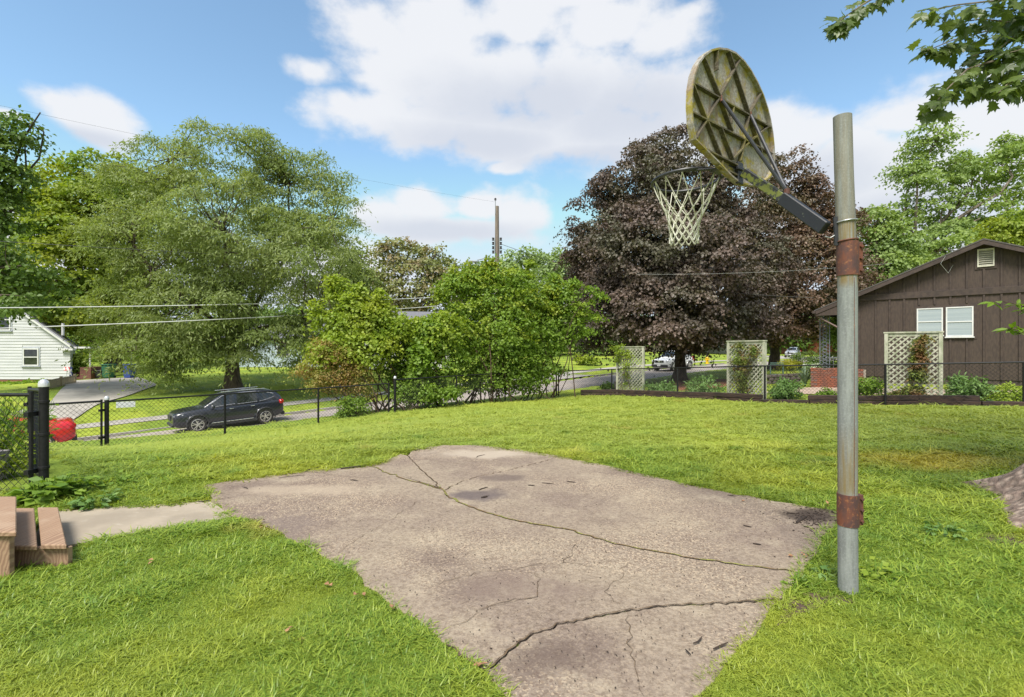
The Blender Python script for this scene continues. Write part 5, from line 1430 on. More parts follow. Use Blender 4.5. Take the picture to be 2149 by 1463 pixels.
# ------------------------------------------------------------------ brown house
HA = 36.4; HK = .94
hL = Vector((13.8*36.4/32.8, 19.8*36.4/32.8, 0))
def hray(px, off=0.0):
    """wall coordinate s seen at picture column px on the gable plane moved out by off"""
    hd = Vector((1, -HK, 0)).normalized(); hn = Vector((-HK, -1, 0)).normalized()
    r_ = (px - CX) / F
    # points P = Y*(r,1): (P - (hL + hn*off)) . hn = 0
    q = hL + hn*off
    Yv = q.dot(hn) / (r_*hn.x + hn.y)
    P = Vector((r_*Yv, Yv, 0)); return (P - q).dot(hd), Yv
hd = Vector((1, -HK, 0)).normalized(); hn = Vector((-HK, -1, 0)).normalized()
def hp(px, py, off=0.0):
    s, Yv = hray(px, off); return s, EYE - (py - CY)/F*Yv
def hw(s, z, off=0.0): p = hL + hd*s + hn*off; return Vector((p.x, p.y, z))
MH = Matrix((hd, -hn, Vector((0,0,1)))).transposed()
house = empty('brown_house', hw(4, 0), 'dark brown board and batten house with a wide gable at the right', 'house')
OVR = .40
s_ap, z_ap = hp(2065, 500, OVR); s_ev, z_ev = hp(1709, 651, OVR)
s0, _ = hp(1800, 700)
s1 = 2*s_ap - s0; sev2 = 2*s_ap - s_ev
slope = (z_ap - z_ev)/(s_ap - s_ev)
zroof = lambda s: z_ap - abs(s - s_ap)*slope
zb_ = hp(2065, 797)[1]; zg = gzf(*hw(3, 0).xy) - .3
TH = .17
# wall panel and foundation
wallp = [(s0, zb_), (s1, zb_), (s1, zroof(s1) - TH), (s_ap, z_ap - TH), (s0, zroof(s0) - TH)]
def hpoly(poly, o0, o1, name, mat, parent):
    n = len(poly); vs = [hw(s, z, o1) for s, z in poly] + [hw(s, z, o0) for s, z in poly]
    fs = [tuple(range(n)), tuple(range(2*n-1, n-1, -1))] + [(i, n+i, n+(i+1)%n, (i+1)%n) for i in range(n)]
    return MB().add(vs, fs).build(name, mat, parent)
def hrect(s_0, s_1, z0, z1, o0, o1, name, mat, parent, bevel=0):
    o = MB().box(hw((s_0+s_1)/2, (z0+z1)/2, (o0+o1)/2), (s_1-s_0, abs(o1-o0), z1-z0), MH).build(name, mat, parent, bevel=bevel); return o
hpoly(wallp, -.15, 0, 'wall', M['brown_siding'], house)
hrect(s0, s1, zg, zb_ - .002, -.15, -.03, 'foundation', simple('foundation_brown', (0.085,0.062,0.05), (0.06,0.045,0.037), 6, .9, world=True), house)
# side wall towards the street and back
bk = -hn
def hw3(s, z, dpt): return hw(s, z, -dpt)
MB().add([hw3(s0, zg, .15), hw3(s0, zg, 12), hw3(s0, zroof(s0) - TH, 12), hw3(s0, zroof(s0) - TH, .15)], [(0,1,2,3)]).build('wall', M['brown_siding'], house)
MB().add([hw3(s0+.01, zg, 12), hw3(s1, zg, 12), hw3(s1, zroof(s1)-TH, 12), hw3(s_ap, z_ap-TH, 12), hw3(s0+.01, zroof(s0)-TH, 12)], [(0,1,2,3,4)]).build('wall', M['brown_siding'], house)
# horizontal trim and battens
_, zt0 = hp(2065, 618); zt1 = hp(2065, 604)[1]
hrect(s0 - .0, s1, zt0, zt1, .0, .058, 'trim_board', M['brown_trim'], house, .006)
hrect(s0 - .02, s0 + .10, zb_, zroof(s0) - TH - .02, .003, .05, 'corner_board', M['brown_trim'], house, .006)
win = []
for (xa, xb, ya, yb) in ((1924, 1979, 648, 703), (1985, 2043, 645, 706)):
    sa, za = hp(xa, ya, .03); sb, zb2 = hp(xb, yb, .03); win.append((sa, sb, zb2, za))
vs_a, vz_a = hp(2051, 524, .03); vs_b, vz_b = hp(2087, 558, .03)
fa = (win[0][0] - .08, win[1][1] + .10, win[1][2] - .10, win[1][3] + .12)
step_s = hray(2102)[0] - hray(2065)[0]
k = -20
while True:
    s = s_ap + k*step_s; k += 1
    if s < s0 + .2: continue
    if s > s1 - .1: break
    top = zroof(s) - TH - .03
    sg = [(zb_, zt0 - .003), (zt1 + .003, top)]
    if fa[0] - .03 < s < fa[1] + .03: sg = [(zb_, fa[2] - .003), (fa[3] + .003, zt0 - .003), (zt1 + .003, top)]
    if vs_a - .08 < s < vs_b + .08: sg = [(zb_, zt0-.003), (zt1 + .003, vz_b - .10)]
    for a, b_ in sg:
        if b_ - a > .05: hrect(s - .033, s + .033, a, b_, .0, .042, 'batten', M['brown_trim'], house, .005)
# window frames
hrect(fa[0], fa[1], fa[2], fa[3], 0, .02, 'window_casing', M['brown_trim'], house)
for (sa, sb, za, zb2) in win:
    f_o = hrect(sa, sb, za, zb2, .02, .032, 'window', M['white_paint'], house)
    w_ = .045
    for (a, b_, c_, d_) in ((sa, sa+w_, za, zb2), (sb-w_, sb, za, zb2), (sa+w_, sb-w_, za, za+w_), (sa+w_, sb-w_, zb2-w_, zb2), (sa+w_, sb-w_, (za+zb2)/2-.02, (za+zb2)/2+.022)):
        hrect(a, b_, c_, d_, .032, .062, 'sash', M['white_paint'], f_o)
    hrect(sa+w_, sb-w_, za+w_, (za+zb2)/2-.02, .032, .040, 'pane', M['blind'], f_o)
    hrect(sa+w_, sb-w_, (za+zb2)/2+.022, zb2-w_, .032, .045, 'pane', M['blind'], f_o)
    hrect(sa-.03, sb+.03, za-.05, za-.003, .02, .09, 'sill', M['white_paint'], f_o)
# vent
vo = hrect(vs_a-.07, vs_b+.07, vz_b-.09, vz_a+.05, .0, .03, 'vent_casing', M['brown_trim'], house)
v2_ = hrect(vs_a, vs_b, vz_b, vz_a, .03, .036, 'gable_vent', simple('vent_shadow', (0.2,0.19,0.16)), house)
vm = simple('vent_cream', (0.62,0.60,0.50), (0.55,0.53,0.44), 5, .6)
for (a, b_, c_, d_) in ((vs_a, vs_a+.04, vz_b, vz_a), (vs_b-.04, vs_b, vz_b, vz_a), (vs_a+.04, vs_b-.04, vz_b, vz_b+.04), (vs_a+.04, vs_b-.04, vz_a-.04, vz_a)):
    hrect(a, b_, c_, d_, .036, .07, 'vent_frame', vm, v2_)
nl = 8
for i in range(nl):
    z = vz_b + .06 + (vz_a - vz_b - .12)*i/(nl-1)
    MB().box(hw((vs_a+vs_b)/2, z, .052), (vs_b-vs_a-.09, .035, .008), MH @ Matrix.Rotation(R(35), 3, 'X')).build('louver', vm, v2_)
# roof planes, fascia, soffit
for (sa, sb) in ((s_ev, s_ap), (sev2, s_ap)):
    for (nm, zt_, th, o0, o1, mt_) in (('roof', 0, .05, OVR + .015, -12.5, M['roof_dark']), ('fascia_board', -.052, TH, OVR - .03, OVR, M['brown_trim']), ('soffit', -.052 - TH + .06, .015, 0.001, OVR - .032, M['brown_trim'])):
        A0, A1 = hw(sa, zroof(sa) + zt_, o0), hw(sb, zroof(sb) + zt_, o0); B0, B1 = hw(sa, zroof(sa) + zt_, o1), hw(sb, zroof(sb) + zt_, o1)
        dz = Vector((0,0,-th))
        MB().add([A0, A1, B1, B0, A0+dz, A1+dz, B1+dz, B0+dz], [(0,1,2,3),(7,6,5,4),(0,4,5,1),(1,5,6,2),(2,6,7,3),(3,7,4,0)]).build(nm, mt_, house)
# porch at the left: beam, gutter, iron post, railing, downspout
s_p, _ = hray(1731, -.1)
MB().add([hw(s_ev+.02, zroof(s_ev) - .08 - .02, OVR-.03), hw(s0, zroof(s0) - TH - .05, OVR-.03), hw(s0, zroof(s_ev) - .26, OVR-.03), hw(s_ev+.02, zroof(s_ev) - .26, OVR-.03)], [(0,1,2,3)]).build('porch_gable', M['brown_siding'], house)
MB().box(hw(s_ev + .0, zroof(s_ev) - .10, -5), (.12, 11, .12), MH).build('gutter', M['brown_trim'], house)
ds = [hp(1713, 656, .3), hp(1715, 664, .2), hp(1760, 688, .05), hp(1797, 700, .02)]
MB().tube([hw(ds[0][0], ds[0][1], .3), hw(ds[1][0], ds[1][1], .25), hw(ds[2][0], ds[2][1], .12), hw(s0 - .02, ds[2][1]-.6, .08)], .045, 6).build('downspout', simple('downspout', (0.17,0.11,0.095)), house)
sl_, zl = hp(1721, 768, -.3); sr_, _ = hp(1741, 768, -.3); ztp = zroof(s_ev + .4) - .2
iron = simple('iron_grey', (0.10,0.11,0.14), (0.16,0.17,0.2), 8, .5)
zfl = gzf(*hw(sl_, 0).xy) + .25
pi_ = MB()
for s in (sl_, sr_): pi_.box(hw(s, (zfl+ztp)/2, -.3), (.035, .035, ztp-zfl), MH)
po = pi_.build('porch_post', iron, house)
sc2 = MB(); r_ = np.random.default_rng(4); z = zfl + .05
while z < ztp - .1:
    cs_ = (sl_ + sr_)/2; w_ = (sr_ - sl_)/2 * .85
    for sg in (-1, 1):
        pts = [hw(cs_ + sg*w_*(1 - .5*f)*math.cos(f*7.5)*.75 + sg*.02, z + .09 + .085*math.sin(f*7.5)*(1-.4*f), -.3) for f in np.linspace(0, 1, 12)]
        sc2.tube(pts, .011, 4)
    z += .16
sc2.build('scrollwork', iron, po)
rl = MB(); zr0 = zfl; srr = hray(1800, -.3)[0]
o = MB().box(hw((sr_+srr)/2, zfl + .95, -.3), (srr-sr_, .04, .04), MH).build('porch_railing', iron, house)
for s in np.arange(sr_ + .15, srr, .16):
    MB().box(hw(s, zfl + .47, -.3), (.018, .018, .93), MH).build('baluster', iron, o)
pf = MB().box(hw((s_ev + s0)/2 + .1, zfl - .15, -4.2), (s0 - s_ev - .3, 7.6, .3), MH).build('porch_floor', M['concrete_pale'], house)
# cable clips on the gable
MB().tube([hw(hp(1985,540,.1)[0], hp(1985,540,.1)[1], .45), hw(hp(1975,560,.1)[0], hp(1975,556,.1)[1], .45), hw(hp(1990,575,.1)[0], hp(1990,573,.1)[1], .1), hw(hp(2000,552,.1)[0], hp(2003,556,.1)[1], .08)], .0055, 4).build('cable', M['wire'], house)
MB().lathe([(.001,0),(.05,.01),(.05,.08),(.001,.1)], 10, hw(*hp(2001,551,.02), .05)).build('junction_box', M['brown_trim'], house)
# hanging fern on the porch
fr = hw(hray(1755, -1.2)[0], 0, -1.2); fc = at(1756, 690, fr.y)
fern = empty('hanging_fern', fc, 'bright green fern hanging on the porch of the brown house', 'plant')
crown('foliage', [(fc.x, fc.y, fc.z, .34, .34, .62)], 60, 30, .16, .6, .9, .12, .05, M['lf_bush_b'], fern, 700, .3)
MB().tube([fc + Vector((0,0,.2)), fc + Vector((0,0,1.1))], .008, 4).build('chain', M['wire_dark'], fern)

# ------------------------------------------------------------------ brick planter wall with single bricks
bd = 20.6
A = at(1702, 0, bd + .3); B = at(1812, 0, bd - 1.4); A.z = B.z = 0
zb0 = gzf(A.x, A.y) - .05; ztop_ = at(0, 773, bd).z
bw = empty('brick_planter', Vector((A.x, A.y, zb0)), 'low red brick planter wall in front of the porch', 'brick wall')
dv_ = (B - A); LW = dv_.length; dv_.normalize(); nw = Vector((dv_.y, -dv_.x, 0)); MW = Matrix((dv_, -nw, Vector((0,0,1)))).transposed()
Hh = ztop_ - zb0; O = Vector((A.x, A.y, zb0))
MB().box(O + dv_*LW/2 - nw*.10 + Vector((0,0,Hh/2)), (LW, .19, Hh - .01), MW).build('mortar_core', M['mortar'], bw)
bl, bh, g_ = .255, .068, .014
bme = {}
nc_ = int(Hh/(bh+g_))
for row in range(nc_ + 1):
    z = row*(bh+g_); off = (row % 2)*(bl+g_)/2; s = -off
    if z + bh > Hh + .02: break
    while s < LW:
        a, b_ = max(s, 0), min(s + bl, LW)
        if b_ - a > .05:
            full = abs((b_-a) - bl) < 1e-3; key = ('f', random.random() < .25) if full else None
            o_ = O + dv_*((a+b_)/2) + nw*(.004 + random.uniform(-.003, .004)) + Vector((0,0,z + bh/2))
            if key in bme:
                ob = link('brick', bme[key], bw)
            else:
                ob = MB().box((0,0,0), (b_-a, .05, bh), MW).build('brick', M['brick_dark'] if (key and key[1]) or (not full and random.random()<.25) else M['brick_red'], bw, local=True)
                if key: bme[key] = ob.data
            ob.location = o_ - Vector(bw.location)
        s += bl + g_
# return end of the planter and soil
MB().box(O + dv_*.0 - nw*1.2 + Vector((.1,0,Hh/2-.02)), (.2, 2.0, Hh-.03), MW).build('side_wall', M['brick_red'], bw)
# dark stone edging behind the bench
sd_ = empty('stone_edging', at(1625, 790, 24), 'low dark stone wall left of the brick planter', 'stone wall')
for row in range(3):
    for i in range(7):
        a = at(1612 + i*11.5 + (row % 2)*5, 796 - row*8.2, 24 + i*.02)
        a.z = gzf(a.x, a.y) + .08 + row*.155
        MB().box(a, (.24 + random.uniform(-.02,.01), .22, .14)).build('stone', M['stone_dark'], sd_, bevel=.02)

# bench sign
p = at(1630, 766, 25); bs = empty('garden_bench', on(p.x, p.y), 'small green bench back showing behind the fence left of the yucca', 'bench')
gm = simple('bench_green', (0.06,0.12,0.10), (0.10,0.17,0.14), 10, .6)
for sx in (-.32, .32): MB().box(Vector((p.x+sx, p.y, (p.z + on(p.x,p.y).z)/2)), (.04,.05,p.z - on(p.x,p.y).z + .1)).build('leg', gm, bs)
for dz in (.10, -.03, .035): MB().box(Vector((p.x, p.y-.02, p.z+dz)), (.68,.03,.035)).build('back_slat', gm, bs, bevel=.01)
MB().box(Vector((p.x, p.y-.22, on(p.x,p.y).z + .42)), (.66,.4,.04)).build('seat', gm, bs)
# garden ornament
p = at(1292, 806, 23.4); go_ = on(p.x, p.y)
orn = MB().lathe([(.001,0),(.09,.01),(.10,.05),(.06,.09),(.075,.2),(.085,.3),(.06,.38),(.05,.42),(.065,.47),(.06,.53),(.001,.57)], 12, go_).build('garden_ornament', simple('ornament', (0.07,0.06,0.065), (0.13,0.11,0.11), 12, .8), smooth=True)
tag(orn, 'small dark upright garden figure beside the left trellis', 'garden ornament')
# hydrant
p = at(1484, 760, 56); hb = on(p.x, p.y); hs_ = 1.25
hy = empty('fire_hydrant', hb, 'yellow fire hydrant on the far lawn between the white vehicle and the middle trellis', 'fire hydrant')
ym = simple('hydrant_yellow', (0.80,0.50,0.02), (0.65,0.40,0.02), 6, .5)
MB().lathe([(.17*hs_,0),(.17*hs_,.06),(.12*hs_,.07),(.12*hs_,.5*hs_),(.16*hs_,.51*hs_),(.16*hs_,.55*hs_),(.13*hs_,.6*hs_),(.06*hs_,.69*hs_),(.04*hs_,.75*hs_),(.001,.76*hs_)], 14, hb).build('body', ym, hy, smooth=True)
for v in ((.2,0),(-.2,0),(0,-.2)):
    MB().tube([hb + Vector((0,0,.4*hs_)), hb + Vector((v[0]*hs_, v[1]*hs_, .4*hs_))], .07*hs_, 8).build('outlet', ym, hy)

# ------------------------------------------------------------------ white house at the left
wd = 36.0
xc = at(147, 0, wd).x; zs0 = at(0, 796, wd).z; zg0 = gzf(xc - 3, wd) - .4
wh = empty('white_house', Vector((xc - 4, wd, zs0)), 'white clapboard house with a steep gable and brick foot at the left edge', 'house')
ze = at(0, 735, wd).z; sl2 = .70; xrt = at(157, 0, wd).x
zrf = lambda x: at(0, 727, wd).z + (xrt - x)*sl2
xap = xc - 6.6; x_l = 2*xap - xc
zrr = lambda x: zrf(x) if x > xap else zrf(2*xap - x)
MB().add([(x_l, wd+.03, zs0), (xc, wd+.03, zs0), (xc, wd+.03, zrf(xc)-.1), (xap, wd+.03, zrf(xap)-.1), (x_l, wd+.03, zrf(xc)-.1)], [(0,1,2,3,4)]).build('wall', M['white_siding'], wh)
WX = -.84*9
MB().add([(xc, wd+.03, zs0), (xc+WX, wd+9, zs0), (xc+WX, wd+9, zrf(xc)-.1), (xc, wd+.03, zrf(xc)-.1)], [(0,1,2,3)]).build('wall', M['white_siding'], wh)
wx = (at(49, 0, wd).x, at(82, 0, wd).x, at(0, 768, wd).z, at(0, 731, wd).z); wx2 = (at(-40,0,wd).x, at(23,0,wd).x, at(0,694,wd).z, at(0,648,wd).z)
z = zs0; bhh = .212
while z < zrf(xap) - .3:
    xr = min(xc, xrt - (z + bhh - at(0,727,wd).z + .12)/sl2) ; xl_ = 2*xap - xr
    segs = [(xl_, xr)]
    for w_ in (wx, wx2):
        if z + bhh > w_[2] - .09 and z < w_[3] + .09:
            segs = [q for s_ in segs for q in ((s_[0], w_[0]-.09), (w_[1]+.09, s_[1]))]
    for (a, b_) in segs:
        if b_ - a > .1:
            MB().add([(a, wd, z), (b_, wd, z), (b_, wd+.028, z+bhh), (a, wd+.028, z+bhh), (a, wd+.03, z), (b_, wd+.03, z)], [(0,1,2,3), (4,5,1,0)]).build('clapboard', M['white_siding'], wh)
    z += bhh
wg = simple('window_trim_grey', (0.42,0.45,0.50))
for w_ in (wx, wx2):
    f_o = MB().box(((w_[0]+w_[1])/2, wd+.01, (w_[2]+w_[3])/2), (w_[1]-w_[0]+.18, .04, w_[3]-w_[2]+.18)).build('window', wg, wh)
    for (a, b_, c_, d_) in ((w_[0], w_[0]+.09, w_[2], w_[3]), (w_[1]-.09, w_[1], w_[2], w_[3]), (w_[0]+.09, w_[1]-.09, w_[2], w_[2]+.09), (w_[0]+.09, w_[1]-.09, w_[3]-.09, w_[3]), (w_[0]+.09, w_[1]-.09, (w_[2]+w_[3])/2-.035, (w_[2]+w_[3])/2+.035)):
        MB().box(((a+b_)/2, wd-.03, (c_+d_)/2), (b_-a, .05, d_-c_)).build('sash', M['white_paint'], f_o)
    MB().box(((w_[0]+w_[1])/2, wd-.012, (w_[2]+w_[3])/2), (w_[1]-w_[0]-.1, .01, w_[3]-w_[2]-.1)).build('pane', M['glass_dark'], f_o)
    MB().box(((w_[0]+w_[1])/2, wd-.05, w_[2]-.05), (w_[1]-w_[0]+.24, .10, .06)).build('sill', wg, f_o)
# brick foot
O_ = Vector((x_l, wd + .02, zg0))
MB().box(((x_l+xc)/2 , wd + .15, (zg0+zs0)/2), (xc-x_l-.1, .2, zs0-zg0-.004)).build('brick_foot', simple('brick_foot', (0.30,0.13,0.08), (0.22,0.10,0.07), 14, .9, stretch=(1,1,3), world=True), wh)
for sgn in (1, -1):
    X0 = xrt if sgn > 0 else 2*xap - xrt
    A0 = Vector((X0, wd-.25, zrr(X0))); A1 = Vector((xap, wd-.25, zrr(xap))); B0 = Vector((X0+WX, wd+9.2, A0.z)); B1 = Vector((xap+WX, wd+9.2, A1.z)); dz = Vector((0,0,-.10))
    MB().add([A0,A1,B1,B0,A0+dz,A1+dz,B1+dz,B0+dz], [(0,1,2,3),(7,6,5,4),(0,4,5,1),(1,5,6,2),(2,6,7,3),(3,7,4,0)]).build('roof', M['roof_grey'], wh)
    C0 = A0 + Vector((0,-.02,-.02)); C1 = A1 + Vector((0,-.02,-.02)); dz = Vector((0,0,-.16))
    MB().add([C0,C1,C1+dz,C0+dz, C0+Vector((0,.02,0)),C1+Vector((0,.02,0)),C1+dz+Vector((0,.02,0)),C0+dz+Vector((0,.02,0))], [(0,1,2,3),(0,4,5,1),(3,2,6,7)]).build('rake_board', M['white_paint'], wh)
MB().box((xrt - .42, wd - .12, zrf(xrt) - .22), (1.0, .3, .14)).build('eave_return', M['white_paint'], wh)
MB().tube([(at(132,0,wd+2).x, wd+2, zrf(at(132,0,wd+2).x)-.1), (at(132,0,wd+2).x, wd+2, at(0,704,wd+2).z)], .09, 8).build('vent_pipe', M['white_paint'], wh)
# carport canopy
cx0, cx1 = at(148,0,wd+1).x, at(194,0,wd+1).x; zc = at(0, 730, wd+1).z
MB().box(((cx0+cx1)/2, wd+3, zc), (cx1-cx0, 4.5, .14)).build('canopy', M['white_paint'], wh, bevel=.02)
for yy in (wd+1, wd+5): MB().tube([(at(189,0,wd+1).x, yy, zc), (at(189,0,wd+1).x, yy, gzf(at(189,0,wd+1).x, yy))], .055, 6).build('canopy_post', M['white_paint'], wh)
rw = simple('deck_red', (0.17,0.07,0.05), (0.12,0.05,0.04), 9, .8)
zbt = gzf(at(165,0,wd+.6).x, wd+.6)
for i in range(5):
    MB().box((at(168,0,wd+.6).x, wd + .5 + i*.22, zbt + .10 + i*.17), (at(177,0,wd+.6).x - at(160,0,wd+.6).x + .3, .26, .16)).build('step', rw, wh, bevel=.01)
MB().box((at(184,0,wd+.6).x, wd+1.2, zbt+.45), (.8, 1.6, .9)).build('deck_skirt', rw, wh)
# picket fence
pfa, pfb = at(96, 838, 29.5), at(157, 812, 33)
pk = empty('picket_fence', on(pfa.x, pfa.y), 'low weathered wooden picket fence beside the driveway', 'fence')
pkm = simple('picket_wood', (0.42,0.33,0.20), (0.30,0.25,0.17), 6, .85, world=True)
d_ = Vector((pfb.x-pfa.x, pfb.y-pfa.y, 0)); L_ = d_.length; d_.normalize(); nn_ = int(L_/.14)
MP = Matrix((d_, Vector((-d_.y, d_.x, 0)), Vector((0,0,1)))).transposed()
pm = None
for i in range(nn_):
    q = Vector((pfa.x, pfa.y, 0)) + d_*(i+.5)*.14; z = gzf(q.x, q.y)
    if pm is None:
        ob = MB().box((0,0,.26), (.09, .02, .56), MP).build('picket', pkm, pk, local=True); pm = ob.data
    else: ob = link('picket', pm, pk)
    ob.location = Vector((q.x, q.y, z)) - Vector(pk.location)
for f in (0, .5, 1):
    q = Vector((pfa.x, pfa.y, 0)) + d_*L_*f; z = gzf(q.x, q.y)
    MB().box((q.x, q.y, z + .30), (.13, .13, .66), MP).build('post', pkm, pk, bevel=.01)
for h_ in (.12, .50):
    a = Vector((pfa.x, pfa.y, gzf(pfa.x, pfa.y) + h_)); b_ = Vector((pfb.x, pfb.y, gzf(pfb.x, pfb.y) + h_))
    MB().beam(a, b_, .03, .08).build('rail', pkm, pk)
# bins and yard things
def bin_(label, px, py, d, mat, hgt, w):
    p = at(px, py, d); b0 = on(p.x, p.y); r_ = empty('trash_bin', b0, label, 'bin')
    MB().add([b0 + Vector(q) for q in ((-w*.8,-w*.8,.06),(w*.8,-w*.8,.06),(w*.8,w*.8,.06),(-w*.8,w*.8,.06),(-w,-w,hgt),(w,-w,hgt),(w,w,hgt),(-w,w,hgt))], [(0,3,2,1),(4,5,6,7),(0,1,5,4),(1,2,6,5),(2,3,7,6),(3,0,4,7)]).build('body', mat, r_, bevel=.02)
    MB().box(b0 + Vector((0,-.02,hgt+.03)), (2.15*w, 2.2*w, .07)).build('lid', mat, r_, bevel=.02)
    for s in (-1, 1): MB().tube([b0 + Vector((s*w*.7, w*.8, .1)), b0 + Vector((s*w*.9, w*.8, .1))], .1, 10).build('wheel', M['rubber'], r_)
bin_('blue trash bin beyond the driveway under the feathery tree', 272, 800, 36.5, simple('bin_blue', (0.03,0.07,0.30)), 1.0, .30)
bin_('dark green trash bin beyond the driveway', 228, 800, 37, simple('bin_green', (0.02,0.12,0.07)), 1.0, .32)
bin_('black trash bin left of the green bin', 212, 802, 37, M['plastic_grey'], .55, .3)
# vertical banner with lettering and small yard signs
def text(name, body, size, loc, rot, mat, parent, ex=.002):
    cu = bpy.data.curves.new(name, 'FONT'); cu.body = body; cu.size = size; cu.extrude = ex; cu.align_x = 'CENTER'; cu.align_y = 'CENTER'
    o = bpy.data.objects.new(name, cu); S.collection.objects.link(o); o.data.materials.append(mat); o.parent = parent
    o.location = Vector(loc) - (rootloc(parent) if parent else Vector()); o.rotation_euler = rot
    bpy.context.view_layer.update()
    me = bpy.data.meshes.new_from_object(o.evaluated_get(bpy.context.evaluated_depsgraph_get()))
    o2 = bpy.data.objects.new(name, me); S.collection.objects.link(o2); o2.parent = parent; o2.location = o.location; o2.rotation_euler = o.rotation_euler
    if not me.materials: me.materials.append(mat)
    bpy.data.objects.remove(o); return o2
p = at(148.5, 785, wd-.4); bn = empty('porch_banner', Vector((p.x, p.y, at(0,800,wd-.4).z)), 'narrow upright navy board with white letters at the white house corner', 'sign')
MB().box(p, (.24, .05, 1.02)).build('board', simple('banner_navy', (0.02,0.03,0.12)), bn, bevel=.01)
text('lettering', 'HOME', .28, (p.x, p.y - .032, p.z - .02), (R(90), R(-90), 0), M['white_paint'], bn)
p = at(140, 774, wd-.9); ys = empty('yard_sign', on(p.x, p.y), 'small red and white yard sign beside the navy board', 'sign')
MB().box(p, (.42, .02, .26)).build('sign_panel', simple('sign_redwhite', (0.8,0.78,0.78), (0.62,0.06,0.08), 6, .6, lo=.5, hi=.55), ys)
MB().tube([p, on(p.x, p.y)], .012, 4).build('stake', M['galv'], ys)
p = at(264, 849, 11.75); p.y = 11.9
ws = MB().box(at(264, 849, 11.75), (.36, .006, .14), Matrix.Rotation(R(38), 3, 'Z')).build('fence_sign', simple('sign_white', (0.82,0.82,0.82), (0.74,0.76,0.78), 4, .4))
tag(ws, 'blank white rectangular plate wired to the fence beside the left gate post', 'sign')

# ------------------------------------------------------------------ distant houses
def far_house(label, px, d, w, h, dep, rh, rz, wall, roof, seed=0, nwin=3):
    p = at(px, 0, d); b0 = on(p.x, p.y); r_ = empty('distant_house', b0, label, 'house', None, R(rz)); r_.rotation_euler = (0,0,R(rz))
    MB().box((0,0,h/2-.2), (w, dep, h+.4)).build('wall', wall, r_, local=True)
    MB().add([(-w/2-.4,-dep/2-.5,h),(w/2+.4,-dep/2-.5,h),(w/2+.4,dep/2+.5,h),(-w/2-.4,dep/2+.5,h),(-w/2-.4,0,h+rh),(w/2+.4,0,h+rh)], [(0,1,5,4),(2,3,4,5),(0,4,3),(1,2,5),(0,3,2,1)]).build('roof', roof, r_, local=True)
    for i in range(nwin):
        x = -w/2 + w*(i+.5)/nwin
        f_o = MB().box((x, -dep/2-.03, h*.55), (1.3, .06, 1.2)).build('window', M['white_paint'], r_, local=True)
        MB().box((x, -dep/2-.075, h*.55), (1.1, .03, 1.0)).build('pane', M['glass_dark'], f_o, local=True)
far_house('grey roofed house showing above the middle of the hedge', 855, 48, 7.5, 3.1, 9, 2.2, 12, simple('far_wall_grey', (0.5,0.5,0.5)), M['roof_grey'])
far_house('pale house with blue grey wall seen under the feathery tree', 640, 52, 12, 2.6, 8, 1.6, -6, simple('far_wall_blue', (0.42,0.50,0.58)), M['roof_grey'])
far_house('tan house behind the white sport utility vehicle', 1372, 100, 14, 3, 8, 2.2, 20, simple('far_wall_tan', (0.5,0.42,0.33)), M['roof_dark'])
far_house('pale long house between the middle trellis and the purple maple trunk', 1500, 104, 18, 2.8, 8, 2.0, 18, simple('far_wall_pale', (0.5,0.5,0.46)), M['roof_grey'], nwin=4)
far_house('red brick house far behind the silver van', 1712, 116, 14, 3.4, 8, 2.3, 30, simple('far_wall_red', (0.42,0.13,0.09)), M['roof_grey'])

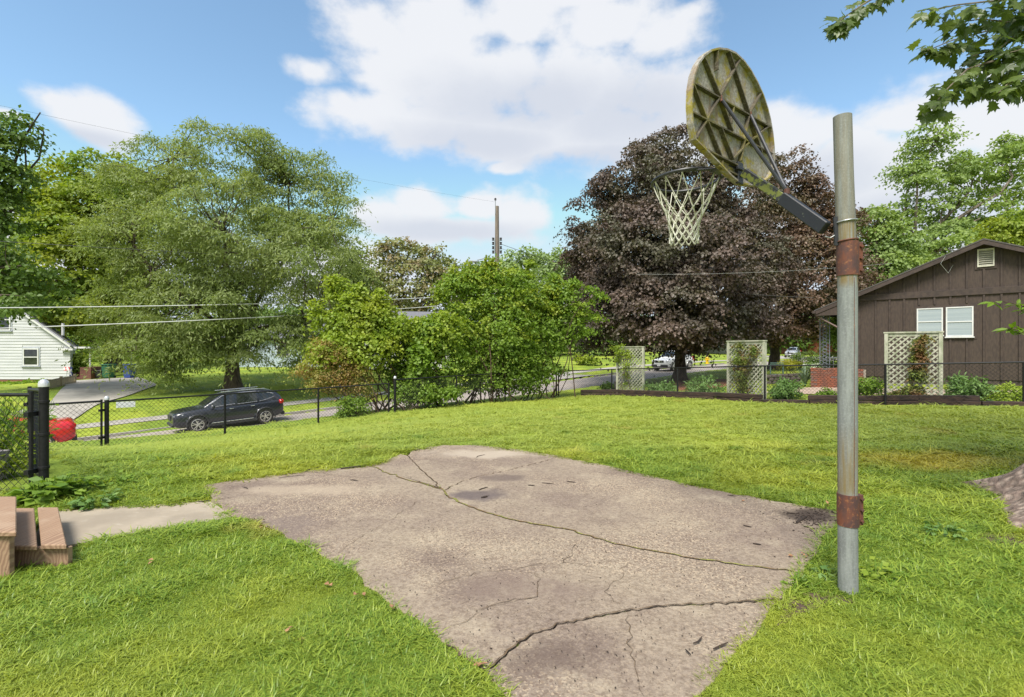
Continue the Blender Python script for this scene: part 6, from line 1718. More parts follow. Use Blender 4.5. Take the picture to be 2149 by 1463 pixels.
# ------------------------------------------------------------------ vehicles
def bool_cut(o, cutter):
    md = o.modifiers.new('cut', 'BOOLEAN'); md.object = cutter; md.operation = 'DIFFERENCE'; md.solver = 'EXACT'
def bake(o):
    bpy.context.view_layer.update()
    dg = bpy.context.evaluated_depsgraph_get()
    me = bpy.data.meshes.new_from_object(o.evaluated_get(dg))
    o.modifiers.clear(); o.data = me; return o
def rings_mesh(rings, close=True):
    n = len(rings[0]); vs = [p for r_ in rings for p in r_]; fs = []
    for i in range(len(rings)-1):
        for k in range(n):
            fs.append((i*n+k, (i+1)*n+k, (i+1)*n+(k+1)%n, i*n+(k+1)%n))
    if close:
        fs.append(tuple(range(n))); fs.append(tuple((len(rings)-1)*n + k for k in range(n-1,-1,-1)))
    return vs, fs
def car(name, label, cat, loc, head, pitch, sp, pnt):
    root = empty(name, loc, label, cat)
    root.rotation_euler = (0, -pitch, head)
    W = sp['w']; rings = []
    for (x, zb, zt, w) in sp['body']:
        h_ = zt - zb
        half = [(0, zb), (w*.7, zb), (w*.93, zb+.05), (w, zb + h_*.30), (w*.995, zb + h_*.62), (w*.965, zt - h_*.16), (w*.90, zt - h_*.03), (w*.62, zt + sp.get('crown',.03)*.7), (0, zt + sp.get('crown',.03))]
        rings.append([(x, y, z) for y, z in half] + [(x, -y, z) for y, z in half[-2:0:-1]])
    vs, fs = rings_mesh(rings)
    body = MB().add(vs, fs).build('body', pnt, root, smooth=True, local=True)
    md = body.modifiers.new('s', 'SUBSURF'); md.levels = 2; md.render_levels = 2
    bake(body)
    cutters = []
    for x in sp['wheels']:
        for s in (-1, 1):
            c = MB(); c.lathe([(.001, -.19), (sp['wr']*1.13, -.19), (sp['wr']*1.13, .25), (.001, .25)], 28, (x, s*(W-.10), sp['wr']+.01), Matrix(((1,0,0),(0,0,1),(0,1,0))))
            co = c.build('cutter', pnt, None, local=True); co.parent = root
            bool_cut(body, co); cutters.append(co)
    bake(body)
    for c in cutters: bpy.data.objects.remove(c)
    for p in body.data.polygons: p.use_smooth = True
    try: body.data.set_sharp_from_angle(angle=R(38))
    except Exception: pass
    # cabin
    zb_f, zr_f, yb_f, yr_f = sp['belt'], sp['roof'], sp['yb'], sp['yr']
    xs = sp['cab_x']
    def SS(x, v, off=0.0, s=1):
        zb, zr_ = zb_f(x), zr_f(x); yb, yr = yb_f(x), yr_f(x)
        y = yb + (yr - yb)*(v**1.25); z = zb + (zr_ - zb)*v
        return (x, s*(y + off), z + off*.3)
    rings = []
    for x in xs:
        half = [(0, zb_f(x) - .08)] + [SS(x, v)[1:] for v in (0, .25, .5, .75, .92)] + [(yr_f(x)*.93, zr_f(x) + .012), (yr_f(x)*.5, zr_f(x) + .035), (0, zr_f(x) + .04)]
        rings.append([(x, y, z) for y, z in half] + [(x, -y, z) for y, z in half[-2:0:-1]])
    vs, fs = rings_mesh(rings)
    MB().add(vs, fs).build('cabin', sp.get('cabmat', pnt), root, smooth=True, local=True)
    # windows
    for s in (1, -1):
        for (x0, x1, lo, hi) in sp['windows']:
            vs = []; fs = []; n = 7
            for i in range(n):
                f = i/(n-1); x = x0 + (x1-x0)*f
                vs += [SS(x, lo(f), .012, s), SS(x, hi(f), .012, s)]
            fs = [(2*i, 2*i+2, 2*i+3, 2*i+1) for i in range(n-1)]
            MB().add(vs, fs).build('side_window', M['glass_dark'], root, smooth=True, local=True)
            if sp.get('chrome'):
                pts = [vs[2*i+1] for i in range(n)]
                MB().tube([(p[0], p[1] + s*.004, p[2] + .012) for p in pts], .012, 5).build('window_trim', M['chrome'], root, local=True)
                pts = [vs[2*i] for i in range(n)]
                MB().tube([(p[0], p[1] + s*.004, p[2] - .012) for p in pts], .009, 5).build('window_trim', M['chrome'], root, local=True)
    for (xa, xb, nm) in sp['screens']:
        # windscreen / rear screen between two stations along the roof line
        vs = []; n = 6
        for i in range(n):
            f = i/(n-1); x = xa + (xb-xa)*f; y = yr_f(x)*.93; z = zr_f(x) + .02
            o_ = .02 if xa > xb or True else 0
            vs += [(x + sp['soff'][nm], -y*.97, z + .004), (x + sp['soff'][nm], 0, z + .035), (x + sp['soff'][nm], y*.97, z + .004)]
        fs = []
        for i in range(n-1):
            for k in range(2): fs.append((3*i+k, 3*i+k+1, 3*(i+1)+k+1, 3*(i+1)+k))
        MB().add(vs, fs).build(nm, M['glass_dark'], root, smooth=True, local=True)
    # wheels
    wr = sp['wr']; MX = Matrix(((1,0,0),(0,0,1),(0,1,0)))
    for x in sp['wheels']:
        for s in (-1, 1):
            c0 = Vector((x, s*(W-.125), wr))
            ty = MB().lathe([(wr*.66, -.10), (wr*.72, -.12), (wr*.93, -.115), (wr, -.08), (wr, .08), (wr*.93, .115), (wr*.72, .12), (wr*.66, .10), (wr*.66,-.10)], 32, c0, MX).build('wheel', M['rubber'], root, smooth=True, local=True)
            rm = MB(); fs_ = s*.105
            rm.lathe([(wr*.68, 0), (wr*.70, .02*s), (wr*.62, .03*s), (wr*.60, -.04*s)], 32, c0 + Vector((0, s*.09, 0)), MX)
            nsp = sp.get('spokes', 5)
            for k in range(nsp):
                for dd in (-.11, .11):
                    a_ = 2*math.pi*k/nsp + .2
                    p0 = c0 + Vector((math.cos(a_+dd*.5)*wr*.10, s*.095, math.sin(a_+dd*.5)*wr*.10)); p1 = c0 + Vector((math.cos(a_+dd*1.9)*wr*.66, s*.10, math.sin(a_+dd*1.9)*wr*.66))
                    rm.beam(p0, p1, .030, .02, up=(0,1,0))
            rm.lathe([(.001, .02*s), (wr*.16, .012*s), (wr*.17, -.02*s)], 14, c0 + Vector((0, s*.10, 0)), MX)
            rm.build('rim', M['rim_metal'], ty, local=True)
            MB().lathe([(.001, 0), (wr*.66, 0)], 24, c0 + Vector((0, s*.045, 0)), MX).build('backing_disc', M['plastic_grey'], ty, local=True)  # plain dark backing disc closing the wheel behind the spokes
            # arch lip
            if sp.get('lip'):
                arc = [(x + wr*1.15*math.cos(a_), s*(W*1.0 + .004), wr + .01 + wr*1.15*math.sin(a_)) for a_ in np.linspace(-.35, math.pi+.35, 22)]
                MB().tube(arc, .028, 6).build('wheel_arch_trim', M['plastic_grey'], root, smooth=True, local=True)
    for (nm, mat_, cen, size, rot) in sp['bits']:
        Mx = Matrix.Rotation(R(rot[0]), 3, 'X') @ Matrix.Rotation(R(rot[1]), 3, 'Y') @ Matrix.Rotation(R(rot[2]), 3, 'Z')
        for s in ((1, -1) if cen[1] != 0 else (1,)):
            Ms = Mx if s > 0 else Matrix.Rotation(R(-rot[0]), 3, 'X') @ Matrix.Rotation(R(rot[1]), 3, 'Y') @ Matrix.Rotation(R(-rot[2]), 3, 'Z')
            MB().box((cen[0], cen[1]*s, cen[2]), size, Ms).build(nm, mat_, root, local=True, bevel=min(size)*.25)
    return root
ip = lambda xs, ys: (lambda x: float(np.interp(x, xs[::-1], ys[::-1])))
HEAD = math.atan2(-D2[1], -D2[0])
def suv_spec(lip=True, chrome=True):
    return dict(w=.94, wr=.37, wheels=(1.42, -1.40), lip=lip, chrome=chrome, crown=.03,
        body=[(2.33,.46,.72,.55),(2.30,.36,.86,.72),(2.18,.26,.95,.84),(1.9,.24,1.01,.90),(1.4,.24,1.06,.935),(1.0,.24,1.10,.94),(.3,.24,1.08,.94),(-.5,.24,1.09,.94),(-1.2,.24,1.12,.94),(-1.75,.26,1.16,.925),(-2.1,.32,1.16,.89),(-2.26,.42,1.08,.82),(-2.33,.50,.92,.70)],
        cab_x=[1.12,.95,.75,.55,.38,.1,-.3,-.8,-1.2,-1.6,-1.85,-2.02,-2.16,-2.24],
        belt=ip([1.12,-.5,-1.7,-2.24],[1.02,1.04,1.09,1.12]), roof=ip([1.12,.95,.75,.55,.38,.1,-.3,-.8,-1.2,-1.6,-1.85,-2.02,-2.16,-2.24],[1.10,1.22,1.36,1.48,1.565,1.63,1.665,1.665,1.645,1.60,1.55,1.44,1.30,1.16]),
        yb=ip([1.12,.6,-1.6,-2.24],[.80,.86,.85,.76]), yr=ip([1.12,.38,-.3,-1.6,-2.24],[.74,.62,.64,.62,.64]),
        windows=[(.86,-.12, lambda f: .16, lambda f: .70 + .20*min(1, f*2)), (-.22,-1.08, lambda f: .13, lambda f: .90), (-1.17,-1.86, lambda f: .14 + .30*f**2, lambda f: .88 - .18*f)],
        screens=[(1.04,.42,'windshield'),(-1.90,-2.19,'rear_window')], soff=dict(windshield=.012, rear_window=-.012),
        bits=[('headlight', M['headlight'], (2.06,.70,.80), (.42,.20,.17), (0,8,-24)), ('taillight', M['taillight'], (-2.16,.76,1.00), (.24,.26,.22), (0,0,20)),
              ('grille', M['plastic_grey'], (2.335,0,.72), (.06,.70,.22), (0,0,0)), ('front_bumper_trim', M['plastic_grey'], (2.30,0,.40), (.14,1.25,.14), (0,0,0)),
              ('side_skirt', M['plastic_grey'], (0,.91,.29), (2.1,.08,.12), (0,0,0)), ('sill_strip', M['chrome'], (0,.945,.37), (1.75,.03,.035), (0,0,0)), ('wing_mirror', M['car_navy'], (.80,1.00,1.10), (.12,.20,.14), (0,0,0)),
              ('roof_rail', M['chrome'], (-.55,.60,1.70), (1.9,.035,.035), (0,0,0)), ('door_handle', M['chrome'], (.05,.95,.93), (.18,.03,.03), (0,0,0)), ('door_handle', M['chrome'], (-.85,.95,.96), (.18,.03,.03), (0,0,0)),
              ('rear_bumper', M['plastic_grey'], (-2.28,0,.42), (.16,1.4,.18), (0,0,0))])
def on_road(t, n):
    x, y = xy(t, n); return Vector((x, y, float(zr(t)) + .045))
s_ = suv_spec()
car('parked_car', 'black navy sport utility car parked on the street beyond the fence', 'car', on_road(.15, .78), HEAD, -math.atan(.043), s_, M['car_navy']).scale = (.93, .93, .93)
# white vehicle with boxy body
s_ = suv_spec(True, False)
s_.update(w=.93, wr=.39,
    body=[(2.35,.48,.78,.60),(2.32,.38,.98,.78),(2.2,.30,1.06,.88),(1.9,.28,1.12,.92),(1.4,.28,1.14,.93),(1.0,.28,1.15,.93),(-.5,.28,1.14,.93),(-1.75,.30,1.14,.92),(-2.2,.36,1.12,.90),(-2.36,.46,1.0,.82)],
    roof=ip([1.12,.95,.75,.55,.38,.1,-.3,-.8,-1.2,-1.6,-1.85,-2.02,-2.16,-2.24],[1.16,1.34,1.50,1.64,1.74,1.80,1.82,1.82,1.81,1.80,1.78,1.74,1.55,1.30]),
    belt=ip([1.12,-2.24],[1.06,1.10]))
s_['bits'] = [('headlight', M['headlight'], (2.22,.70,.93), (.22,.24,.20), (0,0,-18)), ('grille', M['plastic_grey'], (2.345,0,.90), (.06,.86,.20), (0,0,0)), ('grille_bar', M['chrome'], (2.375,.22,.90), (.03,.05,.20), (22,0,0)),
    ('emblem', M['chrome'], (2.38,0,.91), (.03,.16,.14), (0,0,0)),
    ('front_bumper_trim', M['plastic_grey'], (2.30,0,.52), (.26,1.60,.24), (0,0,0)), ('licence_plate', M['white_paint'], (2.445,0,.56), (.02,.32,.15), (0,0,0)), ('wing_mirror', M['plastic_grey'], (.80,1.02,1.15), (.12,.20,.16), (0,0,0)),
    ('side_skirt', M['plastic_grey'], (0,.90,.34), (2.1,.08,.10), (0,0,0)), ('roof_rail', M['white_paint'], (-.55,.60,1.88), (1.9,.05,.05), (0,0,0)), ('taillight', M['taillight'], (-2.30,.78,1.0), (.12,.2,.4), (0,0,0))]
car('parked_car', 'white sport utility vehicle facing the viewer beside the purple maple trunk', 'car', on_road(36.8, .1), HEAD, -math.atan(.03), s_, M['car_white'])
# silver van far off
s_ = suv_spec(False, False)
s_['bits'] = [('headlight', M['headlight'], (2.18,.66,.80), (.30,.26,.17), (0,0,-24)), ('grille', M['plastic_grey'], (2.335,0,.66), (.06,.8,.24), (0,0,0)), ('licence_plate', M['white_paint'], (2.37,0,.48), (.02,.32,.13), (0,0,0)), ('taillight', M['taillight'], (-2.16,.76,1.00), (.24,.26,.22), (0,0,20))]
p = at(1664, 753, 84); pz = on(p.x, p.y, .06)
car('parked_van', 'distant silver grey vehicle parked beyond the smaller purple maple trunk', 'van', pz, HEAD + .15, 0, s_, M['car_silver'])
# red coupe, tail showing
rc_ = dict(w=.95, wr=.36, wheels=(1.36, -1.44), lip=False, chrome=False, crown=.03,
    body=[(2.38,.36,.52,.60),(2.30,.24,.66,.80),(1.9,.17,.80,.90),(1.4,.16,.88,.94),(.8,.16,.94,.94),(0,.16,.94,.93),(-.8,.16,.97,.94),(-1.4,.17,1.02,.96),(-1.85,.20,1.03,.94),(-2.18,.30,1.04,.88),(-2.30,.36,.98,.82),(-2.38,.44,.82,.74)],
    cab_x=[.95,.7,.4,.1,-.2,-.6,-1.0,-1.35,-1.65,-1.85],
    belt=ip([.95,-1.85],[.88,.96]), roof=ip([.95,.7,.4,.1,-.2,-.6,-1.0,-1.35,-1.65,-1.85],[.95,1.08,1.22,1.31,1.34,1.33,1.27,1.19,1.10,1.03]),
    yb=ip([.95,.3,-1.85],[.74,.82,.74]), yr=ip([.95,.1,-.6,-1.85],[.66,.54,.54,.62]),
    windows=[(.66,-.75, lambda f: .14, lambda f: .66 + .22*min(1, f*2.5)), (-.84,-1.3, lambda f: .2+.2*f, lambda f: .8 - .2*f)],
    screens=[(.90,.16,'windshield'),(-.85,-1.72,'rear_window')], soff=dict(windshield=.012, rear_window=-.004), spokes=7,
    bits=[('taillight', M['taillight'], (-2.30,.52,.86), (.10,.46,.13), (0,0,6)), ('rear_diffuser', M['plastic_grey'], (-2.30,0,.36), (.16,1.35,.18), (0,0,0)),
          ('headlight', M['headlight'], (2.12,.70,.62), (.3,.25,.12), (0,0,-20)), ('side_skirt', M['car_red'], (0,.92,.22), (2.1,.08,.12), (0,0,0)), ('wing_mirror', M['car_red'], (.62,.98,.98), (.12,.2,.12), (0,0,0)), ('side_marker', M['taillight'], (-2.12,.86,.74), (.14,.02,.05), (0,0,8))])
car('parked_car', 'bright red sports coupe whose tail shows behind the closed gate', 'car', on_road(-7.3, .75), HEAD, -math.atan(.043), rc_, M['car_red'])

# ------------------------------------------------------------------ big tree at the right: root flare and overhanging branches
bx, by = 6.2, 4.75
rt = empty('big_maple_tree', on(bx, by), 'big maple at the right edge with flared roots and overhanging leafy branches', 'tree')
vs = []; prof = [(.98,-.10,1.2),(.92,.01,.95),(.86,.08,.76),(.80,.16,.60),(.74,.27,.42),(.68,.46,.24),(.62,.80,.10),(.56,1.3,0),(.50,2.2,0),(.46,3.6,0),(.42,5.2,0)]
nn = 72
for i, (r_, z, rt_) in enumerate(prof):
    for k in range(nn):
        a_ = 2*math.pi*k/nn; lump = 1 + .16*math.exp(-z/.35)*math.sin(a_*5 + .7) + .07*math.exp(-z/.5)*math.sin(a_*11 + 2) + .02*math.sin(a_*17 + z*5)
        da = (math.degrees(a_) - 190 + 180) % 360 - 180; db = (math.degrees(a_) - 268 + 180) % 360 - 180; dc = (math.degrees(a_) - 130 + 180) % 360 - 180
        lump += rt_/r_*(math.exp(-(da/20)**2) + .55*math.exp(-(db/16)**2) + .5*math.exp(-(dc/18)**2))
        nz_ = .05*math.sin(a_*23 + z*9) + .035*math.sin(a_*37 - z*21 + 1) + .03*math.sin(a_*9 + z*30)
        lump += nz_*math.exp(-z/.8)
        vs.append((bx + r_*lump*math.cos(a_), by + r_*lump*math.sin(a_), z))
fs = [(i*nn+k, i*nn+(k+1)%nn, (i+1)*nn+(k+1)%nn, (i+1)*nn+k) for i in range(len(prof)-1) for k in range(nn)]
mt, t, b = new_mat('root_bark'); wc = worldco(t)
vv = t.nodes.new('ShaderNodeTexVoronoi'); vv.inputs['Scale'].default_value = 14; t.links.new(mapping(t, wc, (1, 1, .5)), vv.inputs['Vector'])
c = mix(t, ramp(t, noise(t, 9, 6, .65, wc), .35, .65), (0.40,0.31,0.25), (0.20,0.145,0.115))
c = mix(t, ramp(t, vv.outputs['Distance'], .25, .6, b=.6), c, (0.10,0.065,0.05))
t.links.new(c, b.inputs['Base Color']); b.inputs['Roughness'].default_value = .95
bump(t, b, mth(t, 'ADD', noise(t, 14, 6, .7, wc), vv.outputs['Distance']), .9, .03)
tk = MB().add(vs, fs).build('trunk', mt, rt, smooth=True)
# lobed leaf
def maple_leaf(seed):
    r_ = np.random.default_rng(seed)
    out = [(0,-.05),(.10,.02),(.30,-.04),(.26,.10),(.50,.20),(.34,.30),(.40,.46),(.20,.42),(.16,.56),(.10,.52),(0,.80)]
    P = out + [(-x, y) for x, y in out[-2:0:-1]]
    V = [(0, .25, .0)] + [(x*r_.uniform(.9,1.1), y*r_.uniform(.93,1.07), -.35*x*x - .18*(y-.2)**2 + r_.normal(0,.015)) for x, y in P]
    n = len(P); Fa = [(0, 1+i, 1+(i+1) % n) for i in range(n)]
    me = bpy.data.meshes.new('leaf'); me.from_pydata(V, [], Fa); me.materials.append(M['lf_overhang'])
    a = me.attributes.new('rnd', 'FLOAT', 'FACE'); a.data.foreach_set('value', np.full(n, r_.uniform(0,1), dtype=np.float32))
    return me
LM = [maple_leaf(900+i) for i in range(9)]
r_ = np.random.default_rng(77)
tw = MB(); lpos = []
def twigp(pts, d0, rad, nleaf, spread=.14):
    P = [at(px, py, d0 + dd) for (px, py, dd) in pts]
    tw.tube(P, [rad*(1 - .75*i/(len(P)-1)) for i in range(len(P))], 5)
    for k in range(nleaf):
        f = r_.uniform(.05, 1.0)**.8 * (len(P)-1); i = min(int(f), len(P)-2); q = P[i].lerp(P[i+1], f - i)
        side = Vector((r_.normal(), r_.normal(), r_.normal()*.6 - .35)).normalized()
        e_ = q + side * r_.uniform(.04, spread)
        lpos.append((e_, side, (P[i+1]-P[i]).normalized()))
twigp([(1900,-90,.2),(1860,-20,.1),(1810,10,0),(1770,38,0),(1745,62,0)], 4.2, .012, 34, .10)
twigp([(1880,-60,.2),(1850,-10,.1),(1835,10,0)], 4.2, .008, 12, .07)
for pts, n_ in [([(2300,-60,.6),(2200,-20,.3),(2100,0,.1),(2010,10,0),(1950,22,0)], 70), ([(2260,-30,.6),(2180,20,.3),(2090,60,.1),(2000,84,0),(1946,106,0)], 80),
          ([(2300,40,.6),(2200,90,.3),(2110,120,.1),(2030,145,0),(1985,190,0),(1962,218,0)], 84), ([(2300,60,.5),(2200,130,.2),(2130,150,0),(2070,168,0),(2030,196,0)], 64),
          ([(2300,110,.4),(2220,150,.2),(2160,160,0),(2115,176,0),(2095,196,0)], 52), ([(2240,-40,.4),(2170,40,.2),(2100,100,.1),(2040,118,0)], 60), ([(2300,-20,.4),(2220,20,.2),(2150,50,.1),(2060,40,0),(1990,50,0)], 64), ([(2320,30,.2),(2240,70,.1),(2160,100,0),(2120,110,0)], 50),([(2280,-60,.1),(2220,-10,0),(2170,20,0),(2120,30,0)], 50)]:
    twigp(pts, 4.4 + r_.uniform(-.3, .3), .013, n_, .15)
tw.tube([(bx-.3, by, 3.6), at(2330, 30, 4.7), at(2250, 20, 4.6)], [.09,.05,.03], 8)
tw.tube([(bx-.3, by, 3.9), at(2250, -200, 4.6), at(1990, -170, 4.4), at(1900, -90, 4.3)], [.08,.05,.025,.013], 8)
tw.build('branches', M['bark_grey'], rt, smooth=True)
for i, (q, side, d_) in enumerate(lpos):
    if i >= 296: break
def leaf_xf(q, side, d_):
    y_ = (side*.8 + d_*.5 + Vector((0,0,-.55))).normalized(); z_ = Vector((r_.normal()*.45, r_.normal()*.45 - .3, .9)); z_ = (z_ - y_*z_.dot(y_)).normalized(); x_ = y_.cross(z_)
    s = r_.uniform(.10, .17)
    return Matrix.Translation(q) @ (Matrix((x_, y_, z_)).transposed().to_4x4()) @ Matrix.Diagonal((s, s, s, 1))
inv = Matrix.Translation(-Vector(rt.location))
order = sorted(range(len(lpos)), key=lambda i: 0 if (0 < (lpos[i][0].x/lpos[i][0].y*F + CX) < PW and (CY - (lpos[i][0].z-EYE)/lpos[i][0].y*F) > -5) else 1)
rest = MB()
for c_, i in enumerate(order):
    q, side, d_ = lpos[i]; me = LM[i % len(LM)]; X_ = leaf_xf(q, side, d_)
    if c_ < 290:
        o = link('leaf', me, rt); o.matrix_local = inv @ X_
    else:
        rest.add([X_ @ v.co for v in me.vertices], [tuple(p.vertices) for p in me.polygons])
if rest.v:
    o = rest.build('foliage', M['lf_overhang'], rt); o['kind'] = 'stuff'
# crown above the frame, so the tree is whole from other viewpoints
cr_ = crown('crown', [(5.8,5.6,9.2,3.0,3.0,2.0),(8.2,5.0,8.2,2.6,2.6,2.0),(6.5,7.6,9.4,2.6,2.4,1.6),(5.6,3.0,9.2,2.4,2.2,1.6)], 60, 60, .7, .5, .4, .16, .13, M['lf_overhang'], rt, 950)
bm2 = MB()
for i in range(0, len(cr_), 6): limb(bm2, (bx, by, 5.0), cr_[i], .09, .02, r_, .04, 5, 5)
bm2.build('limbs', M['bark_grey'], rt, smooth=True)
# bright shoots at the right edge
sh = empty('sapling', on(5.3, 4.0), 'bright green sapling shoots entering at the right frame edge', 'sapling')
sm = MB(); lp = []
for pts in ([(2330,760,0),(2240,680,0),(2180,655,0),(2140,640,0),(2100,632,0),(2078,634,0)], [(2330,760,0),(2250,700,0),(2190,690,0),(2150,690,0),(2115,690,0)], [(2330,760,0),(2230,660,0),(2170,632,0),(2140,655,0)],[(2330,760,0),(2240,720,0),(2180,700,0),(2135,700,0)]):
    P = [at(px, py, 4.6 + dd) for px, py, dd in pts]; sm.tube(P, [.012,.008,.006,.004,.003,.002][:len(P)], 4)
    for k in range(24):
        f = r_.uniform(1.2, len(P)-1); i = min(int(f), len(P)-2); lp.append((P[i].lerp(P[i+1], f-i), (P[i+1]-P[i]).normalized()))
q0 = on(5.3, 4.0); sm.tube([q0, Vector((5.6, 4.3, .9)), at(2330, 760, 4.6)], [.02,.016,.012], 6)
sm.build('stems', M['stem'], sh)
me_ = bpy.data.meshes.new('leaf'); me_.from_pydata([(0,0,0),(.20,.35,.05),(.16,.7,.03),(0,1.05,-.08),(-.16,.7,.03),(-.20,.35,.05)], [], [(0,1,2,3),(0,3,4,5)]); me_.materials.append(M['lf_shoot'])
for i, (q, d_) in enumerate(lp):
    sd2 = Vector((r_.normal(), r_.normal(), r_.normal()*.5)).normalized(); y_ = (d_*.6 + sd2*.8 + Vector((0,0,-.2))).normalized(); z_ = Vector((r_.normal()*.4, -.3 + r_.normal()*.3, 1)); z_ = (z_ - y_*z_.dot(y_)).normalized(); x_ = y_.cross(z_)
    s = r_.uniform(.07, .12); o = link('leaf', me_, sh); o.matrix_local = Matrix.Translation(-Vector(sh.location)) @ Matrix.Translation(q) @ Matrix((x_, y_, z_)).transposed().to_4x4() @ Matrix.Diagonal((s,s,s,1))

# ------------------------------------------------------------------ weeds at the left
def leafy(label, x, y, n, h, rad, L, W, mat, seed, name='weed', cat='weed', extra=None):
    base = on(x, y); root = empty(name, base, label, cat); rr_ = np.random.default_rng(seed); mb = MB(); C = []; Dd = []
    for i in range(n):
        a_ = rr_.uniform(0, 6.28); r2 = rad*math.sqrt(rr_.uniform()); hh = h*rr_.uniform(.35, 1.0)
        p0 = Vector((x + r2*.4*math.cos(a_), y + r2*.4*math.sin(a_), base.z)); p1 = Vector((x + r2*math.cos(a_), y + r2*math.sin(a_), base.z + hh))
        mb.tube([p0, p0.lerp(p1, .5) + Vector((0,0,hh*.12)), p1], .004, 3, caps=False)
        for k in range(3):
            f = rr_.uniform(.35, 1.0); C.append(p0.lerp(p1, f)); Dd.append((math.cos(a_ + rr_.normal()*.9), math.sin(a_ + rr_.normal()*.9), rr_.normal()*.2 - .1))
    mb.build('stems', M['lf_bush_b'], root)
    C = np.array([tuple(c) for c in C]); Dd = np.array(Dd)
    leaves('foliage', C, np.array([0,0,1.0]) + rr_.normal(0,.35,C.shape), Dd, L, W, M[mat], root, rr_, fold=.12)
    if extra:
        k = rr_.integers(0, len(C), extra[1]); P = C[k] + np.array([0,0,.03]); leaves('blossoms', np.repeat(P, 6, 0) , rr_.normal(0,1,(len(P)*6,3)) + np.array([0,0,1.]), rr_.normal(0,1,(len(P)*6,3)), .04, .035, M[extra[0]], root, rr_)
wp = lambda px, py: gpt(px, py)
for i, (px, py, n, h, rad, L, W, mt_, lab) in enumerate([(112,1045,16,.26,.20,.11,.09,'lf_bush_b','broad leaved weed clump at the foot of the thick gate post'),(150,1040,14,.20,.22,.10,.075,'lf_bush_b','weed clump right of the thick gate post'),
        (80,1060,12,.22,.14,.13,.10,'lf_bush_b','large leaved weed between the wooden steps and the gate post'),(205,1062,14,.13,.24,.085,.06,'lf_hosta','low weed patch left of the slab corner'),(240,1020,12,.12,.26,.07,.05,'lf_bush_b','low weed patch in the lawn below the bare soil'),
        (1840,1215,8,.09,.14,.06,.045,'lf_bush','broad leaved weed right of the pole foot'),(1985,1125,10,.10,.18,.06,.04,'lf_hosta','small pale weed near the tree roots'),(1740,1215,6,.07,.11,.05,.035,'lf_hosta','small weed just left of the pole foot'),(1670,1230,6,.06,.10,.04,.03,'lf_bush_b','weed sprig on the slab edge left of the pole')]):
    x, y = wp(px, py); leafy(lab, x, y, n*2, h, rad, L, W, mt_, 600+i)
for i, (x, y, n, h, rad, lab, ex) in enumerate([(-6.9,6.5,110,.95,.42,'tall flowering plant with orange blossoms behind the left fence panel',('flower_orange',2)),(-7.8,7.5,120,1.05,.55,'tall yellow green plants behind the left fence panel',None),(-6.25,6.05,60,.6,.32,'leafy plant low behind the left fence panel',None),(-8.85,8.9,100,.95,.5,'leafy plants beyond the open gate leaf',('flower_orange',2)),(-7.0,5.9,90,.85,.4,'leafy plants at the left frame edge behind the fence',None)]):
    leafy(lab, x, y, n, h, rad, .11, .055, 'lf_bush' if i % 2 == 0 else 'lf_bush_b', 640+i, 'flowering_plant' if ex else 'garden_plant', 'plant', ex)
pb = at(-14, 1000, 5.9); pbz = gzf(pb.x - .1, 5.9)
ob = empty('wooden_planter', Vector((pb.x - .12, 5.9, pbz)), 'grey weathered board box behind the fence mesh at the left edge', 'planter')
gwm = simple('grey_board', (0.30,0.27,0.27), (0.2,0.18,0.18), 7, .9, stretch=(3,3,.5))
for k in range(3): MB().box((pb.x - .12 - .1*k + .1, 5.9, pbz + .17), (.094, .35, .34)).build('board', gwm, ob, bevel=.006)

# ------------------------------------------------------------------ twigs and dead leaves on the slab
tws = [(585,1003,640,997,'longest straight twig near the far left slab edge'),(520,1025,508,1022,'short bent twig near the left slab corner'),(425,1035,442,1036,'dark twig at the left slab corner beside the grass'),(415,1053,440,1050,'twig lying where the path meets the slab'),(640,989,672,980,'curved twig at the far left slab edge'),(715,983,770,976,'thick bark sliver at the far left slab edge'),
       (1000,960,1018,954,'twig on the pale far corner of the slab'),(1005,1028,1024,1022,'curved twig beside the purple stain'),(1010,1044,1023,1041,'dark bark flake on the purple stain'),(1108,1018,1122,1019,'short twig right of the purple stain'),(1137,1013,1162,1015,'bent twig in the middle of the far slab'),(1190,1010,1208,1012,'thin twig on the far right slab'),
       (1455,1350,1473,1336,'curled twig near the lower right slab edge'),(1497,1362,1528,1348,'longer curled twig near the lower right slab edge'),(1438,1362,1450,1374,'small crooked twig below the crack on the right'),(1580,1140,1598,1143,'twig left of the pole on the slab'),(1652,1075,1672,1078,'short dark twig near the pole'),(1672,1097,1694,1083,'chunk of dark bark beside the pole'),
       (1527,1039,1545,1041,'thin twig close to the far right slab edge'),(1560,1102,1577,1106,'pale brown twig on the right of the slab'),(735,1007,752,1008,'dark twig on the left half of the slab')]
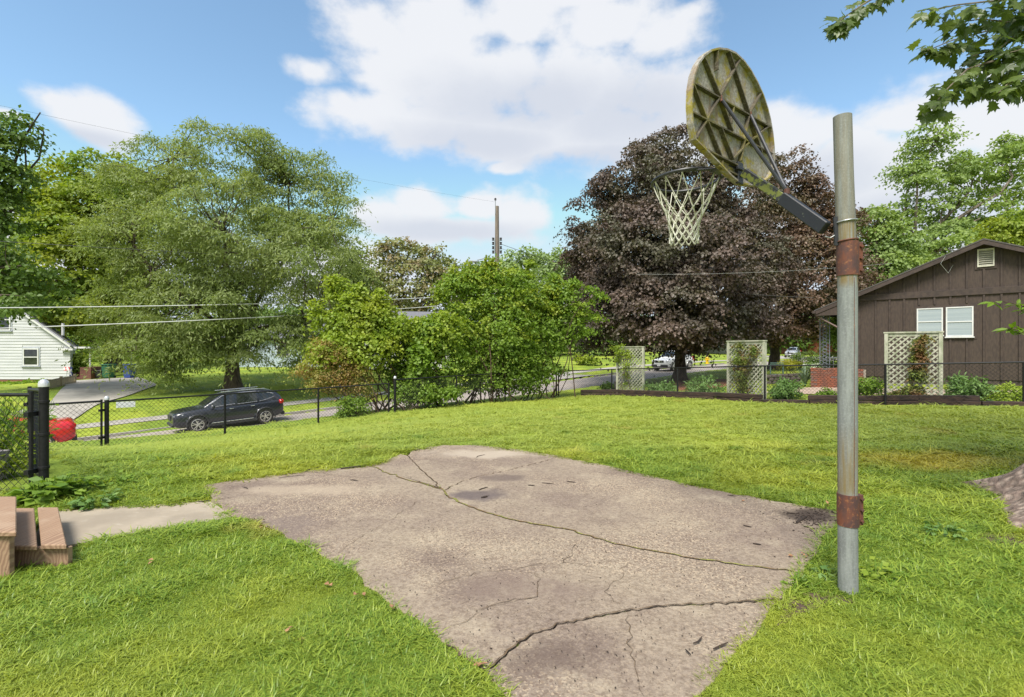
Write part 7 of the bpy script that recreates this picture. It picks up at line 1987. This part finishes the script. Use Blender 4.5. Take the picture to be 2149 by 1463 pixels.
for i, (x0, y0, x1, y1, lab) in enumerate(tws):
    a, b_ = g0(x0, y0, .024), g0(x1, y1, .024); L_ = (b_-a).length; rr_ = np.random.default_rng(800+i)
    n_ = Vector((-(b_-a).y, (b_-a).x, 0)).normalized()*L_*rr_.normal(0,.10)
    rd = .004 + .003*rr_.uniform() + (.008 if 'bark' in lab else 0)
    o = MB().tube([a, a.lerp(b_, .35)+n_, a.lerp(b_, .7)+n_*.6, b_], [rd*.6, rd, rd*.9, rd*.4], 5).build('twig', M['twig']); tag(o, lab, 'twig', 'twigs scattered on the slab')
# crumbs of soil, seeds, bark
rr_ = np.random.default_rng(31); mb = MB()
hx = np.array(HULL)
n_ = 0
while n_ < 620:
    px, py = rr_.uniform(430, 1740), rr_.uniform(945, 1460)
    p = g0(px, py)
    if not inpoly(np.array([p.x]), np.array([p.y]), HULL)[0]: continue
    near = math.hypot(px-1690, py-1090) < 120
    if not near and rr_.uniform() < .25: continue
    s = rr_.uniform(.002, .0045)*(1.4 if near else 1); a_ = rr_.uniform(0, 3.14)
    mb.box(p + Vector((0,0,s*.4+.018)), (s*rr_.uniform(1,3), s, s*.7), Matrix.Rotation(a_, 3, 'Z')); n_ += 1
    if near: n_ -= .4
for k in range(240):
    p = g0(rr_.normal(1715, 28), rr_.normal(1092, 14)); s = rr_.uniform(.003, .009)
    mb.box(p + Vector((0,0,s*.4+.018)), (s*rr_.uniform(1,3.5), s, s*.6), Matrix.Rotation(rr_.uniform(0,3.14), 3, 'Z') @ Matrix.Rotation(rr_.normal()*.3, 3, 'X'))
tag(mb.build('debris', M['twig']), 'dark crumbs of bark and soil scattered over the slab', 'debris', kind='stuff')
dl_ = []
for (px, py) in [(545,1102),(553,1110),(690,1240),(742,1262),(820,1290),(1655,1175),(1690,1170),(1700,1176),(322,1190),(640,1350),(600,1335),(1960,985),(1010,1408),(760,1255),(1000,1415),(1560,1058),(1740,1068)]:
    x, y = gpt(px, py); dl_.append((x, y, gzf(x, y) + .03))
P = np.repeat(np.array(dl_), 2, 0); P = P + rr_.normal(0, .01, P.shape)
o = leaves('dead_leaves', P, rr_.normal(0,.4,P.shape) + np.array([0,0,1.]), rr_.normal(0,1,P.shape)*np.array([1,1,.1]), .038, .026, M['dead_leaf'], None, rr_)
tag(o, 'few curled brown dead leaves along the slab edges', 'leaves', kind='stuff')
